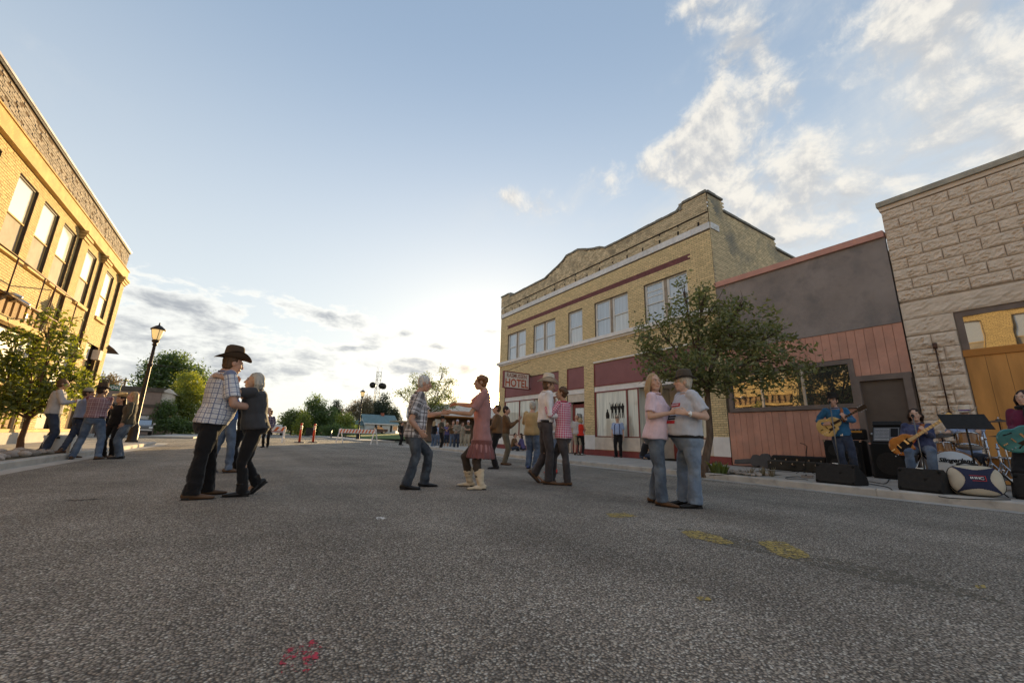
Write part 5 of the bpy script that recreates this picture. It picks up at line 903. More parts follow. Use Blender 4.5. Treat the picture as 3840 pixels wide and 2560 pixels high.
# ------------------------------------------------------------------ people
UP = v3(0, 0, 1)
def clothmat(name, col, pattern=None, c2=None, c3=None, p=.09, rough=.9, fade=None):
    m = mat(name, col, rough, var=.10, vscale=9, bump=.0012, bscale=260, spec=.15); nt = m.node_tree; N = nt.nodes; L = nt.links; b = N['Principled BSDF']
    b.inputs['Sheen Weight'].default_value = .15
    src = b.inputs['Base Color'].links[0].from_socket
    def M(op, a, c=0.0):
        n = N.new('ShaderNodeMath'); n.operation = op
        for i, q in ((0, a), (1, c)):
            if hasattr(q, 'links'): L.new(q, n.inputs[i])
            else: n.inputs[i].default_value = q
        return n.outputs[0]
    def X(f, a, c):
        n = N.new('ShaderNodeMix'); n.data_type = 'RGBA'; L.new(f, n.inputs[0])
        for i, q in ((6, a), (7, c)):
            if hasattr(q, 'links'): L.new(q, n.inputs[i])
            else: n.inputs[i].default_value = (*q, 1)
        return n.outputs[2]
    if pattern:
        at = N.new('ShaderNodeAttribute'); at.attribute_name = 'cuv'; sp = N.new('ShaderNodeSeparateXYZ'); L.new(at.outputs['Vector'], sp.inputs[0]); u, v = sp.outputs[0], sp.outputs[1]
        st = lambda q, per, w, o=0.0: M('LESS_THAN', M('FRACT', M('ADD', M('DIVIDE', q, per), 10.0+o)), w)
        if pattern == 'gingham': src = X(M('MULTIPLY', M('ADD', st(u, p, .5), st(v, p, .5)), .5), src, c2)
        if pattern == 'plaid':
            src = X(M('MULTIPLY', M('ADD', st(u, p, .42), st(v, p, .42)), .42), src, c2); src = X(M('MULTIPLY', M('MAXIMUM', st(u, p, .10, .3), st(v, p, .10, .3)), .8), src, c3 or c2)
        if pattern == 'grid': src = X(M('MULTIPLY', M('MAXIMUM', st(u, p, .16), st(v, p, .16)), .85), src, c2); src = X(M('MULTIPLY', M('MAXIMUM', st(u, p*2, .06, .25), st(v, p*2, .06, .25)), .7), src, c3 or c2)
        if pattern == 'stripe': src = X(st(u, p, .4), src, c2)
    if fade:
        nz = N.new('ShaderNodeTexNoise'); tc = N.new('ShaderNodeTexCoord'); L.new(tc.outputs['Object'], nz.inputs[0]); nz.inputs['Scale'].default_value = 4.5; nz.inputs['Detail'].default_value = 6; mr = N.new('ShaderNodeMapRange'); L.new(nz.outputs[0], mr.inputs[0]); mr.inputs[1].default_value = .42; mr.inputs[2].default_value = .72; src = X(mr.outputs[0], src, fade)
    L.new(src, b.inputs['Base Color']); return m
def skinmat():
    m = bpy.data.materials.new('skin'); m.use_nodes = True; nt = m.node_tree; b = nt.nodes['Principled BSDF']; at = nt.nodes.new('ShaderNodeAttribute'); at.attribute_name = 'skin_tone'; nt.links.new(at.outputs['Color'], b.inputs['Base Color']); b.inputs['Roughness'].default_value = .55; b.inputs['Specular IOR Level'].default_value = .35
    b.inputs['Subsurface Weight'].default_value = .0; return m
SKIN = skinmat()
def hairmat(name, c): return mat(name, c, .6, var=.25, vscale=30, bump=.004, bscale=120, spec=.3, stretch=(1, 1, .12))
CL = dict(jean=clothmat('blue_jeans', (.085, .12, .19), fade=(.17, .22, .30)), djean=clothmat('dark_jeans', (.03, .04, .07), fade=(.06, .075, .11)), ljean=clothmat('pale_jeans', (.16, .21, .29), fade=(.28, .34, .42)), gjean=clothmat('grey_blue_jeans', (.075, .095, .13), fade=(.17, .21, .26)), dgjean=clothmat('dark_grey_jeans', (.035, .042, .055), fade=(.11, .13, .155)), black=clothmat('black_cloth', (.014, .013, .014)), char=clothmat('charcoal_cloth', (.055, .055, .06)), white=clothmat('white_shirt', (.72, .70, .70)),
  hat_plaid=clothmat('blue_check_shirt', (.66, .65, .67), 'grid', (.10, .13, .25), (.28, .32, .42), .062), bw_plaid=clothmat('black_white_plaid', (.62, .60, .62), 'plaid', (.035, .03, .035), (.015, .012, .015), .15), gingham=clothmat('pink_gingham', (.68, .54, .58), 'gingham', (.50, .035, .12), None, .042), red_plaid=clothmat('dull_red_plaid', (.30, .20, .22), 'grid', (.14, .035, .05), (.55, .47, .48), .05), chk=clothmat('tan_check', (.42, .36, .28), 'plaid', (.10, .09, .08), None, .09), pur_plaid=clothmat('purple_plaid', (.16, .14, .22), 'plaid', (.04, .03, .06), (.4, .36, .42), .12),
  pink=clothmat('pale_pink_tee', (.72, .55, .61)), grey=clothmat('grey_tee', (.50, .51, .56)), rose=clothmat('rose_tunic', (.40, .20, .19)), dkjean=clothmat('brown_black_jeans', (.050, .044, .046), fade=(.085, .075, .075)), tan=clothmat('tan_jacket', (.44, .31, .15)), red=clothmat('red_vest', (.62, .04, .025)), blue=clothmat('blue_shirt', (.035, .13, .26)), pblue=clothmat('pale_blue_shirt', (.34, .42, .62)), gblue=clothmat('grey_blue_shirt', (.22, .26, .38)), lgrey=clothmat('light_grey_shirt', (.46, .43, .42)), olive=clothmat('olive_jacket', (.075, .065, .045)), legg=clothmat('dark_leggings', (.06, .045, .035)), brown=clothmat('brown_cloth', (.16, .09, .045)), khaki=clothmat('khaki_cloth', (.40, .34, .25)), camo=clothmat('camouflage_cloth', (.20, .17, .12), fade=(.07, .06, .045)), indigo=clothmat('dark_blue_print', (.035, .045, .11), fade=(.12, .14, .26)), maroon=clothmat('maroon_top', (.13, .02, .05)), purple=clothmat('purple_top', (.13, .11, .26)), royal=clothmat('royal_blue', (.04, .12, .34)),
  leath=mat('brown_leather', (.12, .065, .035), .5, var=.2, bump=.001), bleath=mat('black_leather', (.018, .016, .016), .4, var=.15), cream=mat('cream_leather', (.60, .50, .36), .6, var=.15, bump=.001), redshoe=mat('red_shoe', (.55, .04, .03), .6), blueshoe=mat('blue_shoe', (.08, .11, .26), .7), white_shoe=mat('pale_shoe', (.55, .52, .48), .7),
  felt=mat('brown_felt', (.085, .055, .035), .9, var=.15), gfelt=mat('grey_brown_felt', (.085, .07, .055), .95, var=.15), wfelt=mat('cream_felt', (.62, .55, .45), .9, var=.08), straw=mat('straw', (.62, .47, .24), .8, var=.15, vscale=30, bump=.002), tanfelt=mat('tan_straw', (.42, .34, .27), .9, var=.12), bfelt=mat('black_felt', (.02, .018, .016), .9), capc=mat('khaki_cap', (.27, .25, .20), .9), wcap=mat('pale_cap', (.55, .47, .52), .9), dcap=mat('dark_red_cap', (.06, .015, .025), .9), band=mat('hat_band', (.03, .022, .02), .7),
  h_white=hairmat('white_hair', (.60, .57, .53)), h_grey=hairmat('silver_blond_hair', (.48, .43, .36)), h_blond=hairmat('blond_hair', (.42, .30, .16)), h_lblond=hairmat('long_blond_hair', (.40, .27, .14)), h_brown=hairmat('brown_hair', (.11, .06, .03)), h_dbrown=hairmat('dark_brown_hair', (.035, .02, .014)), h_red=hairmat('auburn_hair', (.20, .09, .035)), eye=mat('eye_dark', (.02, .015, .012), .2), eyew=mat('eye_white', (.7, .68, .65), .3), gold=mat('gold_metal', (.6, .42, .15), .3, metal=1))
S_PALE, S_TAN, S_RUDDY, S_DARK = (.56, .36, .27), (.44, .26, .17), (.50, .29, .21), (.30, .17, .11)
JOBS = []
def wave(V, f, seed, n=7, st=(1, 1, 1)):
    rr = np.random.default_rng(seed); V = V*np.array(st); o = np.zeros(len(V))
    for i in range(n):
        k = rr.normal(size=3); k = k/np.linalg.norm(k)*f*rr.uniform(.5, 1.7); k2 = rr.normal(size=3)*f*.4
        o += np.sin(V@k+rr.uniform(0, 6.3)+1.3*np.sin(V@k2+rr.uniform(0, 6.3)))
    return o/n**.5
def job(mb, voxel, name, m, parent, post=None, smooth=2): JOBS.append((mb, voxel, name, m, parent, post, smooth))
def run_jobs():
    """fuse each set of overlapping shapes into one continuous skin"""
    obs = []
    for (mb, vx, name, m, parent, post, sm) in JOBS:
        me = mb.mesh('work'); o = bpy.data.objects.new('work', me); TMP.collection.objects.link(o); r = o.modifiers.new('r', 'REMESH'); r.mode = 'VOXEL'; r.voxel_size = vx
        s = o.modifiers.new('s', 'SMOOTH'); s.iterations = sm; s.factor = .5; obs.append(o)
    TMP.view_layers[0].update(); dg = TMP.view_layers[0].depsgraph
    for o, (mb, vx, name, m, parent, post, sm) in zip(obs, JOBS):
        me = bpy.data.meshes.new_from_object(o.evaluated_get(dg)); me.name = name; n = len(me.vertices); co = np.empty(n*3); me.vertices.foreach_get('co', co); co = co.reshape(-1, 3); no = np.empty(n*3); me.vertices.foreach_get('normal', no); no = no.reshape(-1, 3)
        if post: co = post(me, co, no)
        me.vertices.foreach_set('co', (co-worldloc(parent)).ravel()); me.polygons.foreach_set('use_smooth', [True]*len(me.polygons)); me.materials.clear(); me.materials.append(m); me.update()
        ob = bpy.data.objects.new(name, me); SC.collection.objects.link(ob); ob.parent = parent; bpy.data.objects.remove(o); FUSED[(parent.name, name)] = (ob, co)
    JOBS.clear()
FUSED = {}
def ring_loft(b, rings, seg=18, caps=True):
    V = []
    for c, a, d in rings:
        for j in range(seg): t = 2*math.pi*j/seg; V.append(c+a*math.cos(t)+d*math.sin(t))
    k = len(rings); F = [(i*seg+j, i*seg+(j+1) % seg, (i+1)*seg+(j+1) % seg, (i+1)*seg+j) for i in range(k-1) for j in range(seg)]
    if caps: F += [tuple(range(seg))[::-1], tuple((k-1)*seg+j for j in range(seg))]
    b.add(V, F, 0, True)
def ik(a, c, l1, l2, hint):
    d = c-a; L = np.linalg.norm(d); k = max(1.0, L*1.002/(l1+l2)); l1, l2 = l1*k, l2*k; L = max(L, abs(l1-l2)+1e-4); x = (l1*l1-l2*l2+L*L)/(2*L); h = math.sqrt(max(0, l1*l1-x*x)); e = unit(d); hh = hint-e*np.dot(hint, e); return a+e*x+unit(hh)*h
BODY = {'m': [(-.2, .10, .095, 0), (-.1, .150, .115, -.005), (0, .163, .122, -.008), (.15, .156, .116, 0), (.32, .146, .110, .004), (.55, .160, .118, .008), (.75, .172, .112, .004), (.88, .150, .092, 0), (.97, .08, .066, 0), (1.05, .057, .057, 0)],
        'f': [(-.2, .10, .10, 0), (-.1, .158, .122, -.012), (0, .166, .125, -.012), (.15, .150, .110, 0), (.34, .126, .098, .004), (.55, .142, .116, .016), (.72, .150, .112, .018), (.88, .132, .085, 0), (.97, .07, .06, 0), (1.05, .050, .050, 0)]}
def view_axes(B): v = unit((B[0], B[1], 0)); return v, v3(v[1], -v[0], 0)
def ang(B, phi): v, r = view_axes(B); return v*math.cos(rad(phi))+r*math.sin(rad(phi))
def person(label, B, J, H=1.75, sex='m', wt=1.0, belly=0.0, skin=S_RUDDY, shirt=None, pants=None, shoes=None, hair=None, hat=None, lod=1, group=None, sleeve='long', hem=.10, belt=None, plen=1.0, flare=1.0, boot=0.0, loose=1.0, fwd=None, cfwd=None, hfwd=None, skirt=None, neckline=.965, seed=0, beard=None):
    s = H/1.75; B = v3(B); t = thing('person', label, 'person', B, group); P, N, Hd = J['pel'], J['neck'], J['head']; g0 = B[2]
    f = unit(fwd); cf = unit(cfwd if cfwd is not None else fwd); hf = unit(hfwd if hfwd is not None else cfwd if cfwd is not None else fwd); rt = unit(np.cross(f, UP)); crt = unit(np.cross(cf, UP)); hr = unit(np.cross(hf, UP)); hu = np.cross(hr, hf)
    vb, vc = {2: (.0078, .0105), 1: (.012, .014), 0: (.017, .019)}[lod]
    bend = J.get('bend', v3(0, 0, 0)); ax = lambda q: P*(1-q)+N*q+bend*(4*q*(1-q))
    tu = unit(N-P)
    def axes(q): l = unit(rt*(1-min(max(q, 0), 1))+crt*min(max(q, 0), 1)); tg = unit(ax(q+.05)-ax(q-.05)); l = unit(l-tg*np.dot(l, tg)); return l, np.cross(tg, l)
    def rings(secs, add, q0=-9, q1=9, bl=belly, wmul=1.0):
        out = []; qs = [x[0] for x in secs]; lst = sorted({q for q in list(qs)+[q0, q1] if q0 <= q <= q1 and -.5 < q < 1.2})
        for q in lst:
            rx, ry, fo = (float(np.interp(q, qs, [x[i] for x in secs])) for i in (1, 2, 3)); l, d = axes(q); bb = bl*math.exp(-((q-.27)/.27)**2)
            w = wt if q < .9 else 1+(wt-1)*.4
            out.append((ax(q)+d*(fo+bb*.6)*s, l*(rx*w+add+bb*.35)*s*wmul, d*(ry*w+add+bb*.55)*s)); 
        return out
    SH = J.get('sh') or [N+crt*.168*s*(.93 if sex == 'f' else 1)*(.6+.4*wt)-tu*.052*s, N-crt*.168*s*(.93 if sex == 'f' else 1)*(.6+.4*wt)-tu*.052*s]
    HP = [P+rt*.088*s*(.5+.5*wt)-UP*.03*s, P-rt*.088*s*(.5+.5*wt)-UP*.03*s]
    WR, EL, AN, KN = J['wr'], list(J.get('el') or [None, None]), J['an'], list(J.get('kn') or [None, None])
    for i in (0, 1):
        sg = 1 if i == 0 else -1
        if EL[i] is None: EL[i] = ik(SH[i], WR[i], .285*s, .255*s, -UP*.8+crt*sg*.7-cf*.35)
        if KN[i] is None: KN[i] = ik(HP[i], AN[i], .43*s, .42*s, f+rt*sg*.12)
    toe = [unit(x) for x in (J.get('toe') or [f+rt*.2, f-rt*.2])]; heel = J.get('heel') or [0, 0]
    # --- body: one continuous surface
    b = MB(); sec = BODY[sex]; ring_loft(b, rings(sec, 0))
    hc = s*1.05; X = lambda r, fo, u: Hd+hr*r*hc+hf*fo*hc+hu*u*hc; R = np.stack([hr, hf, hu], 1)
    b.tube([N-tu*.05*s, N+UP*.02*s, Hd-hu*.07*hc-hf*.012*hc], [.060*s, .056*s, .055*s], 10, dome=True)
    for c, r3 in ((X(0, -.010, .022), (.077, .096, .104)), (X(0, .022, -.030), (.064, .076, .094)), (X(0, .042, -.088), (.046, .048, .036)), (X(0, .081, .030), (.052, .020, .012)), (X(.036, .062, -.028), (.024, .026, .026)), (X(-.036, .062, -.028), (.024, .026, .026))): b.ball(c, np.array(r3)*hc, 14, R=R)
    b.tube([X(0, .090, .016), X(0, .104, -.012), X(0, .112, -.030)], [.009*hc, .011*hc, .015*hc], 8, dome=True); b.ball(X(0, .092, -.066), np.array((.026, .012, .011))*hc, 8, R=R)
    for q in (1, -1): b.ball(X(.078*q, -.012, -.006), np.array((.011, .024, .034))*hc, 8, R=R)
    aw = (.9 if sex == 'f' else 1)*(.55+.45*wt)
    for i in (0, 1):
        b.ball(SH[i], .062*s*aw, 10); b.tube([SH[i], SH[i]*.5+EL[i]*.5, EL[i]], [.052*s*aw, .050*s*aw, .041*s*aw], 10, dome=True); b.tube([EL[i], EL[i]*.7+WR[i]*.3, WR[i]], [.041*s*aw, .044*s*aw, .028*s*aw], 10, dome=True)
        hd = unit(J['hand'][i]-WR[i]) if J.get('hand') and J['hand'][i] is not None else unit(WR[i]-EL[i]); inn = J.get('palm', [None, None])[i]; inn = unit(inn) if inn is not None else unit((ax(.4)-WR[i]))
        pn = unit(inn-hd*np.dot(inn, hd)); sd = np.cross(hd, pn)*(1 if i == 0 else -1); th = UP*.0+sd if np.dot(sd, UP) > -.2 else -sd; hs = s*(.92 if sex == 'f' else 1)
        b.tube([WR[i], WR[i]+hd*.045*hs, WR[i]+hd*.088*hs], [.026*hs, .040*hs, .041*hs], 10, ry=[.024*hs, .017*hs, .014*hs], up=sd, dome=True)
        cu = J.get('curl', .45)
        for k, (of, ln) in enumerate(((-.030, .058), (-.010, .074), (.011, .080), (.031, .070))):
            q0 = WR[i]+hd*.084*hs+th*of*1.05*hs; q1 = q0+unit(hd+th*of*4+pn*cu*.4)*ln*.55*hs; q2 = q1+unit(hd+pn*cu*1.5)*ln*.5*hs
            b.tube([q0, q1, q2], [.0098*hs, .0092*hs, .0078*hs], 7, dome=True)
        q0 = WR[i]+hd*.032*hs+th*.032*hs; q1 = q0+unit(hd*.75+th*.75+pn*.25)*.040*hs; b.tube([q0, q1, q1+unit(hd+th*.15+pn*.3)*.032*hs], [.014*hs, .0115*hs, .0088*hs], 7, dome=True)
        b.tube([HP[i], HP[i]*.5+KN[i]*.5, KN[i]], [.086*s*wt**.5, .076*s*wt**.5, .056*s], 10, dome=True); b.tube([KN[i], KN[i]*.68+AN[i]*.32, AN[i]], [.054*s, .057*s, .037*s], 10, dome=True)
        dz = -UP*math.cos(heel[i])+toe[i]*math.sin(heel[i]); td = toe[i]*math.cos(heel[i])+UP*math.sin(heel[i])*-1
        b.tube([AN[i]-td*.04*s+dz*.035*s, AN[i]+td*.07*s+dz*.045*s, AN[i]+td*.16*s+dz*.055*s], [.026*s, .022*s, .014*s], 8, dome=True)
    hcol = np.array(hair[1]) if hair and hair[1] is not None else None
    def bpost(me, co, no, skin=skin):
        c = np.ones((len(co), 4)); sk = np.array(skin); c[:, :3] = sk*(1+.06*wave(co, 40, seed+3)[:, None]); rel = (co-Hd)/hc; x, y, z = rel@hr, rel@hf, rel@hu
        def spot(cx, cy, cz, rx, ry, rz, col, k=1.0):
            w = np.clip(1.4-np.sqrt(((np.abs(x)-cx)/rx)**2+((y-cy)/ry)**2+((z-cz)/rz)**2), 0, 1)[:, None]*k; c[:, :3] = c[:, :3]*(1-w)+np.array(col)*w
        spot(0, .10, -.066, .026, .03, .009, sk*np.array((.85, .50, .48)), .9); spot(.045, .08, -.03, .025, .03, .025, sk*np.array((1.02, .82, .78)), .5); spot(0, .115, -.028, .02, .02, .018, sk*np.array((1.02, .82, .78)), .5)
        if hcol is not None: spot(.034, .09, .034, .020, .03, .007, hcol*.8+sk*.15, .8)
        if beard is not None: spot(0, .09, -.055, .035, .03, .007, beard, .8); spot(0, .07, -.105, .04, .05, .03, beard, .6)
        a = me.attributes.new('skin_tone', 'FLOAT_COLOR', 'POINT'); a.data.foreach_set('color', c.ravel()); return co
    job(b, vb, 'body', SKIN, t, bpost)
    if lod >= 1:
        for q in (1, -1):
            e = MB(); e.ball(X(.033*q, .0865, .010), np.array((.0135, .010, .0085))*hc, 8, R=R); ew = e.build('eye', CL['eyew'], t); e = MB(); e.ball(X(.033*q, .0935, .010), np.array((.0068, .005, .0068))*hc, 8, R=R); e.build('iris', CL['eye'], ew)
    # --- clothes
    segs_t = [(ax(-.2), ax(1.0), .15*s*wt)]
    def cloth_post(segs, amp, fr, st, sd, cuff=None):
        def fn(me, co, no):
            best = np.full(len(co), 9.0); U = np.zeros((len(co), 3))
            for k, (a, c, r) in enumerate(segs):
                d = c-a; L = np.linalg.norm(d); d = d/L; q = np.clip((co-a)@d, 0, L); ctr = a+q[:, None]*d; rel = co-ctr; ds = np.linalg.norm(rel, axis=1)-r; e1 = cf if k == 0 else unit(np.cross(d, crt)); e1 = unit(e1-d*np.dot(e1, d)); e2 = np.cross(d, e1)
                th = np.arctan2(rel@e2, rel@e1); k_ = ds < best; best = np.where(k_, ds, best); U[k_, 0] = th[k_]*r; U[k_, 1] = q[k_]
            a = me.attributes.new('cuv', 'FLOAT_VECTOR', 'POINT'); a.data.foreach_set('vector', U.ravel())
            w = wave(co, fr, sd, st=st)*amp+wave(co, fr*2.6, sd+5, st=st)*amp*.4
            if cuff is not None:
                for p_ in cuff: w = w*(1+1.1*np.exp(-(np.linalg.norm(co-p_, axis=1)/(.13*s))**2))
            return co+no*w[:, None]
        return fn
    if pants:
        b = MB(); ring_loft(b, rings(sec, .012, -.2, .13 if hem > 0 else .12)); segs = []
        for i in (0, 1):
            A2 = KN[i]*(1-plen)+AN[i]*plen if plen < 1 else AN[i]-UP*.035*s+(AN[i]-KN[i])*.0
            kw = .009*loose
            b.tube([HP[i]+UP*.02*s, HP[i]*.5+KN[i]*.5, KN[i]], [(.090+kw*.4)*s*wt**.5, (.078+kw)*s*wt**.5, (.060+kw)*s], 12)
            b.ball(KN[i], (.060+kw)*s, 12); M2 = KN[i]*.55+A2*.45
            b.tube([KN[i], M2, A2], [(.060+kw)*s, (.058+kw)*s*(1+flare)/2, (.050+kw+.004)*s*flare], 12); segs += [(HP[i], KN[i], .08*s), (KN[i], A2, .06*s)]
        job(b, vc, 'trousers' if plen > .6 else 'shorts', pants, t, cloth_post(segs, .0034*s, 30, (1, 1, 1.25), seed+11, [KN[0], KN[1], AN[0]+UP*.05, AN[1]+UP*.05]))
    if shirt:
        ad = .016+.008*loose; b = MB(); rs = rings(sec, ad, min(hem, .98), neckline)
        if hem < 0 and skirt is None: c, l, d = rs[0]; rs[0] = (c, l*1.03, d*1.03)
        if skirt is not None:
            c, l, d = rs[0]; rs = [(c-tu*skirt*s, l*1.22, d*1.28), (c-tu*skirt*.5*s, l*1.12, d*1.15)]+rs
        ring_loft(b, rs, 22); segs = [(ax(-.3), ax(1.0), .16*s*wt)]
        for i in (0, 1):
            b.ball(SH[i]-tu*.004, (.074 if sleeve != 'none' else .060)*s*aw, 12)
            if sleeve == 'none': continue
            if sleeve == 'short': e = SH[i]*.22+EL[i]*.78; b.tube([SH[i], e], [.072*s*aw, .068*s*aw*(1+.12*loose)], 12)
            else:
                b.tube([SH[i], SH[i]*.5+EL[i]*.5, EL[i]], [.070*s*aw, .062*s*aw, .055*s*aw], 12, dome=True); we = WR[i]*.98+EL[i]*.02; b.tube([EL[i], EL[i]*.5+we*.5, we], [.055*s*aw, .052*s*aw, .038*s], 12); b.ball(EL[i], .056*s*aw, 10)
            segs += [(SH[i], EL[i], .06*s), (EL[i], WR[i], .05*s)]
        job(b, vc, 'shirt', shirt, t, cloth_post(segs, .0046*s, 26, (1, 1, .75), seed+23, [EL[0], EL[1], ax(.2)]))
        if neckline > .95 and lod == 2:
            l, d = axes(.97); b = MB(); b.tube([ax(.985)+l*.068*s*math.cos(q)+d*.064*s*math.sin(q)+tu*.012*s for q in np.linspace(0, 2*math.pi, 20, endpoint=False)], .013*s, 6, ry=.020*s, up=tu, close=True); b.build('collar', shirt, t)
    if belt:
        l, d = axes(.09); rx = ry = 0; c, a, e = rings(sec, .020, .09, .09)[0]; b = MB(); b.tube([c+a*math.cos(q)+e*math.sin(q) for q in np.linspace(0, 2*math.pi, 28, endpoint=False)], .021*s, 6, ry=.006*s, up=tu, close=True); b.build('belt', belt, t)
        b = MB(); b.box(c+e*1.03, (.05*s, .014, .04*s), R=np.stack([l, unit(e), tu], 1)); b.build('buckle', M_['silver'], t)
    if shoes:
        for i in (0, 1):
            h_ = heel[i]; td = toe[i]*math.cos(h_)-UP*math.sin(h_); dn = -UP*math.cos(h_)-toe[i]*math.sin(h_); sd = np.cross(td, dn); A = AN[i]
            b = MB(); pts = [A-td*.062*s+dn*.040*s, A-td*.01*s+dn*.040*s, A+td*.08*s+dn*.052*s, A+td*.15*s+dn*.058*s, A+td*.205*s+dn*.062*s]
            b.tube(pts, [.036*s, .040*s, .043*s, .040*s, .026*s], 12, ry=[.040*s, .044*s, .032*s, .024*s, .017*s], up=sd, dome=True); b.tube([A+dn*.035*s, A-dn*(.03+boot)*s+(KN[i]-A)*0], [.044*s, (.046+.12*boot*.2)*s], 10)
            if boot: b.tube([A, A+unit(KN[i]-A)*boot*.5*s, A+unit(KN[i]-A)*boot*s], [.056*s, .066*s, .074*s], 12)
            job(b, max(.0085, vb), 'boot' if boot else 'shoe', shoes, t, (lambda me, co, no: co+no*(wave(co, 60, 77, st=(1, 1, 1.6))*.004)[:, None]) if boot > .15 else None)
            b = MB(); so = MB(); so.slab([(-.085, -.03), (-.06, -.042), (.05, -.044), (.13, -.046), (.2, -.034), (.235, 0), (.2, .034), (.13, .046), (.05, .044), (-.06, .042), (-.085, .03)] if False else [(q[0]*s, q[1]*s) for q in ((-.09, -.03), (-.06, -.041), (.05, -.042), (.13, -.045), (.2, -.034), (.235, 0), (.2, .034), (.13, .045), (.05, .042), (-.06, .041), (-.09, .03))], A+dn*.083*s, td, sd, .014*s); so.box(A-td*.045*s+dn*.075*s, (.07*s, .07*s, .03*s), R=np.stack([td, sd, -dn], 1)); so.build('sole', CL['bleath'], t)
    # --- hair and hat
    if hair and hair[0] != 'bald':
        st, hc_, hm = hair; b = MB(); hatted = hat is not None
        if st in ('short', 'curly', 'bob', 'long', 'fringe'):
            b.ball(X(0, -.020, .030), np.array((.084, .098, .106 if not hatted else .098))*hc, 16, R=R); b.ball(X(0, -.045, -.02), np.array((.078, .062, .075))*hc, 14, R=R)
        if st == 'fringe': b.ball(X(0, .068, .072), np.array((.066, .034, .034))*hc, 10, R=R)
        if st == 'curly':
            rr = np.random.default_rng(seed+7)
            for _ in range(46): d = unit(rr.normal(size=3)); d[2] = abs(d[2])*.9-.25; q = hr*d[0]*.088+hf*(d[1]*.098-.02)+hu*(d[2]*.12+.03); b.ball(Hd+q*hc if d[1] < .55 or d[2] > .35 else Hd+(hu*.11-hf*.02)*hc, rr.uniform(.02, .034)*hc, 8)
        if st in ('bob', 'long'):
            ln = {'bob': .15, 'long': J.get('hairlen', .42)}[st]; rr = np.random.default_rng(seed+5); k = 15
            for j in range(k):
                a = math.pi*(.12+1.76*j/(k-1))-math.pi*0; q = X(.080*math.sin(a), .082*math.cos(a)-.012, .02)
                if math.cos(a) > (.55 if J.get('hairfront') else (-.05 if st == 'long' else .25)): continue
                side = hr*math.sin(a); e = q-UP*ln*s*rr.uniform(.82, 1.05)+side*.015*s-hf*(.015 if st == 'long' else 0)*s+J.get('hairblow', v3(0, 0, 0)); m1 = q*.6+e*.4+side*.02*s+(-hf if math.cos(a) < .2 else hf*0)*.012*s
                b.tube([X(.05*math.sin(a), .05*math.cos(a)-.02, .09), q, m1, e], [.024*s, .027*s, .028*s, .010*s], 7, dome=True)
        def hpost(me, co, no):
            w = wave(co, 150, seed+2, 8, (1, 1, .18))*.0022+wave(co, 60, seed+9, 6, (1, 1, .3))*.003; return co+no*w[:, None]
        # keep the face free: hair shapes stay behind the brow line
        job(b, max(.0085, vb*.95), 'hair', hm, t, hpost, 1)
        if hair and st in ('short',): pass
    if hat: make_hat(hat, t, Hd, hr, hf, hu, hc)
    return t, dict(P=P, N=N, Hd=Hd, hr=hr, hf=hf, hu=hu, hc=hc, ax=ax, axes=axes, s=s, SH=SH, EL=EL, WR=WR, KN=KN, AN=AN, rings=lambda q, a: rings(sec, a, q, q)[0])
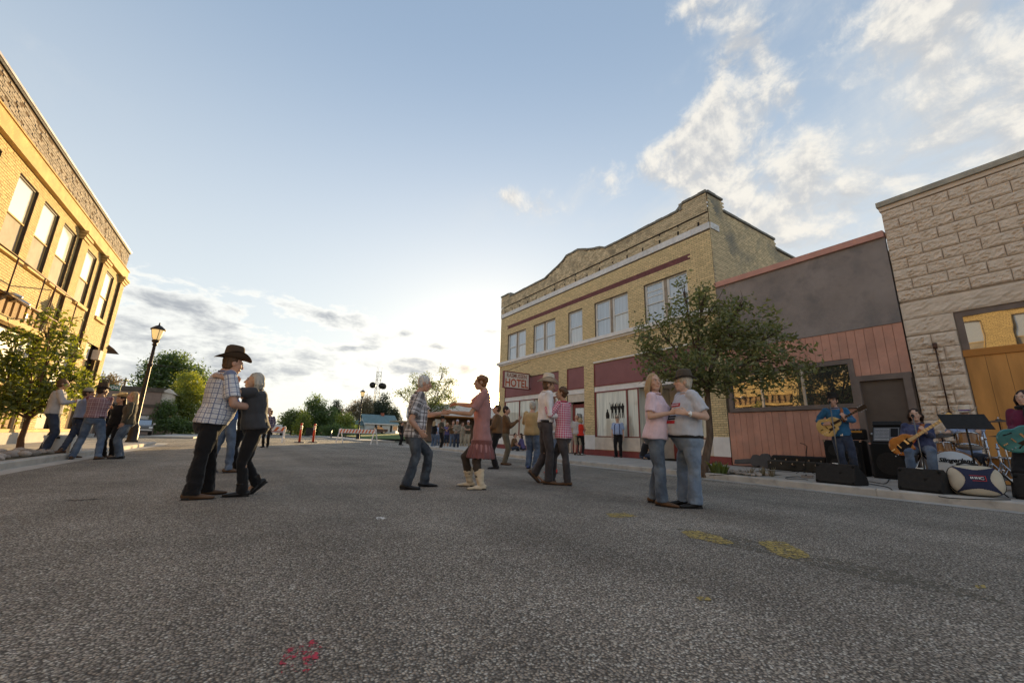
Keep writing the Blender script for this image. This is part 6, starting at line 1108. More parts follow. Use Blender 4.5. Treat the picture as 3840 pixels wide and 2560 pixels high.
def make_hat(hat, t, Hd, hr, hf, hu, hc):
    kind, m = hat[0], hat[1]; tilt = hat[2] if len(hat) > 2 else 0.0; c, s_ = math.cos(tilt), math.sin(tilt); hl = unit(v3(hf[0], hf[1], hf[2]*.25)); F2 = unit(hl*c-UP*s_); U2 = np.cross(hr, F2); O = Hd+hu*.062*hc-hf*.012*hc
    pr = {'cowboy': dict(a=.086, b=.106, h=.150, ba=.165, bb=.195, up=.075, pinch=.30, crease=.030), 'fedora': dict(a=.084, b=.104, h=.115, ba=.125, bb=.15, up=.012, pinch=.25, crease=.025), 'bowler': dict(a=.088, b=.106, h=.125, ba=.125, bb=.155, up=.022, pinch=.0, crease=-.0), 'straw': dict(a=.086, b=.106, h=.12, ba=.19, bb=.215, up=.085, pinch=.2, crease=.02)}
    P = lambda x, y, z: O+(hr*x+F2*y+U2*z)*hc
    if kind == 'cap':
        b = MB(); V = []; k = 8
        for i in range(k+1):
            e = math.pi/2*i/k
            for j in range(20): q = 2*math.pi*j/20; V.append(P(.087*math.cos(q)*math.cos(e), .106*math.sin(q)*math.cos(e), -.012+.098*math.sin(e)))
        F = [(i*20+j, i*20+(j+1) % 20, (i+1)*20+(j+1) % 20, (i+1)*20+j) for i in range(k) for j in range(20)]; b.add(V, F, 0, True); o = b.build('hat', m, t)
        b = MB(); out = [(.075*math.cos(q), .075+.10*max(0, math.sin(q))) for q in np.linspace(0, math.pi, 12)]; V = [P(x, y, -.012-.8*(x*x)-.05*(y-.08)) for x, y in out]+[P(x, y, -.004-.8*(x*x)-.05*(y-.08)) for x, y in out]; n = len(out); b.add(V, [tuple(range(n)), tuple(range(n, 2*n))[::-1]]+[(i, (i+1) % n, n+(i+1) % n, n+i) for i in range(n)], 0); b.build('visor', m, o); return
    p = pr[kind]; b = MB(); seg = 28; V = []; prof = []
    nb = 6
    for side in (0, 1):
        for i in range(nb+1):
            f_ = i/nb
            for j in range(seg):
                q = 2*math.pi*j/seg; a = p['a']*(1-f_)+p['ba']*f_; bb = p['b']*(1-f_)+p['bb']*f_; z = p['up']*abs(math.cos(q))**2.2*f_**1.8-.018*abs(math.sin(q))**2*f_**1.5+(.004 if side else 0)
                V.append(P(a*math.cos(q)*(1-.10*f_*abs(math.cos(q))*(p['up'] > .05)), bb*math.sin(q), z))
    n1 = (nb+1)*seg; F = []
    for side in (0, 1):
        o_ = side*n1
        for i in range(nb):
            for j in range(seg): q = (o_+i*seg+j, o_+i*seg+(j+1) % seg, o_+(i+1)*seg+(j+1) % seg, o_+(i+1)*seg+j); F.append(q if side else q[::-1])
    for j in range(seg): F.append((nb*seg+j, nb*seg+(j+1) % seg, n1+nb*seg+(j+1) % seg, n1+nb*seg+j))
    b.add(V, F, 0, True); V = []; nc = 9
    for i in range(nc+1):
        f_ = i/nc
        for j in range(seg):
            q = 2*math.pi*j/seg
            if f_ <= .7: k = 1-.10*(f_/.7)**2 if kind != 'bowler' else 1-.16*(f_/.7)**2.2; z = p['h']*(f_/.7)*(1.0 if kind != 'bowler' else .78)
            else:
                g = (f_-.7)/.3; k = (.90 if kind != 'bowler' else .84)*max(0.0, math.cos(g*math.pi/2))**.6; z = p['h']*(1.0 if kind != 'bowler' else .78+.22*math.sin(g*math.pi/2)); z += (.008*math.sin(g*math.pi) if kind != 'bowler' else 0)
            k = max(k, .02); x, y = p['a']*k*math.cos(q), p['b']*k*math.sin(q); hf_ = min(1, f_/.7)
            if p['pinch'] and y > 0: x *= 1-p['pinch']*hf_*(y/p['b'])
            if f_ > .5: z -= p['crease']*math.exp(-(x/.028)**2)*min(1, (f_-.5)/.4)
            V.append(P(x, y, z))
    b.add(V, [(i*seg+j, i*seg+(j+1) % seg, (i+1)*seg+(j+1) % seg, (i+1)*seg+j) for i in range(nc) for j in range(seg)]+[tuple(nc*seg+j for j in range(seg))], 0, True); o = b.build('hat', m, t)
    b = MB(); b.tube([P((p['a']+.001)*math.cos(q), (p['b']+.001)*math.sin(q), .016) for q in np.linspace(0, 2*math.pi, 28, endpoint=False)], .013*hc, 6, ry=.004*hc, up=U2, close=True); b.build('hat_band', hat[3] if len(hat) > 3 else CL['band'], o)
def pose(B, Hh, phi, arms='down', hphi=None, stance=.2, cphi=None, lean=0.0, hp=0.0, spread=0.0):
    """a plain standing pose facing phi (0 away from the viewer, 90 right, 180 towards)"""
    B = v3(B); s = Hh/1.75; f = ang(B, phi); r = unit(np.cross(f, UP)); cf = ang(B, phi if cphi is None else cphi); cr = unit(np.cross(cf, UP)); P = B+UP*.93*s; N = B+UP*1.475*s+f*lean; Hd = N+UP*.155*s+cf*.025*s+f*lean*.2
    an = [B+r*stance*.5*s+UP*.085*s+f*spread*.5, B-r*stance*.5*s+UP*.085*s-f*spread*.5]
    L = lambda x, y, z: N+cr*x*s+cf*y*s+UP*(z-1.475)*s
    W = {'down': [L(.25, .05, .84), L(-.25, .05, .84)], 'fold': [L(-.08, .20, 1.17), L(.08, .22, 1.20)], 'front': [L(.05, .24, 1.05), L(-.04, .24, 1.05)], 'drink': [L(.12, .28, 1.22), L(-.25, .03, .84)], 'pocket': [L(.20, .06, .92), L(-.20, .06, .92)], 'hold': [L(.14, .30, 1.3), L(-.16, .30, 1.28)], 'phone': [L(.04, .27, 1.2), L(-.06, .27, 1.18)]}[arms]
    if arms == 'fold': hand = [L(-.20, .17, 1.22), L(.20, .19, 1.24)]
    else: hand = [None, None]
    J = dict(pel=P, neck=N, head=Hd, wr=W, an=an, hand=hand, toe=[f+r*.25, f-r*.25]); hv = ang(B, phi if hphi is None else hphi); return J, dict(fwd=f, cfwd=cf, hfwd=unit(hv+UP*hp), H=Hh)
def joints(B, d, f, an_g=None):
    """joint positions from sight lines, each at its own depth from the person's middle plane"""
    J = {}
    for k, v in d.items():
        if k in ('pel', 'neck', 'head'): J[k] = VP(v[0], v[1], B, v[2] if len(v) > 2 else 0)
        else: J[k] = [None if q is None else VP(q[0], q[1], B, q[2] if len(q) > 2 else 0) for q in v]
    return J
def ground_ankles(B, J, s, z=0.0, lift=(0, 0)):
    for i in (0, 1): J['an'][i] = v3(J['an'][i][0], J['an'][i][1], max(z+.083*s+lift[i], J['an'][i][2] if lift[i] else 0) if lift[i] else z+.083*s)
DG = 'couples dancing in the street'
# couple one: man in black hat and blue check shirt, silver haired woman in black
B = v3(-.36, 6.40, 0); f = ang(B, 80); J = joints(B, dict(pel=(786, 1588, 0), neck=(846, 1396, .02), head=(874, 1364, .02), wr=[(972, 1532, -.02), (872, 1452, .26)], el=[(876, 1516, -.26), None], an=[(716, 1858, -.17), (772, 1842, .18)], kn=[(752, 1716, -.15), (786, 1706, .12)], hand=[(1000, 1538, .0), (884, 1432, .26)]), f)
ground_ankles(B, J, 1.05); J['toe'] = [ang(B, 95), ang(B, 80)]
person('man in black cowboy hat and blue white check shirt dancing with a silver haired woman', B, J, 1.84, wt=1.12, belly=.07, skin=S_RUDDY, shirt=CL['hat_plaid'], pants=CL['black'], shoes=CL['leath'], hair=('short', (.08, .05, .03), CL['h_brown']), hat=('cowboy', CL['felt'], .0), lod=2, group=DG, sleeve='short', hem=-.01, fwd=f, cfwd=ang(B, 72), hfwd=ang(B, 74)-UP*.12, flare=1.32, loose=1.4, seed=1)
B = v3(.10, 6.40, 0); f = ang(B, 270); J = joints(B, dict(pel=(958, 1600, 0), neck=(966, 1462, 0), head=(955, 1431, 0), wr=[(884, 1446, .24), (838, 1416, -.19)], el=[None, (888, 1470, -.20)], an=[(962, 1826, .14), (908, 1842, -.10)], kn=[(920, 1728, .12), (908, 1730, -.12)], hand=[(884, 1428, .26), (808, 1405, -.16)]), f)
ground_ankles(B, J, .93, lift=(.07, 0)); J['toe'] = [ang(B, 262), ang(B, 275)]; J['heel'] = [.75, 0]; J['hairlen'] = .2
person('silver haired woman in charcoal top and black trousers dancing with her hand on his shoulder', B, J, 1.63, 'f', wt=1.22, belly=.03, skin=S_TAN, shirt=CL['char'], pants=CL['black'], shoes=CL['bleath'], hair=('bob', (.3, .26, .2), CL['h_grey']), lod=2, group=DG, sleeve='short', hem=-.06, fwd=f, cfwd=ang(B, 285), hfwd=ang(B, 272)+UP*.12, flare=1.1, loose=.7, boot=.10, seed=2)
# couple behind them
B = G(812, 1772, 0); J, kw = pose(B, 1.80, 70, 'hold', spread=.3); J['pel'] = VP(858, 1574, B); J['neck'] = VP(850, 1466, B); J['head'] = VP(856, 1440, B)
person('man in royal blue shirt and jeans dancing behind the couple with the black hat', B, J, shirt=CL['royal'], pants=CL['jean'], shoes=CL['leath'], hair=('short', (.05, .03, .02), CL['h_brown']), lod=1, group=DG, hem=-.02, seed=3, **kw)
B = G(885, 1764, 0); J, kw = pose(B, 1.68, 265, 'hold')
person('partner in black trousers and brown boots mostly hidden behind the silver haired woman', B, J, shirt=CL['black'], pants=CL['black'], shoes=CL['leath'], hair=('short', (.05, .03, .02), CL['h_brown']), lod=1, group=DG, hem=-.02, seed=4, **kw)
# couple two: white haired man in plaid, woman in rose tunic before the sun
B = v3(2.42, 6.38, 0); f = ang(B, 82); J = joints(B, dict(pel=(1553, 1632, 0), neck=(1571, 1474, 0), head=(1592, 1438, 0), wr=[(1572, 1612, -.22), (1654, 1549, .12)], el=[(1542, 1576, -.26), (1608, 1556, .20)], an=[(1522, 1824, -.18), (1590, 1808, .18)], kn=[(1560, 1710, -.12), (1609, 1700, .12)], hand=[(1592, 1636, -.22), (1680, 1546, .08)]), f)
ground_ankles(B, J, 1.0); J['toe'] = [ang(B, 95), ang(B, 88)]
person('white haired man in black and white plaid shirt and jeans holding hands with a woman', B, J, 1.76, wt=1.05, belly=.03, skin=S_RUDDY, shirt=CL['bw_plaid'], pants=CL['dgjean'], shoes=CL['bleath'], hair=('short', (.5, .47, .42), CL['h_white']), lod=2, group=DG, sleeve='short', hem=-.05, fwd=f, cfwd=ang(B, 78), hfwd=ang(B, 85)-UP*.14, flare=1.22, loose=1.2, seed=5)
B = v3(3.14, 6.15, 0); f = ang(B, 272); J = joints(B, dict(pel=(1805, 1645, 0), neck=(1817, 1466, 0), head=(1803, 1434, 0), wr=[(1716, 1514, .20), (1694, 1545, -.06)], el=[(1764, 1520, .22), (1764, 1552, -.20)], an=[(1762, 1806, .2), (1803, 1822, -.2)], kn=[(1744, 1712, .12), (1786, 1732, -.12)], hand=[(1690, 1518, .18), (1672, 1546, 0)]), f)
ground_ankles(B, J, .97); J['toe'] = [ang(B, 275), ang(B, 262)]
_lt = person('curly haired woman in rose tunic, leggings and cream boots dancing against the low sun', B, J, 1.70, 'f', wt=1.1, skin=S_TAN, shirt=CL['rose'], pants=CL['legg'], shoes=CL['cream'], hair=('curly', (.15, .07, .03), CL['h_red']), lod=2, group=DG, sleeve='short', hem=-.06, skirt=.17, fwd=f, cfwd=ang(B, 268), hfwd=ang(B, 272), flare=1.0, loose=1.2, plen=.7, boot=.21, seed=6)
t_, It = _lt; b = MB(); rs_ = [It['rings'](q, .05) for q in (-.02, -.12)]; c, l, d = rs_[1]; tu_ = unit(It['N']-It['P']); ring_loft(b, [(c-tu_*.21, l*1.30, d*1.36), (c-tu_*.10, l*1.18, d*1.2), rs_[1], rs_[0]], 24); job(b, .0105, 'ruffle_tier', clothmat('dark_rose_ruffle', (.22, .09, .085)), t_, lambda me, co, no: co+no*(np.sin(np.arctan2(co[:, 0]-It['P'][0], co[:, 1]-It['P'][1])*17)*np.clip((It['P'][2]-co[:, 2])*.05, 0, .010))[:, None])
# couple three: cream hat and white shirt, woman in pink gingham
B = v3(4.78, 6.25, 0); f = ang(B, 75); J = joints(B, dict(pel=(2046, 1590, 0), neck=(2046, 1470, 0), head=(2057, 1446, 0), wr=[(2094, 1562, -.12), (2074, 1516, .24)], el=[(2062, 1552, -.25), None], an=[(2056, 1796, -.12), (2003, 1778, .12)], kn=[(2062, 1694, -.12), (2042, 1704, .10)], hand=[(2122, 1560, -.10), (2076, 1498, .22)]), f)
ground_ankles(B, J, 1.06, lift=(0, .10)); J['toe'] = [ang(B, 100), ang(B, 80)]; J['heel'] = [0, .75]
person('man in cream cowboy hat and white shirt dancing with a woman in pink gingham', B, J, 1.86, skin=S_TAN, shirt=CL['white'], pants=CL['dkjean'], shoes=CL['leath'], hair=('short', (.12, .09, .06), CL['h_brown']), hat=('cowboy', CL['wfelt'], .10), lod=2, group=DG, sleeve='long', hem=.06, belt=CL['bleath'], fwd=f, cfwd=ang(B, 68), hfwd=ang(B, 78)-UP*.08, flare=1.15, loose=1.3, seed=7, beard=(.2, .17, .13))
B = v3(5.03, 5.98, 0); f = ang(B, 298); J = joints(B, dict(pel=(2112, 1634, 0), neck=(2113, 1506, 0), head=(2106, 1474, 0), wr=[(2076, 1512, .25), (2046, 1524, -.10)], el=[None, (2064, 1556, -.20)], an=[(2068, 1799, .12), (2128, 1806, -.12)], kn=[(2078, 1706, .10), (2120, 1712, -.10)], hand=[(2076, 1498, .24), (2038, 1502, -.06)]), f)
ground_ankles(B, J, .94); J['toe'] = [ang(B, 275), ang(B, 280)]
person('short haired woman in pink gingham shirt dancing with the man in the cream hat', B, J, 1.64, 'f', wt=1.12, skin=S_TAN, shirt=CL['gingham'], pants=CL['dkjean'], shoes=CL['leath'], hair=('curly', (.1, .07, .04), CL['h_brown']), lod=2, group=DG, sleeve='long', hem=-.07, fwd=f, cfwd=ang(B, 305), hfwd=ang(B, 282)+UP*.1, flare=1.15, loose=1.2, seed=8)
# couple behind couple three
B = G(1993, 1757, 0); J, kw = pose(B, 1.80, 25, 'hold'); person('person in tan quilted jacket and jeans seen from behind beside the cream hatted man', B, J, wt=1.15, shirt=CL['tan'], pants=CL['jean'], shoes=CL['blueshoe'], hair=('short', (.3, .25, .2), CL['h_grey']), lod=1, group=DG, hem=-.13, loose=3, seed=9, **kw)
B = v3(6.35, 8.05, 0); J, kw = pose(B, 1.55, 205, 'front'); person('girl with bare legs and red shoes hidden behind the woman in pink gingham', B, J, sex='f', shirt=CL['lgrey'], pants=CL['jean'], shoes=CL['redshoe'], hair=('bob', (.1, .06, .03), CL['h_brown']), lod=1, group=DG, hem=-.05, plen=.1, seed=10, **kw)
# couple four: pink tee, grey tee and bowler
B = v3(4.76, 3.72, 0); f = ang(B, 85); J = joints(B, dict(pel=(2457, 1634, 0), neck=(2456, 1476, 0), head=(2452, 1434, -.01), wr=[(2512, 1548, -.24), (2568, 1560, .34)], el=[(2438, 1562, -.22), None], an=[(2482, 1862, -.12), (2452, 1852, .14)], kn=[(2474, 1752, -.10), (2466, 1748, .12)], hand=[(2538, 1541, -.28), None]), f)
ground_ankles(B, J, .98); J['toe'] = [ang(B, 110), ang(B, 95)]; J['hairlen'] = .34; J['hairfront'] = True
_, I4 = person('long haired blond woman in pale pink tee and blue jeans dancing, looking towards the viewer', B, J, 1.72, 'f', wt=1.14, belly=.04, skin=S_PALE, shirt=CL['pink'], pants=CL['gjean'], shoes=CL['leath'], hair=('long', (.3, .2, .12), CL['h_lblond']), lod=2, group=DG, sleeve='short', hem=-.07, fwd=f, cfwd=ang(B, 105), hfwd=ang(B, 148)+UP*.08, flare=1.28, loose=1.2, seed=11)
B = v3(5.0, 3.46, 0); f = ang(B, 262); J = joints(B, dict(pel=(2584, 1652, 0), neck=(2572, 1474, 0), head=(2562, 1434, -.01), wr=[(2490, 1590, .26), (2578, 1550, -.36)], el=[None, (2646, 1562, -.22)], an=[(2567, 1862, .12), (2606, 1876, -.10)], kn=[(2560, 1756, .12), (2604, 1760, -.10)], hand=[None, (2545, 1542, -.36)]), f)
ground_ankles(B, J, 1.0); J['toe'] = [ang(B, 245), ang(B, 238)]
tg, I5 = person('stout man in bowler hat, glasses and grey printed tee dancing with the woman in pink', B, J, 1.74, wt=1.34, belly=.12, skin=S_PALE, shirt=CL['grey'], pants=CL['ljean'], shoes=CL['bleath'], hair=('short', (.3, .27, .23), CL['h_grey']), hat=('bowler', CL['gfelt'], .05, CL['gfelt']), lod=2, group=DG, sleeve='short', hem=.10, belt=CL['bleath'], fwd=f, cfwd=ang(B, 248), hfwd=ang(B, 262)+UP*.06, flare=1.35, loose=1.8, seed=12)
# dark pair behind the woman in the rose tunic
B = G(1858, 1757, 0); J, kw = pose(B, 1.66, 275, 'front'); person('man in brown shirt and black trousers dancing just left of the hotel corner', B, J, wt=1.1, shirt=CL['brown'], pants=CL['black'], shoes=CL['bleath'], hair=('short', (.1, .08, .05), CL['h_brown']), lod=1, group=DG, hem=.05, loose=1.5, seed=13, **kw)
B = G(1890, 1742, 0); J, kw = pose(B, 1.74, 100, 'hold'); J['wr'] = [VP(1944, 1574, B, -.1), J['wr'][1]]; J['el'] = [VP(1915, 1600, B, -.15), None]; person('dancer in brown shirt and camouflage trousers holding one arm out towards the hotel', B, J, shirt=CL['brown'], pants=CL['camo'], shoes=CL['leath'], hair=('short', (.06, .04, .02), CL['h_dbrown']), lod=1, group=DG, hem=-.02, seed=14, **kw)
B = G(994, 1677, 0); J, kw = pose(B, 1.76, 200, 'pocket', hphi=220); person('man in dark red cap and purple plaid shirt standing alone up the road', B, J, shirt=CL['pur_plaid'], pants=CL['black'], shoes=CL['bleath'], hair=('short', (.05, .03, .02), CL['h_brown']), hat=('cap', CL['dcap']), lod=1, hem=-.04, seed=15, **kw)
# group on the left pavement
LG = 'people talking by the left kerb'
B = G(158, 1696, KH); J, kw = pose(B, 1.80, 85, 'drink', stance=.36); P_, I_ = person('man in light grey shirt holding a drink, his head hidden by the small tree', B, J, shirt=CL['lgrey'], pants=CL['djean'], shoes=CL['leath'], hair=('short', (.1, .07, .04), CL['h_brown']), lod=1, group=LG, hem=-.05, loose=2, seed=16, **kw)
t = thing('drink_cup', 'clear cup of brown drink in the hand of the man in light grey', 'cup', I_['WR'][0]+v3(0, 0, .02)); q = I_['WR'][0]+kw['fwd']*.08+UP*-.01; MB().lathe(q, [(.032, -.05), (.042, .08), (.038, .08), (.03, -.04)], 12).build('cup', M_['signwhite'], t); MB().lathe(q, [(.029, -.045), (.036, .045)], 12).build('drink', CL['brown'], t)
B = G(262, 1716, 0); J, kw = pose(B, 1.74, 88, 'fold', hphi=95); a0 = G(226, 1699, KH); J['an'] = [v3(B[0], B[1], .083), v3(a0[0], a0[1], KH+.083)]; J['toe'] = [ang(B, 100), ang(B, 250)]
person('man in khaki cap and grey blue shirt with one foot up on the kerb', B, J, wt=1.08, belly=.04, skin=S_DARK, shirt=CL['gblue'], pants=CL['djean'], shoes=CL['leath'], hair=('short', (.05, .03, .02), CL['h_dbrown']), hat=('cap', CL['capc']), lod=1, group=LG, hem=.06, belt=CL['bleath'], seed=17, **kw)
B = G(316, 1722, 0); J, kw = pose(B, 1.80, 20, 'fold', hphi=60, stance=.46); person('man in dark hat and dull red plaid shirt standing with his back to the viewer', B, J, wt=1.12, skin=S_DARK, shirt=CL['red_plaid'], pants=CL['jean'], shoes=CL['leath'], hair=('short', (.05, .03, .02), CL['h_dbrown']), hat=('fedora', CL['felt'], .05), lod=1, group=LG, hem=.06, belt=CL['bleath'], loose=1.6, seed=18, **kw)
B = G(402, 1714, 0); J, kw = pose(B, 1.64, 215, 'pocket', hphi=230); person('woman in straw hat and dark clothes between the plaid man and the long haired woman', B, J, sex='f', skin=S_TAN, shirt=CL['black'], pants=CL['black'], shoes=CL['leath'], hair=('long', (.04, .03, .02), CL['h_dbrown']), hat=('straw', CL['straw'], -.1), lod=1, group=LG, hem=-.05, seed=19, **kw)
B = G(447, 1719, 0); J, kw = pose(B, 1.70, 278, 'pocket', hphi=280); J['hairlen'] = .56; person('woman with long sunlit hair in olive jacket and faded jeans near the street lamp', B, J, sex='f', skin=S_RUDDY, shirt=CL['olive'], pants=CL['gjean'], shoes=CL['bleath'], hair=('long', (.15, .09, .04), CL['h_lblond']), lod=1, group=LG, hem=-.09, loose=2, flare=1.0, seed=20, **kw)
# people along the hotel wall
WG = 'people along the hotel wall'
B = G(2320, 1714, KH); J, kw = pose(B, 1.66, 190, 'down', hphi=180); ts, Is = person('old man in tan straw hat, pale blue shirt and suspenders at the shop window', B, J, wt=1.12, belly=.06, skin=S_PALE, shirt=CL['pblue'], pants=CL['black'], shoes=CL['bleath'], hair=('short', (.3, .27, .2), CL['h_grey']), hat=('fedora', CL['tanfelt'], 0), lod=1, group=WG, sleeve='short', hem=.07, loose=1.8, seed=21, **kw)
for sg in (1, -1):
    for front in (1, -1):
        pts = []
        for q in np.linspace(.1, .93, 9): c, l, d = Is['rings'](q, .034); pts.append(c+l*sg*.48+d*front*.93)
        MB().tube(pts, .018, 6, ry=.004, up=Is['axes'](.5)[0]).build('suspender', CL['indigo'], ts)
B = G(2177, 1706, KH); J, kw = pose(B, 1.62, 20, 'phone', hphi=15); person('woman in bright red sleeveless top looking into the hotel doorway', B, J, sex='f', skin=S_RUDDY, shirt=CL['red'], pants=CL['black'], shoes=CL['white_shoe'], hair=('bob', (.3, .2, .12), CL['h_blond']), lod=1, group=WG, sleeve='none', hem=-.04, seed=22, **kw)
B = v3(12.45, 14.05, KH); J, kw = pose(B, 1.74, 25, 'down'); person('man in pale shirt and khaki shorts beside the woman in red', B, J, shirt=CL['lgrey'], pants=CL['khaki'], shoes=CL['leath'], hair=('bald', None, None), lod=1, group=WG, sleeve='short', hem=-.05, plen=.15, loose=2, seed=23, **kw)
def seated(label, B, phi, shirt, hair, hphi, lean=.12, sex='f', seed=0, pants=CL['djean'], skin=S_PALE, sleeve='short', up=.0):
    B = v3(B); f = ang(B, phi); r = unit(np.cross(f, UP)); pel = B+UP*.13; N = pel+UP*.50+f*lean; J = dict(pel=pel, neck=N, head=N+UP*.155+f*.04, wr=[pel+f*.36-r*.04+UP*(.10+up), pel+f*.38+r*.04+UP*(.08+up)], an=[pel+f*.26-r*.16-UP*.06, pel+f*.34+r*.12-UP*.06], kn=[pel+f*.40+r*.24+UP*(.06+up), pel+f*.40-r*.24+UP*(.08+up)], toe=[-r+f*.3, r+f*.3])
    return person(label, B, J, 1.62, sex, skin=skin, shirt=shirt, pants=pants, shoes=CL['bleath'], hair=hair, lod=1, group=WG, sleeve=sleeve, hem=-.02, fwd=f, cfwd=f, hfwd=ang(B, hphi), seed=seed)
seated('girl in black tee with long dark hair sitting on the pavement against the hotel', G(2412, 1722, KH), 75, CL['black'], ('long', (.04, .03, .02), CL['h_dbrown']), 190, seed=24)
seated('left of two people sitting on the pavement at the far hotel corner, dark top', G(1920, 1689, KH), 110, CL['brown'], ('short', (.04, .03, .02), CL['h_dbrown']), 130, sex='m', seed=25, skin=S_RUDDY)
seated('right of two people sitting at the far hotel corner, purple top and long hair', G(1962, 1690, KH), 285, CL['purple'], ('long', (.06, .04, .02), CL['h_dbrown']), 270, seed=26, sleeve='long')
# spectators at the cross street
SG = 'spectators standing under the backlit tree'
for i, (x, y, h, phi, arms, sx, sh, pn, hr, ht, lab, plen, slv) in enumerate([
  (1622, 1680, 1.68, 40, 'front', 'f', CL['black'], CL['jean'], ('long', (.3, .24, .18), CL['h_blond']), None, 'spectator with long blond hair in black jacket, leftmost of the group', 1, 'long'),
  (1640, 1677, 1.60, 200, 'front', 'f', CL['pblue'], CL['jean'], ('short', (.2, .15, .1), CL['h_brown']), None, 'spectator in pale shirt between the blond woman and the tall dark man', 1, 'long'),
  (1650, 1686, 1.84, 100, 'front', 'm', CL['olive'], CL['black'], ('short', (.04, .03, .02), CL['h_dbrown']), ('fedora', CL['bfelt']), 'tall spectator in dark jacket and dark hat standing at the kerb', 1, 'long'),
  (1672, 1680, 1.62, 190, 'hold', 'f', CL['purple'], CL['djean'], ('bob', (.3, .2, .1), CL['h_blond']), None, 'spectator in purple top and dark shorts right of the tall dark man', .25, 'short'),
  (1694, 1681, 1.76, 170, 'hold', 'm', CL['brown'], CL['jean'], ('short', (.04, .03, .02), CL['h_brown']), None, 'spectator in brown top and blue jeans taking a photograph', 1, 'long'),
  (1710, 1684, 1.76, 190, 'front', 'm', CL['chk'], CL['djean'], ('short', (.2, .15, .1), CL['h_grey']), ('cap', CL['wcap']), 'spectator in tan check shirt and pale cap with hands together', 1, 'long'),
  (1730, 1679, 1.72, 150, 'pocket', 'm', CL['khaki'], CL['khaki'], ('short', (.2, .15, .1), CL['h_brown']), None, 'spectator in khaki behind the one in the tan check shirt', 1, 'short'),
  (1752, 1680, 1.84, 200, 'fold', 'm', CL['olive'], CL['khaki'], ('short', (.2, .15, .1), CL['h_grey']), ('cap', CL['wcap']), 'spectator in pale cap nearest the woman in the rose tunic', 1, 'short'),
  (1500, 1668, 1.72, 120, 'pocket', 'm', CL['black'], CL['black'], ('short', (.04, .03, .02), CL['h_dbrown']), None, 'person in dark clothes by the lawn left of the plaid shirted man', 1, 'long')]):
    B = G(x, y, 0.0); 
    if B[1] > 27.9: B = v3(B[0]*27.5/B[1], 27.5, 0)
    if x == 1500: B = G(1500, 1668, 0)*1.0
    J, kw = pose(B, h, phi, arms); person(lab, B, J, sex=sx, shirt=sh, pants=pn, shoes=CL['bleath'], hair=hr, hat=ht, lod=0, group=SG, hem=-.04, plen=plen, sleeve=slv, seed=40+i, loose=1.6, **kw)
# ------------------------------------------------------------------ the band on the right pavement
def atX(x, y, X): r = ray(x, y); return CAMP+r*(X/r[0])
BK = dict(vinyl=mat('black_vinyl', (.016, .015, .015), .65, var=.2, vscale=20, bump=.001, bscale=200), grille=mat('black_grille', (.010, .010, .010), .9, var=.3, vscale=60, bump=.002, bscale=300), steel=mat('dull_steel', (.22, .21, .20), .4, metal=.8, var=.1), chrome=mat('chrome', (.55, .55, .57), .18, metal=1, var=.05), maple=mat('maple_neck', (.52, .36, .18), .4, var=.1), blond=mat('blond_guitar', (.62, .42, .16), .25, coat=.5, var=.15), burst=mat('sunburst', (.42, .15, .03), .25, coat=.5, var=.25, vscale=5), teal=mat('teal_guitar', (.06, .24, .24), .2, coat=.7, var=.2), darkg=mat('dark_fretboard', (.035, .02, .012), .5), ivory=mat('ivory', (.75, .70, .58), .4), drumw=mat('sunburst_shell', (.34, .15, .04), .25, coat=.6, var=.3, vscale=6, stretch=(1, 1, .3)), skinw=mat('drum_head', (.66, .68, .70), .5, var=.04), brass=mat('dark_cymbal', (.10, .09, .08), .35, metal=.8, var=.2), bagc=mat('beige_bag', (.52, .46, .36), .85, var=.10, bump=.003, bscale=60), navy=mat('navy_bag', (.025, .03, .07), .8, var=.15, bump=.002, bscale=90), redp=mat('red_print', (.55, .05, .05), .6), casegrey=mat('grey_case', (.085, .08, .08), .8, var=.12), strapc=mat('orange_strap', (.42, .13, .04), .6, var=.25, vscale=30), panel=mat('mixer_panel', (.16, .16, .17), .5, var=.1), knobm=mat('pale_knob', (.6, .6, .6), .5), cable=mat('cable_rubber', (.012, .012, .012), .6))
def body_outline(kind, n=48):
    P = []
    for i in range(n):
        t = 2*math.pi*i/n; x = math.cos(t); y = math.sin(t); w = .205-.035*x if kind == 'arch' else .185-.03*x
        w *= 1-.24*math.exp(-((x-.22)/.30)**2); L_ = .25 if kind == 'arch' else .235
        if kind == 'tele': w = .165*(1-.16*math.exp(-((x-.2)/.3)**2)); L_ = .20
        X, Y = x*L_, y*w*1.02
        if x > .45 and y < 0: Y *= .45 if kind != 'arch' else .62
        P.append((X, Y))
    return P
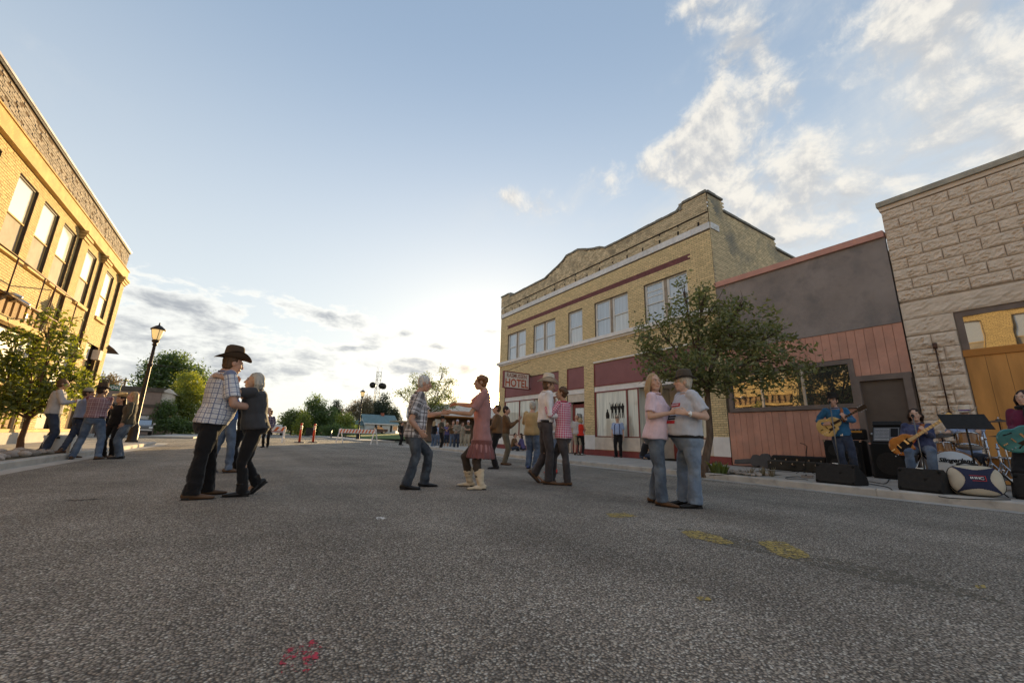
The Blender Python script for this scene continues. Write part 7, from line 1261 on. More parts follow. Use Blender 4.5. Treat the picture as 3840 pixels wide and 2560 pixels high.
def guitar(label, c, nd, nn, kind, top, side, size=1.0):
    c, nd = v3(c), unit(nd); nn = unit(v3(nn)-nd*np.dot(nn, nd)); sd = np.cross(nn, nd); t = thing('guitar', label, 'guitar', c); th = {'arch': .085, 'semi': .05, 'tele': .045}[kind]*size
    P = lambda x, y, z=0: c+nd*x*size+sd*y*size+nn*z*size
    ol = body_outline(kind); k = len(ol); b = MB(); b.slab([(x*size, y*size) for x, y in ol], c, nd, sd, th, 0, 1); b.add([P(x*.9, y*.9, th/size/2+.012) for x, y in ol]+[P(x, y, th/size/2) for x, y in ol], [tuple(range(k))]+[(i, k+i, k+(i+1) % k, (i+1) % k) for i in range(k)], 0, False); b.build('body', [top, side], t); z0 = th/size/2+.014
    b = MB(); b.add([P(x, y, zz) for zz in (z0-.012, z0+.016) for x, y in ((.10, -.025), (.62, -.019), (.62, .019), (.10, .025))], [(3, 2, 1, 0), (4, 5, 6, 7), (0, 1, 5, 4), (1, 2, 6, 5), (2, 3, 7, 6), (3, 0, 4, 7)]); nk = b.build('neck', BK['maple'] if kind == 'tele' else BK['darkg'], t)
    b = MB()
    for q in range(9): x = .62-.055*q*(1-.02*q); b.add([P(x, -.022, z0+.017), P(x+.006, -.022, z0+.017), P(x+.006, .022, z0+.017), P(x, .022, z0+.017)], [(0, 1, 2, 3)])
    b.build('frets', BK['chrome'], nk)
    b = MB(); b.slab([(x*size, y*size) for x, y in ((.62, -.02), (.65, -.035), (.80, -.045), (.815, 0), (.80, .045), (.65, .035), (.62, .02))], c+nn*(z0)*size, nd, sd, .016*size); hd = b.build('headstock', BK['blond'] if kind == 'tele' else BK['darkg'], t)
    b = MB()
    for q in range(3):
        for s in (-1, 1): b.ball(P(.67+.045*q, s*.058, z0), .011*size, 6)
    b.build('tuner', BK['chrome'], hd)
    b = MB(); b.box(P(-.06, 0, z0+.008), (.016*size, .07*size, .014*size), R=np.stack([nd, sd, nn], 1)); b.box(P(-.17, 0, z0+.004), (.06*size, .018*size, .006*size), R=np.stack([nd, sd, nn], 1)); b.box(P(.06, 0, z0+.004), (.03*size, .08*size, .014*size), R=np.stack([nd, sd, nn], 1)); b.build('bridge', BK['chrome'] if kind != 'arch' else BK['darkg'], t)
    if kind != 'tele':
        for s in (-1, 1): b = MB(); b.tube([P(-.10, s*.115, z0-.0), P(-.05, s*.10, z0), P(.0, s*.095, z0)], [.010*size, .006*size, .010*size], 6, ry=.003*size, up=sd); b.build('sound_hole', CL['black'], t)
        b = MB(); b.slab([(x*size, y*size) for x, y in ((-.06, -.05), (.08, -.05), (.08, -.09), (-.04, -.10))], c+nn*(z0+.004)*size, nd, sd, .004*size); b.build('pickguard', BK['darkg'], t)
    else: b = MB(); b.slab([(x*size, y*size) for x, y in ((-.10, .02), (.12, .05), (.12, -.06), (-.02, -.12), (-.12, -.08))], c+nn*(z0+.0)*size, nd, sd, .006*size); b.build('pickguard', CL['black'], t)
    for s in (-1, 0, 1): b = MB(); b.ball(P(-.17, -.09+.0*s, z0+.006)+nd*s*.045*size, .011*size, 6); b.build('control_knob', BK['ivory'] if kind == 'arch' else BK['chrome'], t)
    return t
def strap(a, c, label, m=BK['strapc']):
    pass
BG = 'band playing on the pavement'
# standing guitarist
B = v3(11.28, 3.88, KH); f = ang(B, 178); J = joints(B, dict(pel=(3157, 1640, 0), neck=(3130, 1530, 0), head=(3122, 1503, -.02), wr=[(3090, 1591, -.24), (3171, 1572, -.30)], el=[(3066, 1576, -.02), (3198, 1576, -.06)], an=[(3180, 1785, -.04), (3206, 1786, 0)], hand=[(3102, 1588, -.26), (3164, 1560, -.32)]), f); ground_ankles(B, J, 1.03, KH); J['toe'] = [ang(B, 190), ang(B, 165)]; J['curl'] = .9
_, Ig = person('guitarist in blue western shirt, jeans and dark hat standing at a microphone', B, J, 1.80, skin=S_RUDDY, shirt=CL['blue'], pants=CL['djean'], shoes=CL['leath'], hair=('short', (.05, .04, .03), CL['h_dbrown']), hat=('fedora', CL['bfelt'], 0), lod=2, group=BG, hem=.05, belt=CL['bleath'], fwd=f, cfwd=f, hfwd=ang(B, 188), loose=1.4, seed=60)
c = VP(3112, 1597, B, -.20); e = VP(3214, 1541, B, -.30); guitar('blond archtop guitar held by the standing guitarist', c, e-c, -v3(B[0], B[1], 0)+UP*1.0, 'arch', BK['blond'], BK['blond'])
st = thing('guitar_strap', 'tooled orange leather strap over the shoulder of the blue shirted guitarist', 'strap', c); l, d = Ig['axes'](.7); MB().tube([Ig['ax'](.9)+l*-.10+d*-.10, Ig['ax'](.97)+l*-.11+d*.04, Ig['ax'](.85)+l*-.105+d*.16, Ig['ax'](.65)+l*-.10+d*.185, Ig['ax'](.5)+l*-.11+d*.20], .028, 6, ry=.004, up=l).build('band', BK['strapc'], st)
# seated singer
B = v3(10.6, 2.42, KH); f = ang(B, 180); J = joints(B, dict(pel=(3452, 1680, 0), neck=(3438, 1588, -.01), head=(3431, 1556, -.03), wr=[(3403, 1638, -.30), (3472, 1622, -.32)], el=[(3388, 1640, -.02), (3498, 1636, -.04)], an=[(3424, 1790, -.36), (3500, 1796, -.36)], kn=[(3407, 1694, -.42), (3492, 1692, -.42)], hand=[(3416, 1640, -.32), (3464, 1612, -.33)]), f); ground_ankles(B, J, .95, KH); J['curl'] = .9
_, Is2 = person('singing woman in dark blue print blouse and jeans seated with a sunburst guitar', B, J, 1.64, 'f', wt=1.2, belly=.05, skin=S_PALE, shirt=CL['indigo'], pants=CL['jean'], shoes=CL['bleath'], hair=('bob', (.06, .04, .02), CL['h_dbrown']), lod=2, group=BG, hem=-.05, fwd=f, cfwd=f, hfwd=ang(B, 182)+UP*.05, loose=1.6, seed=61)
c = VP(3388, 1666, B, -.34); e = VP(3522, 1583, B, -.36); guitar('sunburst solid guitar with pale neck on the lap of the seated singer', c, e-c, -v3(B[0], B[1], 0)+UP*2.0, 'tele', BK['burst'], CL['redshoe'], 1.08)
st = thing('guitar_strap', 'orange patterned strap across the chest of the seated singer', 'strap', c); l, d = Is2['axes'](.7); MB().tube([Is2['ax'](.93)+l*-.06+d*-.08, Is2['ax'](.99)+l*-.075+d*.05, Is2['ax'](.80)+l*-.05+d*.20, Is2['ax'](.55)+l*.0+d*.235, Is2['ax'](.35)+l*.06+d*.26], .032, 6, ry=.004, up=l).build('band', BK['strapc'], st)
def stool(label, x, y, h): t = thing('stool', label, 'stool', (x, y, KH)); MB().lathe((x, y, KH+h-.06), [(.16, 0), (.18, .02), (.18, .05), (.15, .06)], 16).build('seat', BK['vinyl'], t); [MB().tube([(x+.02*math.cos(a), y+.02*math.sin(a), KH+h-.06), (x+.24*math.cos(a), y+.24*math.sin(a), KH)], .014, 6).build('leg', BK['chrome'], t) for a in (.3, 1.87, 3.44, 5.01)]
stool('black topped stool under the seated singer', 10.62, 2.43, VP(3452, 1680, B)[2]-KH-.06)
# drummer
B = v3(12.25, 2.12, KH); f = ang(B, 184); pel = B+UP*.58; N = VP(3632, 1588, B); Hd = VP(3622, 1553, B, -.03); r = unit(np.cross(f, UP)); J = dict(pel=pel, neck=N, head=Hd, wr=[v3(11.82, 2.40, 1.02), v3(11.80, 1.92, 1.06)], an=[B+f*.42+r*.25+UP*.083, B+f*.40-r*.25+UP*.083], kn=[pel+f*.42+r*.26-UP*.02, pel+f*.42-r*.26-UP*.02], toe=[f+r*.2, f-r*.2], curl=.9, hand=[v3(11.75, 2.36, 1.0), v3(11.73, 1.90, 1.04)])
person('drummer in pale blue shirt and cream straw hat behind the music stand', B, J, 1.70, skin=S_PALE, shirt=CL['pblue'], pants=CL['djean'], shoes=CL['bleath'], hair=('short', (.2, .17, .12), CL['h_grey']), hat=('straw', CL['wfelt'], 0, mat('purple_band', (.12, .03, .2), .7)), lod=1, group=BG, sleeve='short', hem=.0, fwd=f, cfwd=f, hfwd=ang(B, 188)-UP*.25, loose=1.6, seed=62)
# woman at the right edge with the teal guitar
B = v3(10.62, .93, KH); f = ang(B, 188); J = joints(B, dict(pel=(3862, 1690, 0), neck=(3846, 1532, 0), head=(3836, 1492, -.02), wr=[(3824, 1612, -.26), (3905, 1600, -.3)], el=[(3790, 1610, -.05), None], an=[(3872, 1850, 0), (3920, 1850, 0)], hand=[(3838, 1616, -.28), None]), f); ground_ankles(B, J, .97, KH); J['curl'] = .8
_, Ib = person('woman in maroon top and dark scarf playing a teal guitar at the right edge', B, J, 1.70, 'f', wt=1.08, skin=S_PALE, shirt=CL['maroon'], pants=CL['black'], shoes=CL['bleath'], hair=('bob', (.04, .03, .02), CL['h_dbrown']), lod=1, group=BG, hem=-.08, fwd=f, cfwd=f, hfwd=ang(B, 200), loose=2, seed=63)
c = VP(3822, 1642, B, -.26); e = VP(3925, 1590, B, -.30); guitar('teal semi hollow guitar cut by the right edge of the picture', c, e-c, -v3(B[0], B[1], 0)+UP*1.0, 'semi', BK['teal'], BK['ivory'], 1.05)
st = thing('scarf', 'dark scarf round the neck of the woman with the teal guitar', 'scarf', Ib['N']); MB().tube([Ib['N']+v3(math.cos(a)*.085, math.sin(a)*.085, .02) for a in np.linspace(0, 2*math.pi, 14, endpoint=False)], .035, 8, close=True).build('loop', CL['black'], st); MB().tube([Ib['N']+f*.08, Ib['N']+f*.16-UP*.12, Ib['N']+f*.18-UP*.3], [.04, .05, .05], 8, ry=.015, dome=True).build('tail', CL['black'], st)
# amplifiers, mixer, monitors
def rbox(b, c, size, R, bev=.02):
    hx, hy, hz = np.asarray(size)/2; V = []; F = []
    for z, k in ((-hz, bev), (-hz+bev, 0), (hz-bev, 0), (hz, bev)):
        x, y = hx-k, hy-k; q = bev*.6; V += [(-x, -y+q, z), (-x+q, -y, z), (x-q, -y, z), (x, -y+q, z), (x, y-q, z), (x-q, y, z), (-x+q, y, z), (-x, y-q, z)]
    for i in range(3): F += [(i*8+j, i*8+(j+1) % 8, (i+1)*8+(j+1) % 8, (i+1)*8+j) for j in range(8)]
    F += [tuple(range(8))[::-1], tuple(range(24, 32))]; return b.add(np.array(V) @ np.asarray(R).T+np.asarray(c), F)
RX = np.array([[0, -1, 0], [1, 0, 0], [0, 0, 1.]])      # local +x -> world +Y, local +y -> world -X (front to the street)
def cabinet(label, yc, w, h, d, X, cones, z=KH):
    t = thing('speaker_cabinet', label, 'speaker', (X, yc, z)); b = MB(); rbox(b, (X+d/2, yc, z+h/2), (w, d, h), RX); b.build('box', BK['vinyl'], t); b = MB(); b.bb((X-.006, yc-w/2+.03, z+.03), (X-.001, yc+w/2-.03, z+h-.03)); b.build('grille', BK['grille'], t)
    for (dy, dz, r) in cones: b = MB(); b.tube([(X-.012, yc+dy, z+dz), (X-.007, yc+dy, z+dz)], r, 24, smooth=False); b.build('speaker_cone', BK['vinyl'], t)
    for sy in (-1, 1):
        for zz in (.02, h-.02): b = MB(); b.box((X-.004, yc+sy*(w/2-.02), z+zz), (.014, .05, .05)); b.build('corner_guard', BK['chrome'] if zz > .1 else BK['vinyl'], t)
    return t
cabinet('tall black guitar amplifier cabinet behind the blue shirted guitarist', 4.36, .80, .85, .36, 12.75, [(-.18, .25, .14), (.18, .25, .14), (-.18, .6, .14), (.18, .6, .14)])
t = thing('amplifier_head', 'small black amplifier with gold trim on top of the guitar cabinet', 'amplifier', (12.9, 4.08, .99)); b = MB(); rbox(b, (12.93, 4.08, 1.13), (.34, .26, .26), RX); b.build('box', BK['vinyl'], t); b = MB(); b.bb((12.793, 3.93, 1.17), (12.797, 4.23, 1.215)); b.build('gold_strip', CL['gold'], t); b = MB(); b.bb((12.793, 3.93, 1.02), (12.797, 4.23, 1.15)); b.build('grille', BK['grille'], t)
for q in range(4): MB().ball((12.785, 3.97+.075*q, 1.235), .013, 6).build('knob', BK['chrome'], t)
cabinet('black loudspeaker cabinet under the mixing desk before the brown door', 3.40, .66, .80, .5, 12.45, [(0, .34, .25)])
t = thing('mixing_desk', 'grey faced mixing desk in a black case on the loudspeaker cabinet', 'mixing desk', (12.6, 3.40, .935)); a = rad(62); ex, ey = v3(0, -1, 0), v3(math.cos(a), 0, math.sin(a)); nn = np.cross(ex, ey); O_ = v3(12.5, 3.42, .96)
b = MB(); rbox(b, O_+ey*.19-nn*.07, (.52, .42, .14), np.stack([ex, ey, nn], 1), .015); b.build('case', BK['vinyl'], t); b = MB(); rbox(b, O_+ey*.455-nn*.10+UP*.03, (.52, .12, .20), np.stack([ex, ey, nn], 1), .015); b.build('rack_unit', BK['vinyl'], t); b = MB(); b.slab([(-.23, .01), (.23, .01), (.23, .36), (-.23, .36)], O_+nn*.004, ex, ey, .006); pn = b.build('panel', BK['panel'], t)
kb = MB()
for i in range(12):
    for j in range(7): kb.box(O_+ex*(-.2+.022*i)+ey*(.10+.036*j)+nn*.011, (.010, .010, .01), R=np.stack([ex, ey, nn], 1))
    kb.box(O_+ex*(-.2+.022*i)+ey*.05+nn*.012, (.010, .03, .012), R=np.stack([ex, ey, nn], 1))
o = kb.build('knobs', BK['knobm'], t); o['kind'] = 'stuff'
b = MB(); b.slab([(.08, .12), (.21, .12), (.21, .34), (.08, .34)], O_+nn*.009, ex, ey, .004); b.build('display', CL['black'], t)
def wedge(label, yc, w, X, rz=0.0):
    t = thing('floor_monitor', label, 'monitor speaker', (X, yc, KH), 'floor monitors'); c, s = math.cos(rz), math.sin(rz); T = lambda x, y, z: v3(X+x*c-y*s, yc+x*s+y*c, KH+z)
    pr = [(0, .0), (-.02, .04), (.06, .36), (.12, .37), (.40, .14), (.42, .05), (.40, 0)]; k = len(pr); V = [T(x, -w/2, z) for x, z in pr]+[T(x, w/2, z) for x, z in pr]; b = MB(); b.add(V, [tuple(range(k)), tuple(range(k, 2*k))[::-1]]+[(i, k+i, k+(i+1) % k, (i+1) % k) for i in range(k)]); b.build('cabinet', BK['vinyl'], t)
    b = MB(); b.add([T(.135, -w/2+.04, .362), T(.135, w/2-.04, .362), T(.39, w/2-.04, .153), T(.39, -w/2+.04, .153)], [(0, 1, 2, 3)]); b.build('grille', BK['grille'], t)
    for sy in (-1, 1):
        for x, z in ((.0, .05), (.055, .33)): MB().ball(T(x-.005, sy*(w/2-.03), z), .026, 8).build('corner_guard', BK['grille'], t)
    b = MB(); b.box(T(.03, -w*.2, .2), (.012, .10, .05), R=np.eye(3)); b.build('jack_plate', BK['grille'], t); b = MB(); b.tube([T(.085, -.05, .37), T(.09, .05, .375)], .008, 6); b.build('paper_tag', M_['signwhite'], t); return t
wedge('black floor monitor on the kerb in front of the standing guitarist', 3.42, .66, 9.42, -.15); wedge('black floor monitor in front of the seated singer', 2.26, .58, 9.42, -.25); wedge('black floor monitor cut off by the right edge of the picture', 1.02, .62, 9.75, -.3)
# microphone stands, music stand
def micstand(label, top, base, mx=True):
    t = thing('microphone_stand', label, 'microphone stand', (base[0], base[1], KH)); b = MB(); b.lathe((base[0], base[1], KH), [(.14, 0), (.14, .015), (.03, .03)], 16); b.build('base', BK['vinyl'], t); b = MB(); b.tube([(base[0], base[1], KH+.02), top], .011, 8); b.build('pole', BK['steel'], t)
    d = unit(v3(top[0], top[1], 0)); top = v3(top); b = MB(); b.tube([top-d*.05+UP*.005, top+d*.09+UP*.035], [.012, .017], 8, dome=True); b.build('microphone', BK['vinyl'], t); b = MB(); b.ball(top+d*.12+UP*.045, .027, 10); b.build('mic_grille', BK['grille'], t)
B = v3(11.28, 3.88, KH); mt = VP(3112, 1513, B, -.30); micstand('tall chrome microphone stand before the standing guitarist', mt, (mt[0], mt[1])); B = v3(10.6, 2.42, KH); mt = VP(3424, 1566, B, -.33); micstand('microphone stand before the mouth of the seated singer', mt, (mt[0]-.02, mt[1]-.03))
t = thing('music_stand', 'black music stand standing in front of the drummer', 'music stand', (9.95, 1.66, KH)); b = MB(); tl, tr_, br, bl = (atX(x, y, X) for x, y, X in ((3512, 1553, 9.95), (3690, 1552, 9.88), (3733, 1608, 9.70), (3548, 1606, 9.77))); n_ = unit(np.cross(tr_-tl, bl-tl)); b.add([p+n_*q for q in (0, .012) for p in (tl, tr_, br, bl)], [(0, 1, 2, 3), (7, 6, 5, 4), (0, 4, 5, 1), (1, 5, 6, 2), (2, 6, 7, 3), (3, 7, 4, 0)]); b.build('desk', BK['vinyl'], t); m_ = (bl+br+tl+tr_)/4
b = MB(); b.tube([m_-UP*.02, (m_[0]+.03, m_[1], KH+.3)], .012, 8); b.build('pole', BK['vinyl'], t)
for a in (.4, 2.5, 4.6): MB().tube([(m_[0]+.03, m_[1], KH+.32), (m_[0]+.03+.28*math.cos(a), m_[1]+.28*math.sin(a), KH+.01)], .009, 6).build('leg', BK['vinyl'], t)
# drum kit: each drum and cymbal stands on its own hardware
def drum(name, label, c, ax_, r, ln, head=True, hoop=BK['chrome']):
    c, ax_ = v3(c), unit(ax_); t = thing(name, label, 'drum', c, 'drum kit'); b = MB(); b.tube([c-ax_*ln/2, c+ax_*ln/2], r, 28, caps=False); b.build('shell', BK['drumw'], t)
    for s in (-1, 1):
        b = MB(); e = c+ax_*s*ln/2; b.tube([e-ax_*s*.02, e+ax_*s*.012], r+.012, 28); b.build('hoop', hoop, t); b = MB(); b.tube([e+ax_*s*.013, e+ax_*s*.015], r-.004, 28); b.build('drum_head', BK['skinw'], t)
    u = unit(np.cross(ax_, (0, .3, 1))); w = np.cross(ax_, u); b = MB()
    for q in range(8):
        d = u*math.cos(q*math.pi/4+.2)+w*math.sin(q*math.pi/4+.2); b.box(c+d*(r+.012)+ax_*ln*.25, (.02, .02, .06), R=np.stack([d, np.cross(ax_, d), ax_], 1)); b.tube([c+d*(r+.018)-ax_*ln/2, c+d*(r+.018)+ax_*ln/2], .004, 5)
    o = b.build('lugs', BK['chrome'], t); o['kind'] = 'stuff'; return t
bd = drum('bass_drum', 'white headed bass drum lettered Slingerland behind the beige bag', (11.38, 2.17, KH+.34), (-1, -.12, 0), .325, .38, hoop=BK['drumw']); ax_ = unit((-1, -.12, 0)); e = v3(11.38, 2.17, KH+.34)+ax_*.208; exx = unit(np.cross(UP, ax_)); textmesh('Slingerland', .105, e+UP*.155+exx*.035+ax_*.004, exx, UP, 'lettering', CL['black'], bd, .002, shear=.35, bold=.004); b = MB(); b.tube([e+UP*-.13+exx*.08, e+UP*-.13+exx*.08+ax_*.003], .06, 20); b.build('port_hole', CL['black'], bd)
tt_ = atX(3632, 1652, 11.55); drum('tom_drum', 'sunburst tom drum mounted above the bass drum', tt_, (.30, 0, 1), .165, .24); tt_ = atX(3545, 1682, 11.5); drum('tom_drum', 'smaller sunburst tom drum left of the larger one, behind the singer', tt_, (.22, .05, 1), .14, .20); drum('floor_tom', 'sunburst floor tom on the right of the drum kit', (11.75, 1.62, KH+.38), (0, 0, 1), .19, .38)
b = thing('drum_throne', 'black drum throne under the drummer', 'stool', (12.27, 2.12, KH)); MB().lathe((12.27, 2.12, KH+.42), [(.15, 0), (.17, .03), (.17, .07), (.13, .09)], 16).build('seat', BK['vinyl'], b); MB().tube([(12.27, 2.12, KH), (12.27, 2.12, KH+.42)], .02, 8).build('post', BK['chrome'], b)
def cymbal(label, c, r, tilt=(0, 0)):
    t = thing('cymbal_stand', label, 'cymbal', (c[0], c[1], KH), 'drum kit'); c = v3(c); n_ = unit((tilt[0], tilt[1], 1)); u = unit(np.cross(n_, (0, 1, 0))); R = np.stack([u, np.cross(n_, u), n_], 1); b = MB(); b.lathe(c, [(r, -.012), (r*.5, .004), (r*.2, .012), (r*.16, .03), (.01, .036), (.01, .030), (r*.15, .024), (r*.2, .006), (r*.5, -.002), (r, -.015)], 28, R=R); b.build('cymbal', BK['brass'], t); b = MB(); b.tube([c-UP*.01, (c[0], c[1], KH+.25)], .011, 8); b.tube([c, c+UP*.07], .006, 6); b.build('pole', BK['chrome'], t)
    for a in (.2, 2.3, 4.4): MB().tube([(c[0], c[1], KH+.42), (c[0]+.26*math.cos(a), c[1]+.26*math.sin(a), KH+.01)], .010, 6).build('leg', BK['chrome'], t)
cymbal('dark cymbal high on the right of the drum kit', atX(3745, 1577, 11.7), .23, (-.1, .05)); cymbal('dark cymbal between the singer and the toms', atX(3530, 1630, 11.55), .22, (-.25, .1)); cymbal('pair of hi-hat cymbals low on the right of the drum kit', atX(3758, 1634, 11.5), .17)
for i, (y, z) in enumerate(((1.70, 1.15), (1.58, .95))):
    t = thing('drum_hardware', ['chrome drum stand nearest the toms', 'chrome drum stand nearest the right edge'][i], 'drum stand', (11.3, y, KH), 'drum kit'); MB().tube([(11.3, y, KH+.2), (11.32, y, z)], .016, 8).build('pole', BK['chrome'], t)
    for a in (.6, 2.7, 4.8): MB().tube([(11.3, y, KH+.5), (11.3+.3*math.cos(a), y+.3*math.sin(a), KH+.01)], .011, 6).build('leg', BK['chrome'], t)
    for q in (.45, .7, .85): MB().ball((11.31, y, z*q+.06), .03, 8).build('clamp', BK['chrome'], t)
# beige and navy padded bag lying on the kerb
t = thing('padded_bag', 'rounded beige and navy padded bag on the kerb', 'bag', (9.62, 1.70, KH)); rz = .45; ex = unit((.42, -1, 0)); ey = unit(v3(.22, .09, 1)); nn = unit(np.cross(ex, ey)); O_ = v3(9.66, 1.655, KH+.235); A_2, H2, D2 = .30, .225, .11
def bagpt(u, v, off=0.0):
    w = max(0, 1-abs(u)**3.2-abs(v)**3.2)**.5; return O_+ex*u*A_2+ey*v*H2+nn*(D2*w+off)
def bagpatch(test, name, m, off):
    n = 84; b = MB(); idx = {}; V = []; F = []
    for i in range(n):
        for j in range(n):
            u, v = -1+2*(i+.5)/n, -1+2*(j+.5)/n
            if test(u, v) and abs(u)**3.2+abs(v)**3.2 < 1:
                q = []
                for (a, c_) in ((i, j), (i+1, j), (i+1, j+1), (i, j+1)):
                    if (a, c_) not in idx:
                        uu, vv = -1+2*a/n, -1+2*c_/n; k = (abs(uu)**3.2+abs(vv)**3.2); k = k**(-1/3.2) if k > 1 else 1; idx[(a, c_)] = len(V); V.append(bagpt(uu*k, vv*k, off))
                    q.append(idx[(a, c_)])
                F.append(tuple(q))
    b.add(V, F, 0, True); return b.build(name, m, t)
xs_ = lambda u, v: abs(u) < .45+.50*abs(v)**1.8 and abs(v) < .62+.38*abs(u)**1.6
bagpatch(lambda u, v: True, 'side_panel', BK['bagc'], 0); bagpatch(xs_, 'cross_panel', BK['navy'], .006)
b = MB(); k = 44; ol = [(math.copysign(abs(math.cos(q))**(2/3.2), math.cos(q))*A_2, math.copysign(abs(math.sin(q))**(2/3.2), math.sin(q))*H2) for q in np.linspace(0, 2*math.pi, k, endpoint=False)]; b.slab(ol, O_-nn*.06, ex, ey, .125); b.build('back_panel', BK['bagc'], t); b = MB(); b.tube([O_+ex*x+ey*y for x, y in ol], .009, 6, close=True); b.build('piping', BK['vinyl'], t)
b = MB(); b.tube([O_+ex*-.16+ey*.235, O_+ex*-.06+ey*.27-nn*.02, O_+ex*.08+ey*.235], .016, 8); b.build('handle', BK['vinyl'], t); b = MB(); b.tube([O_+ex*.30+ey*.12-nn*.02, O_+ex*.40+ey*.02-nn*.10, O_+ex*.36+ey*-.2-nn*.06], .014, 6); b.build('shoulder_strap', BK['vinyl'], t)
for q in ((-.085, .045, .085, .052), (-.06, -.03, .085, -.023), (.082, -.03, .090, .052)): b = MB(); b.slab([(q[0], q[1]), (q[2], q[1]), (q[2], q[3]), (q[0], q[3])], bagpt(0, 0, .010), ex, ey, .004); b.build('logo', BK['redp'], t)
b = MB()
for x in (-.075, -.055, -.03, -.012, .012): b.slab([(x, .0), (x+.010, .0), (x+.010, .03), (x, .03)], bagpt(0, 0, .011), ex, ey, .004)
b.tube([bagpt(0, 0, .012)+ex*(.05+.022*math.cos(q))+ey*(.012+.018*math.sin(q)) for q in np.linspace(.6, 5.6, 10)], .004, 5); b.build('logo', M_['signwhite'], t)
# cases along the pink wall, small stand, pedal, cables
t = thing('guitar_case', 'grey guitar shaped case on its side against the pink boards', 'guitar case', (13.1, 6.7, KH)); O_ = v3(13.10, 6.72, KH+.17); ex, ey = v3(0, -1, 0), unit(v3(.16, 0, 1)); ol = [(-.62, -.10), (-.60, .02), (-.30, .06), (-.12, .075), (-.05, .19), (.06, .21), (.14, .17), (.22, .24), (.38, .25), (.46, .14), (.47, -.02), (.40, -.16), (.25, -.18), (.14, -.10), (.05, -.14), (-.06, -.13), (-.14, -.05), (-.30, -.07)]
b = MB(); b.slab(ol, O_, ex, ey, .12); b.build('shell', BK['casegrey'], t); 
for x, y in ((-.5, .03), (-.28, .065), (.0, .2), (.3, .25), (.2, -.16)): MB().ball(O_+ex*x*.97+ey*y*.9+v3(-.07, 0, 0), .014, 6).build('latch', BK['chrome'], t)
def flatcase(label, y0, y1, X, z0, h, d, m): 
    t = thing('instrument_case', label, 'instrument case', (X, (y0+y1)/2, z0)); b = MB(); rbox(b, (X+d/2, (y0+y1)/2, z0+h/2), (y1-y0, d, h), RX, .03); b.build('shell', m, t)
    for k in range(5): MB().box((X-.008, y0+.1+(y1-y0-.2)*k/4, z0+h*.72), (.02, .035, .04)).build('latch', BK['chrome'], t)
    b = MB(); ym = (y0+y1)/2; b.tube([(X, ym-.07, z0+h*.5), (X-.04, ym-.05, z0+h*.5), (X-.04, ym+.05, z0+h*.5), (X, ym+.07, z0+h*.5)], .01, 6); b.build('handle', BK['vinyl'], t)
flatcase('long black case with chrome latches lying behind the dark bag at the pink wall', 4.86, 6.20, 13.0, KH+.002, .40, .3, BK['vinyl']); flatcase('long dark cloth bag on the pavement in front of the black case', 4.82, 6.12, 12.55, KH+.002, .27, .33, mat('dark_canvas', (.04, .036, .03), .95, var=.25, bump=.006, bscale=20))
t = thing('boom_stand', 'short bent metal stand on the pavement left of the monitor', 'stand', (11.9, 4.85, KH)); p0, p1, p2 = (atX(x, y, 11.9) for x, y in ((3018, 1772), (3026, 1672), (3000, 1661))); MB().tube([p0, p1, p1*.5+p2*.5+UP*.02, p2], .010, 6).build('pole', BK['vinyl'], t)
for a in (.5, 2.6, 4.7): MB().tube([(p0[0], p0[1], KH+.12), (p0[0]+.22*math.cos(a), p0[1]+.22*math.sin(a), KH+.01)], .007, 5).build('leg', BK['vinyl'], t)
p = G(3030, 1792, KH); t = thing('effects_pedal', 'small metal effects pedal beside the left floor monitor', 'pedal', p); MB().box(p+v3(0, 0, .03), (.14, .22, .05), .2).build('box', BK['chrome'], t); MB().tube([p+v3(0, .03, .055), p+v3(0, .03, .075)], .014, 8).build('switch', BK['vinyl'], t)
for i, (pts, lab) in enumerate((([(2660, 1782), (2720, 1778), (2790, 1774), (2840, 1766), (2870, 1763), (2960, 1768), (3020, 1765)], 'thin black cable from the stone bed along the cases'), ([(3030, 1790), (2990, 1786), (2950, 1789), (2952, 1794), (2990, 1794), (3030, 1798)], 'loop of thin black cable beside the effects pedal'), ([(3205, 1808), (3250, 1812), (3300, 1820), (3330, 1826), (3345, 1835)], 'black cable between the two floor monitors, nearer the kerb'), ([(3210, 1800), (3270, 1806), (3320, 1812), (3336, 1790), (3330, 1780), (3350, 1786)], 'curling black cable behind the gap between the two floor monitors'), ([(3520, 1860), (3560, 1866), (3640, 1870), (3720, 1872), (3790, 1872)], 'black cable lying along the kerb below the beige bag'))):
    P = [G(x, y, KH+.010) for x, y in pts]; b = MB(); Q = []
    for k in range(len(P)-1):
        for q in np.linspace(0, 1, 6)[:-1]: a_, b_, c_, d_ = P[max(k-1, 0)], P[k], P[k+1], P[min(k+2, len(P)-1)]; Q.append(.5*((2*b_)+(-a_+c_)*q+(2*a_-5*b_+4*c_-d_)*q*q+(-a_+3*b_-3*c_+d_)*q**3))
    b.tube(Q+[P[-1]], .0065, 6); b.build('cable', BK['cable'], base=tuple(P[0]), label=lab, category='cable')
run_jobs()
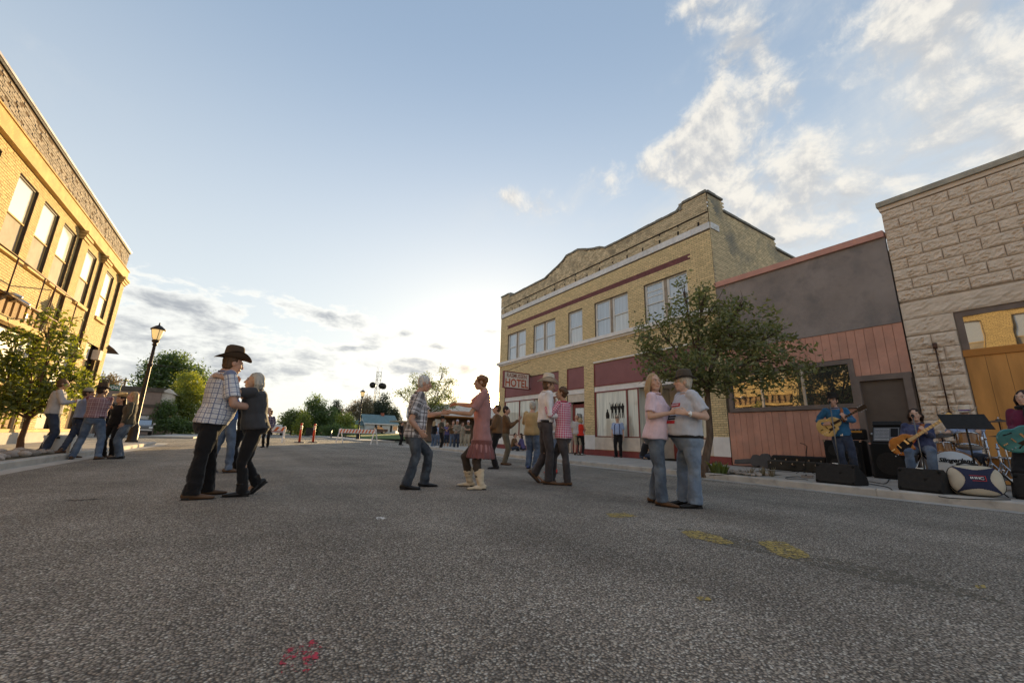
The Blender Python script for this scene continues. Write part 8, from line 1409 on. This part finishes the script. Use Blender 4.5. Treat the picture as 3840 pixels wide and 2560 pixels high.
def decal(ob, c, ex, ey, w, h, name, m, parent, off=.004, nx=8, ny=6, pull=.6):
    """a printed patch laid onto a cloth surface"""
    n = unit(np.cross(ex, ey)); me = ob.data; bv = BVHTree.FromPolygons([v.co for v in me.vertices], [p.vertices for p in me.polygons]); o = v3(*ob.matrix_world.translation) if False else worldloc(ob); V = []
    for j in range(ny+1):
        for i in range(nx+1):
            p = c+ex*w*(i/nx-.5)+ey*h*(j/ny-.5); hit = bv.ray_cast(Vector(p+n*pull-o), Vector(-n)); V.append((v3(*hit[0])+o+n*off) if hit[0] is not None else p)
    b = MB(); b.add(V, [(j*(nx+1)+i, j*(nx+1)+i+1, (j+1)*(nx+1)+i+1, (j+1)*(nx+1)+i) for j in range(ny) for i in range(nx)], 0, True); return b.build(name, m, parent)
sh = FUSED[(tg.name, 'shirt')][0]; cf = ang(v3(5, 3.46, 0), 232); ex = unit(np.cross(UP, cf)); q = I5['ax'](.62)
ink = dict(r=mat('print_red', (.45, .03, .04), .8, var=.1), k=mat('print_black', (.03, .03, .035), .8, var=.2), w=mat('print_white', (.6, .6, .62), .8, var=.05))
for (dx, dz, w, h, m) in ((0, .07, .24, .045, 'r'), (0, .071, .20, .014, 'w'), (-.05, .0, .09, .07, 'k'), (.06, -.01, .07, .05, 'k'), (-.07, -.10, .06, .10, 'k'), (.03, -.085, .13, .022, 'k'), (.03, -.118, .13, .022, 'k'), (.0, -.16, .20, .04, 'r')): decal(sh, q+ex*dx+UP*dz, ex, UP, w, h, 'shirt_print', ink[m], tg, off=.0045 if m != 'w' else .0065)
hr, hf, hu, Hd, hc = (I5[k] for k in ('hr', 'hf', 'hu', 'Hd', 'hc')); X = lambda r, fo, u: Hd+(hr*r+hf*fo+hu*u)*hc
b = MB()
for sg in (1, -1): b.tube([X(sg*.034+.025*math.cos(a), .108-.012*abs(math.cos(a)*.5+sg*.5)*(1), .006+.019*math.sin(a)) for a in np.linspace(0, 2*math.pi, 16, endpoint=False)], .0022, 5, close=True); b.tube([X(sg*.06, .10, .010), X(sg*.084, .03, .008), X(sg*.082, -.02, .0)], .0022, 5)
b.tube([X(-.010, .11, .010), X(.010, .11, .010)], .002, 5); b.build('glasses', CL['gold'], tg)
w0 = I5['WR'][1]; d = unit(I5['WR'][1]-I5['EL'][1]); b = MB(); u = unit(np.cross(d, UP)); w_ = np.cross(d, u); b.tube([w0-d*.03+(u*math.cos(a)+w_*math.sin(a))*.036 for a in np.linspace(0, 2*math.pi, 16, endpoint=False)], .011, 6, ry=.004, up=d, close=True); b.ball(w0-d*.03+unit(-v3(5, 3.46, 0))*.036, .02, 10); b.build('wristwatch', M_['signwhite'], tg)
hr, hf, hu, Hd, hc, s4 = (I4[k] for k in ('hr', 'hf', 'hu', 'Hd', 'hc', 's'))
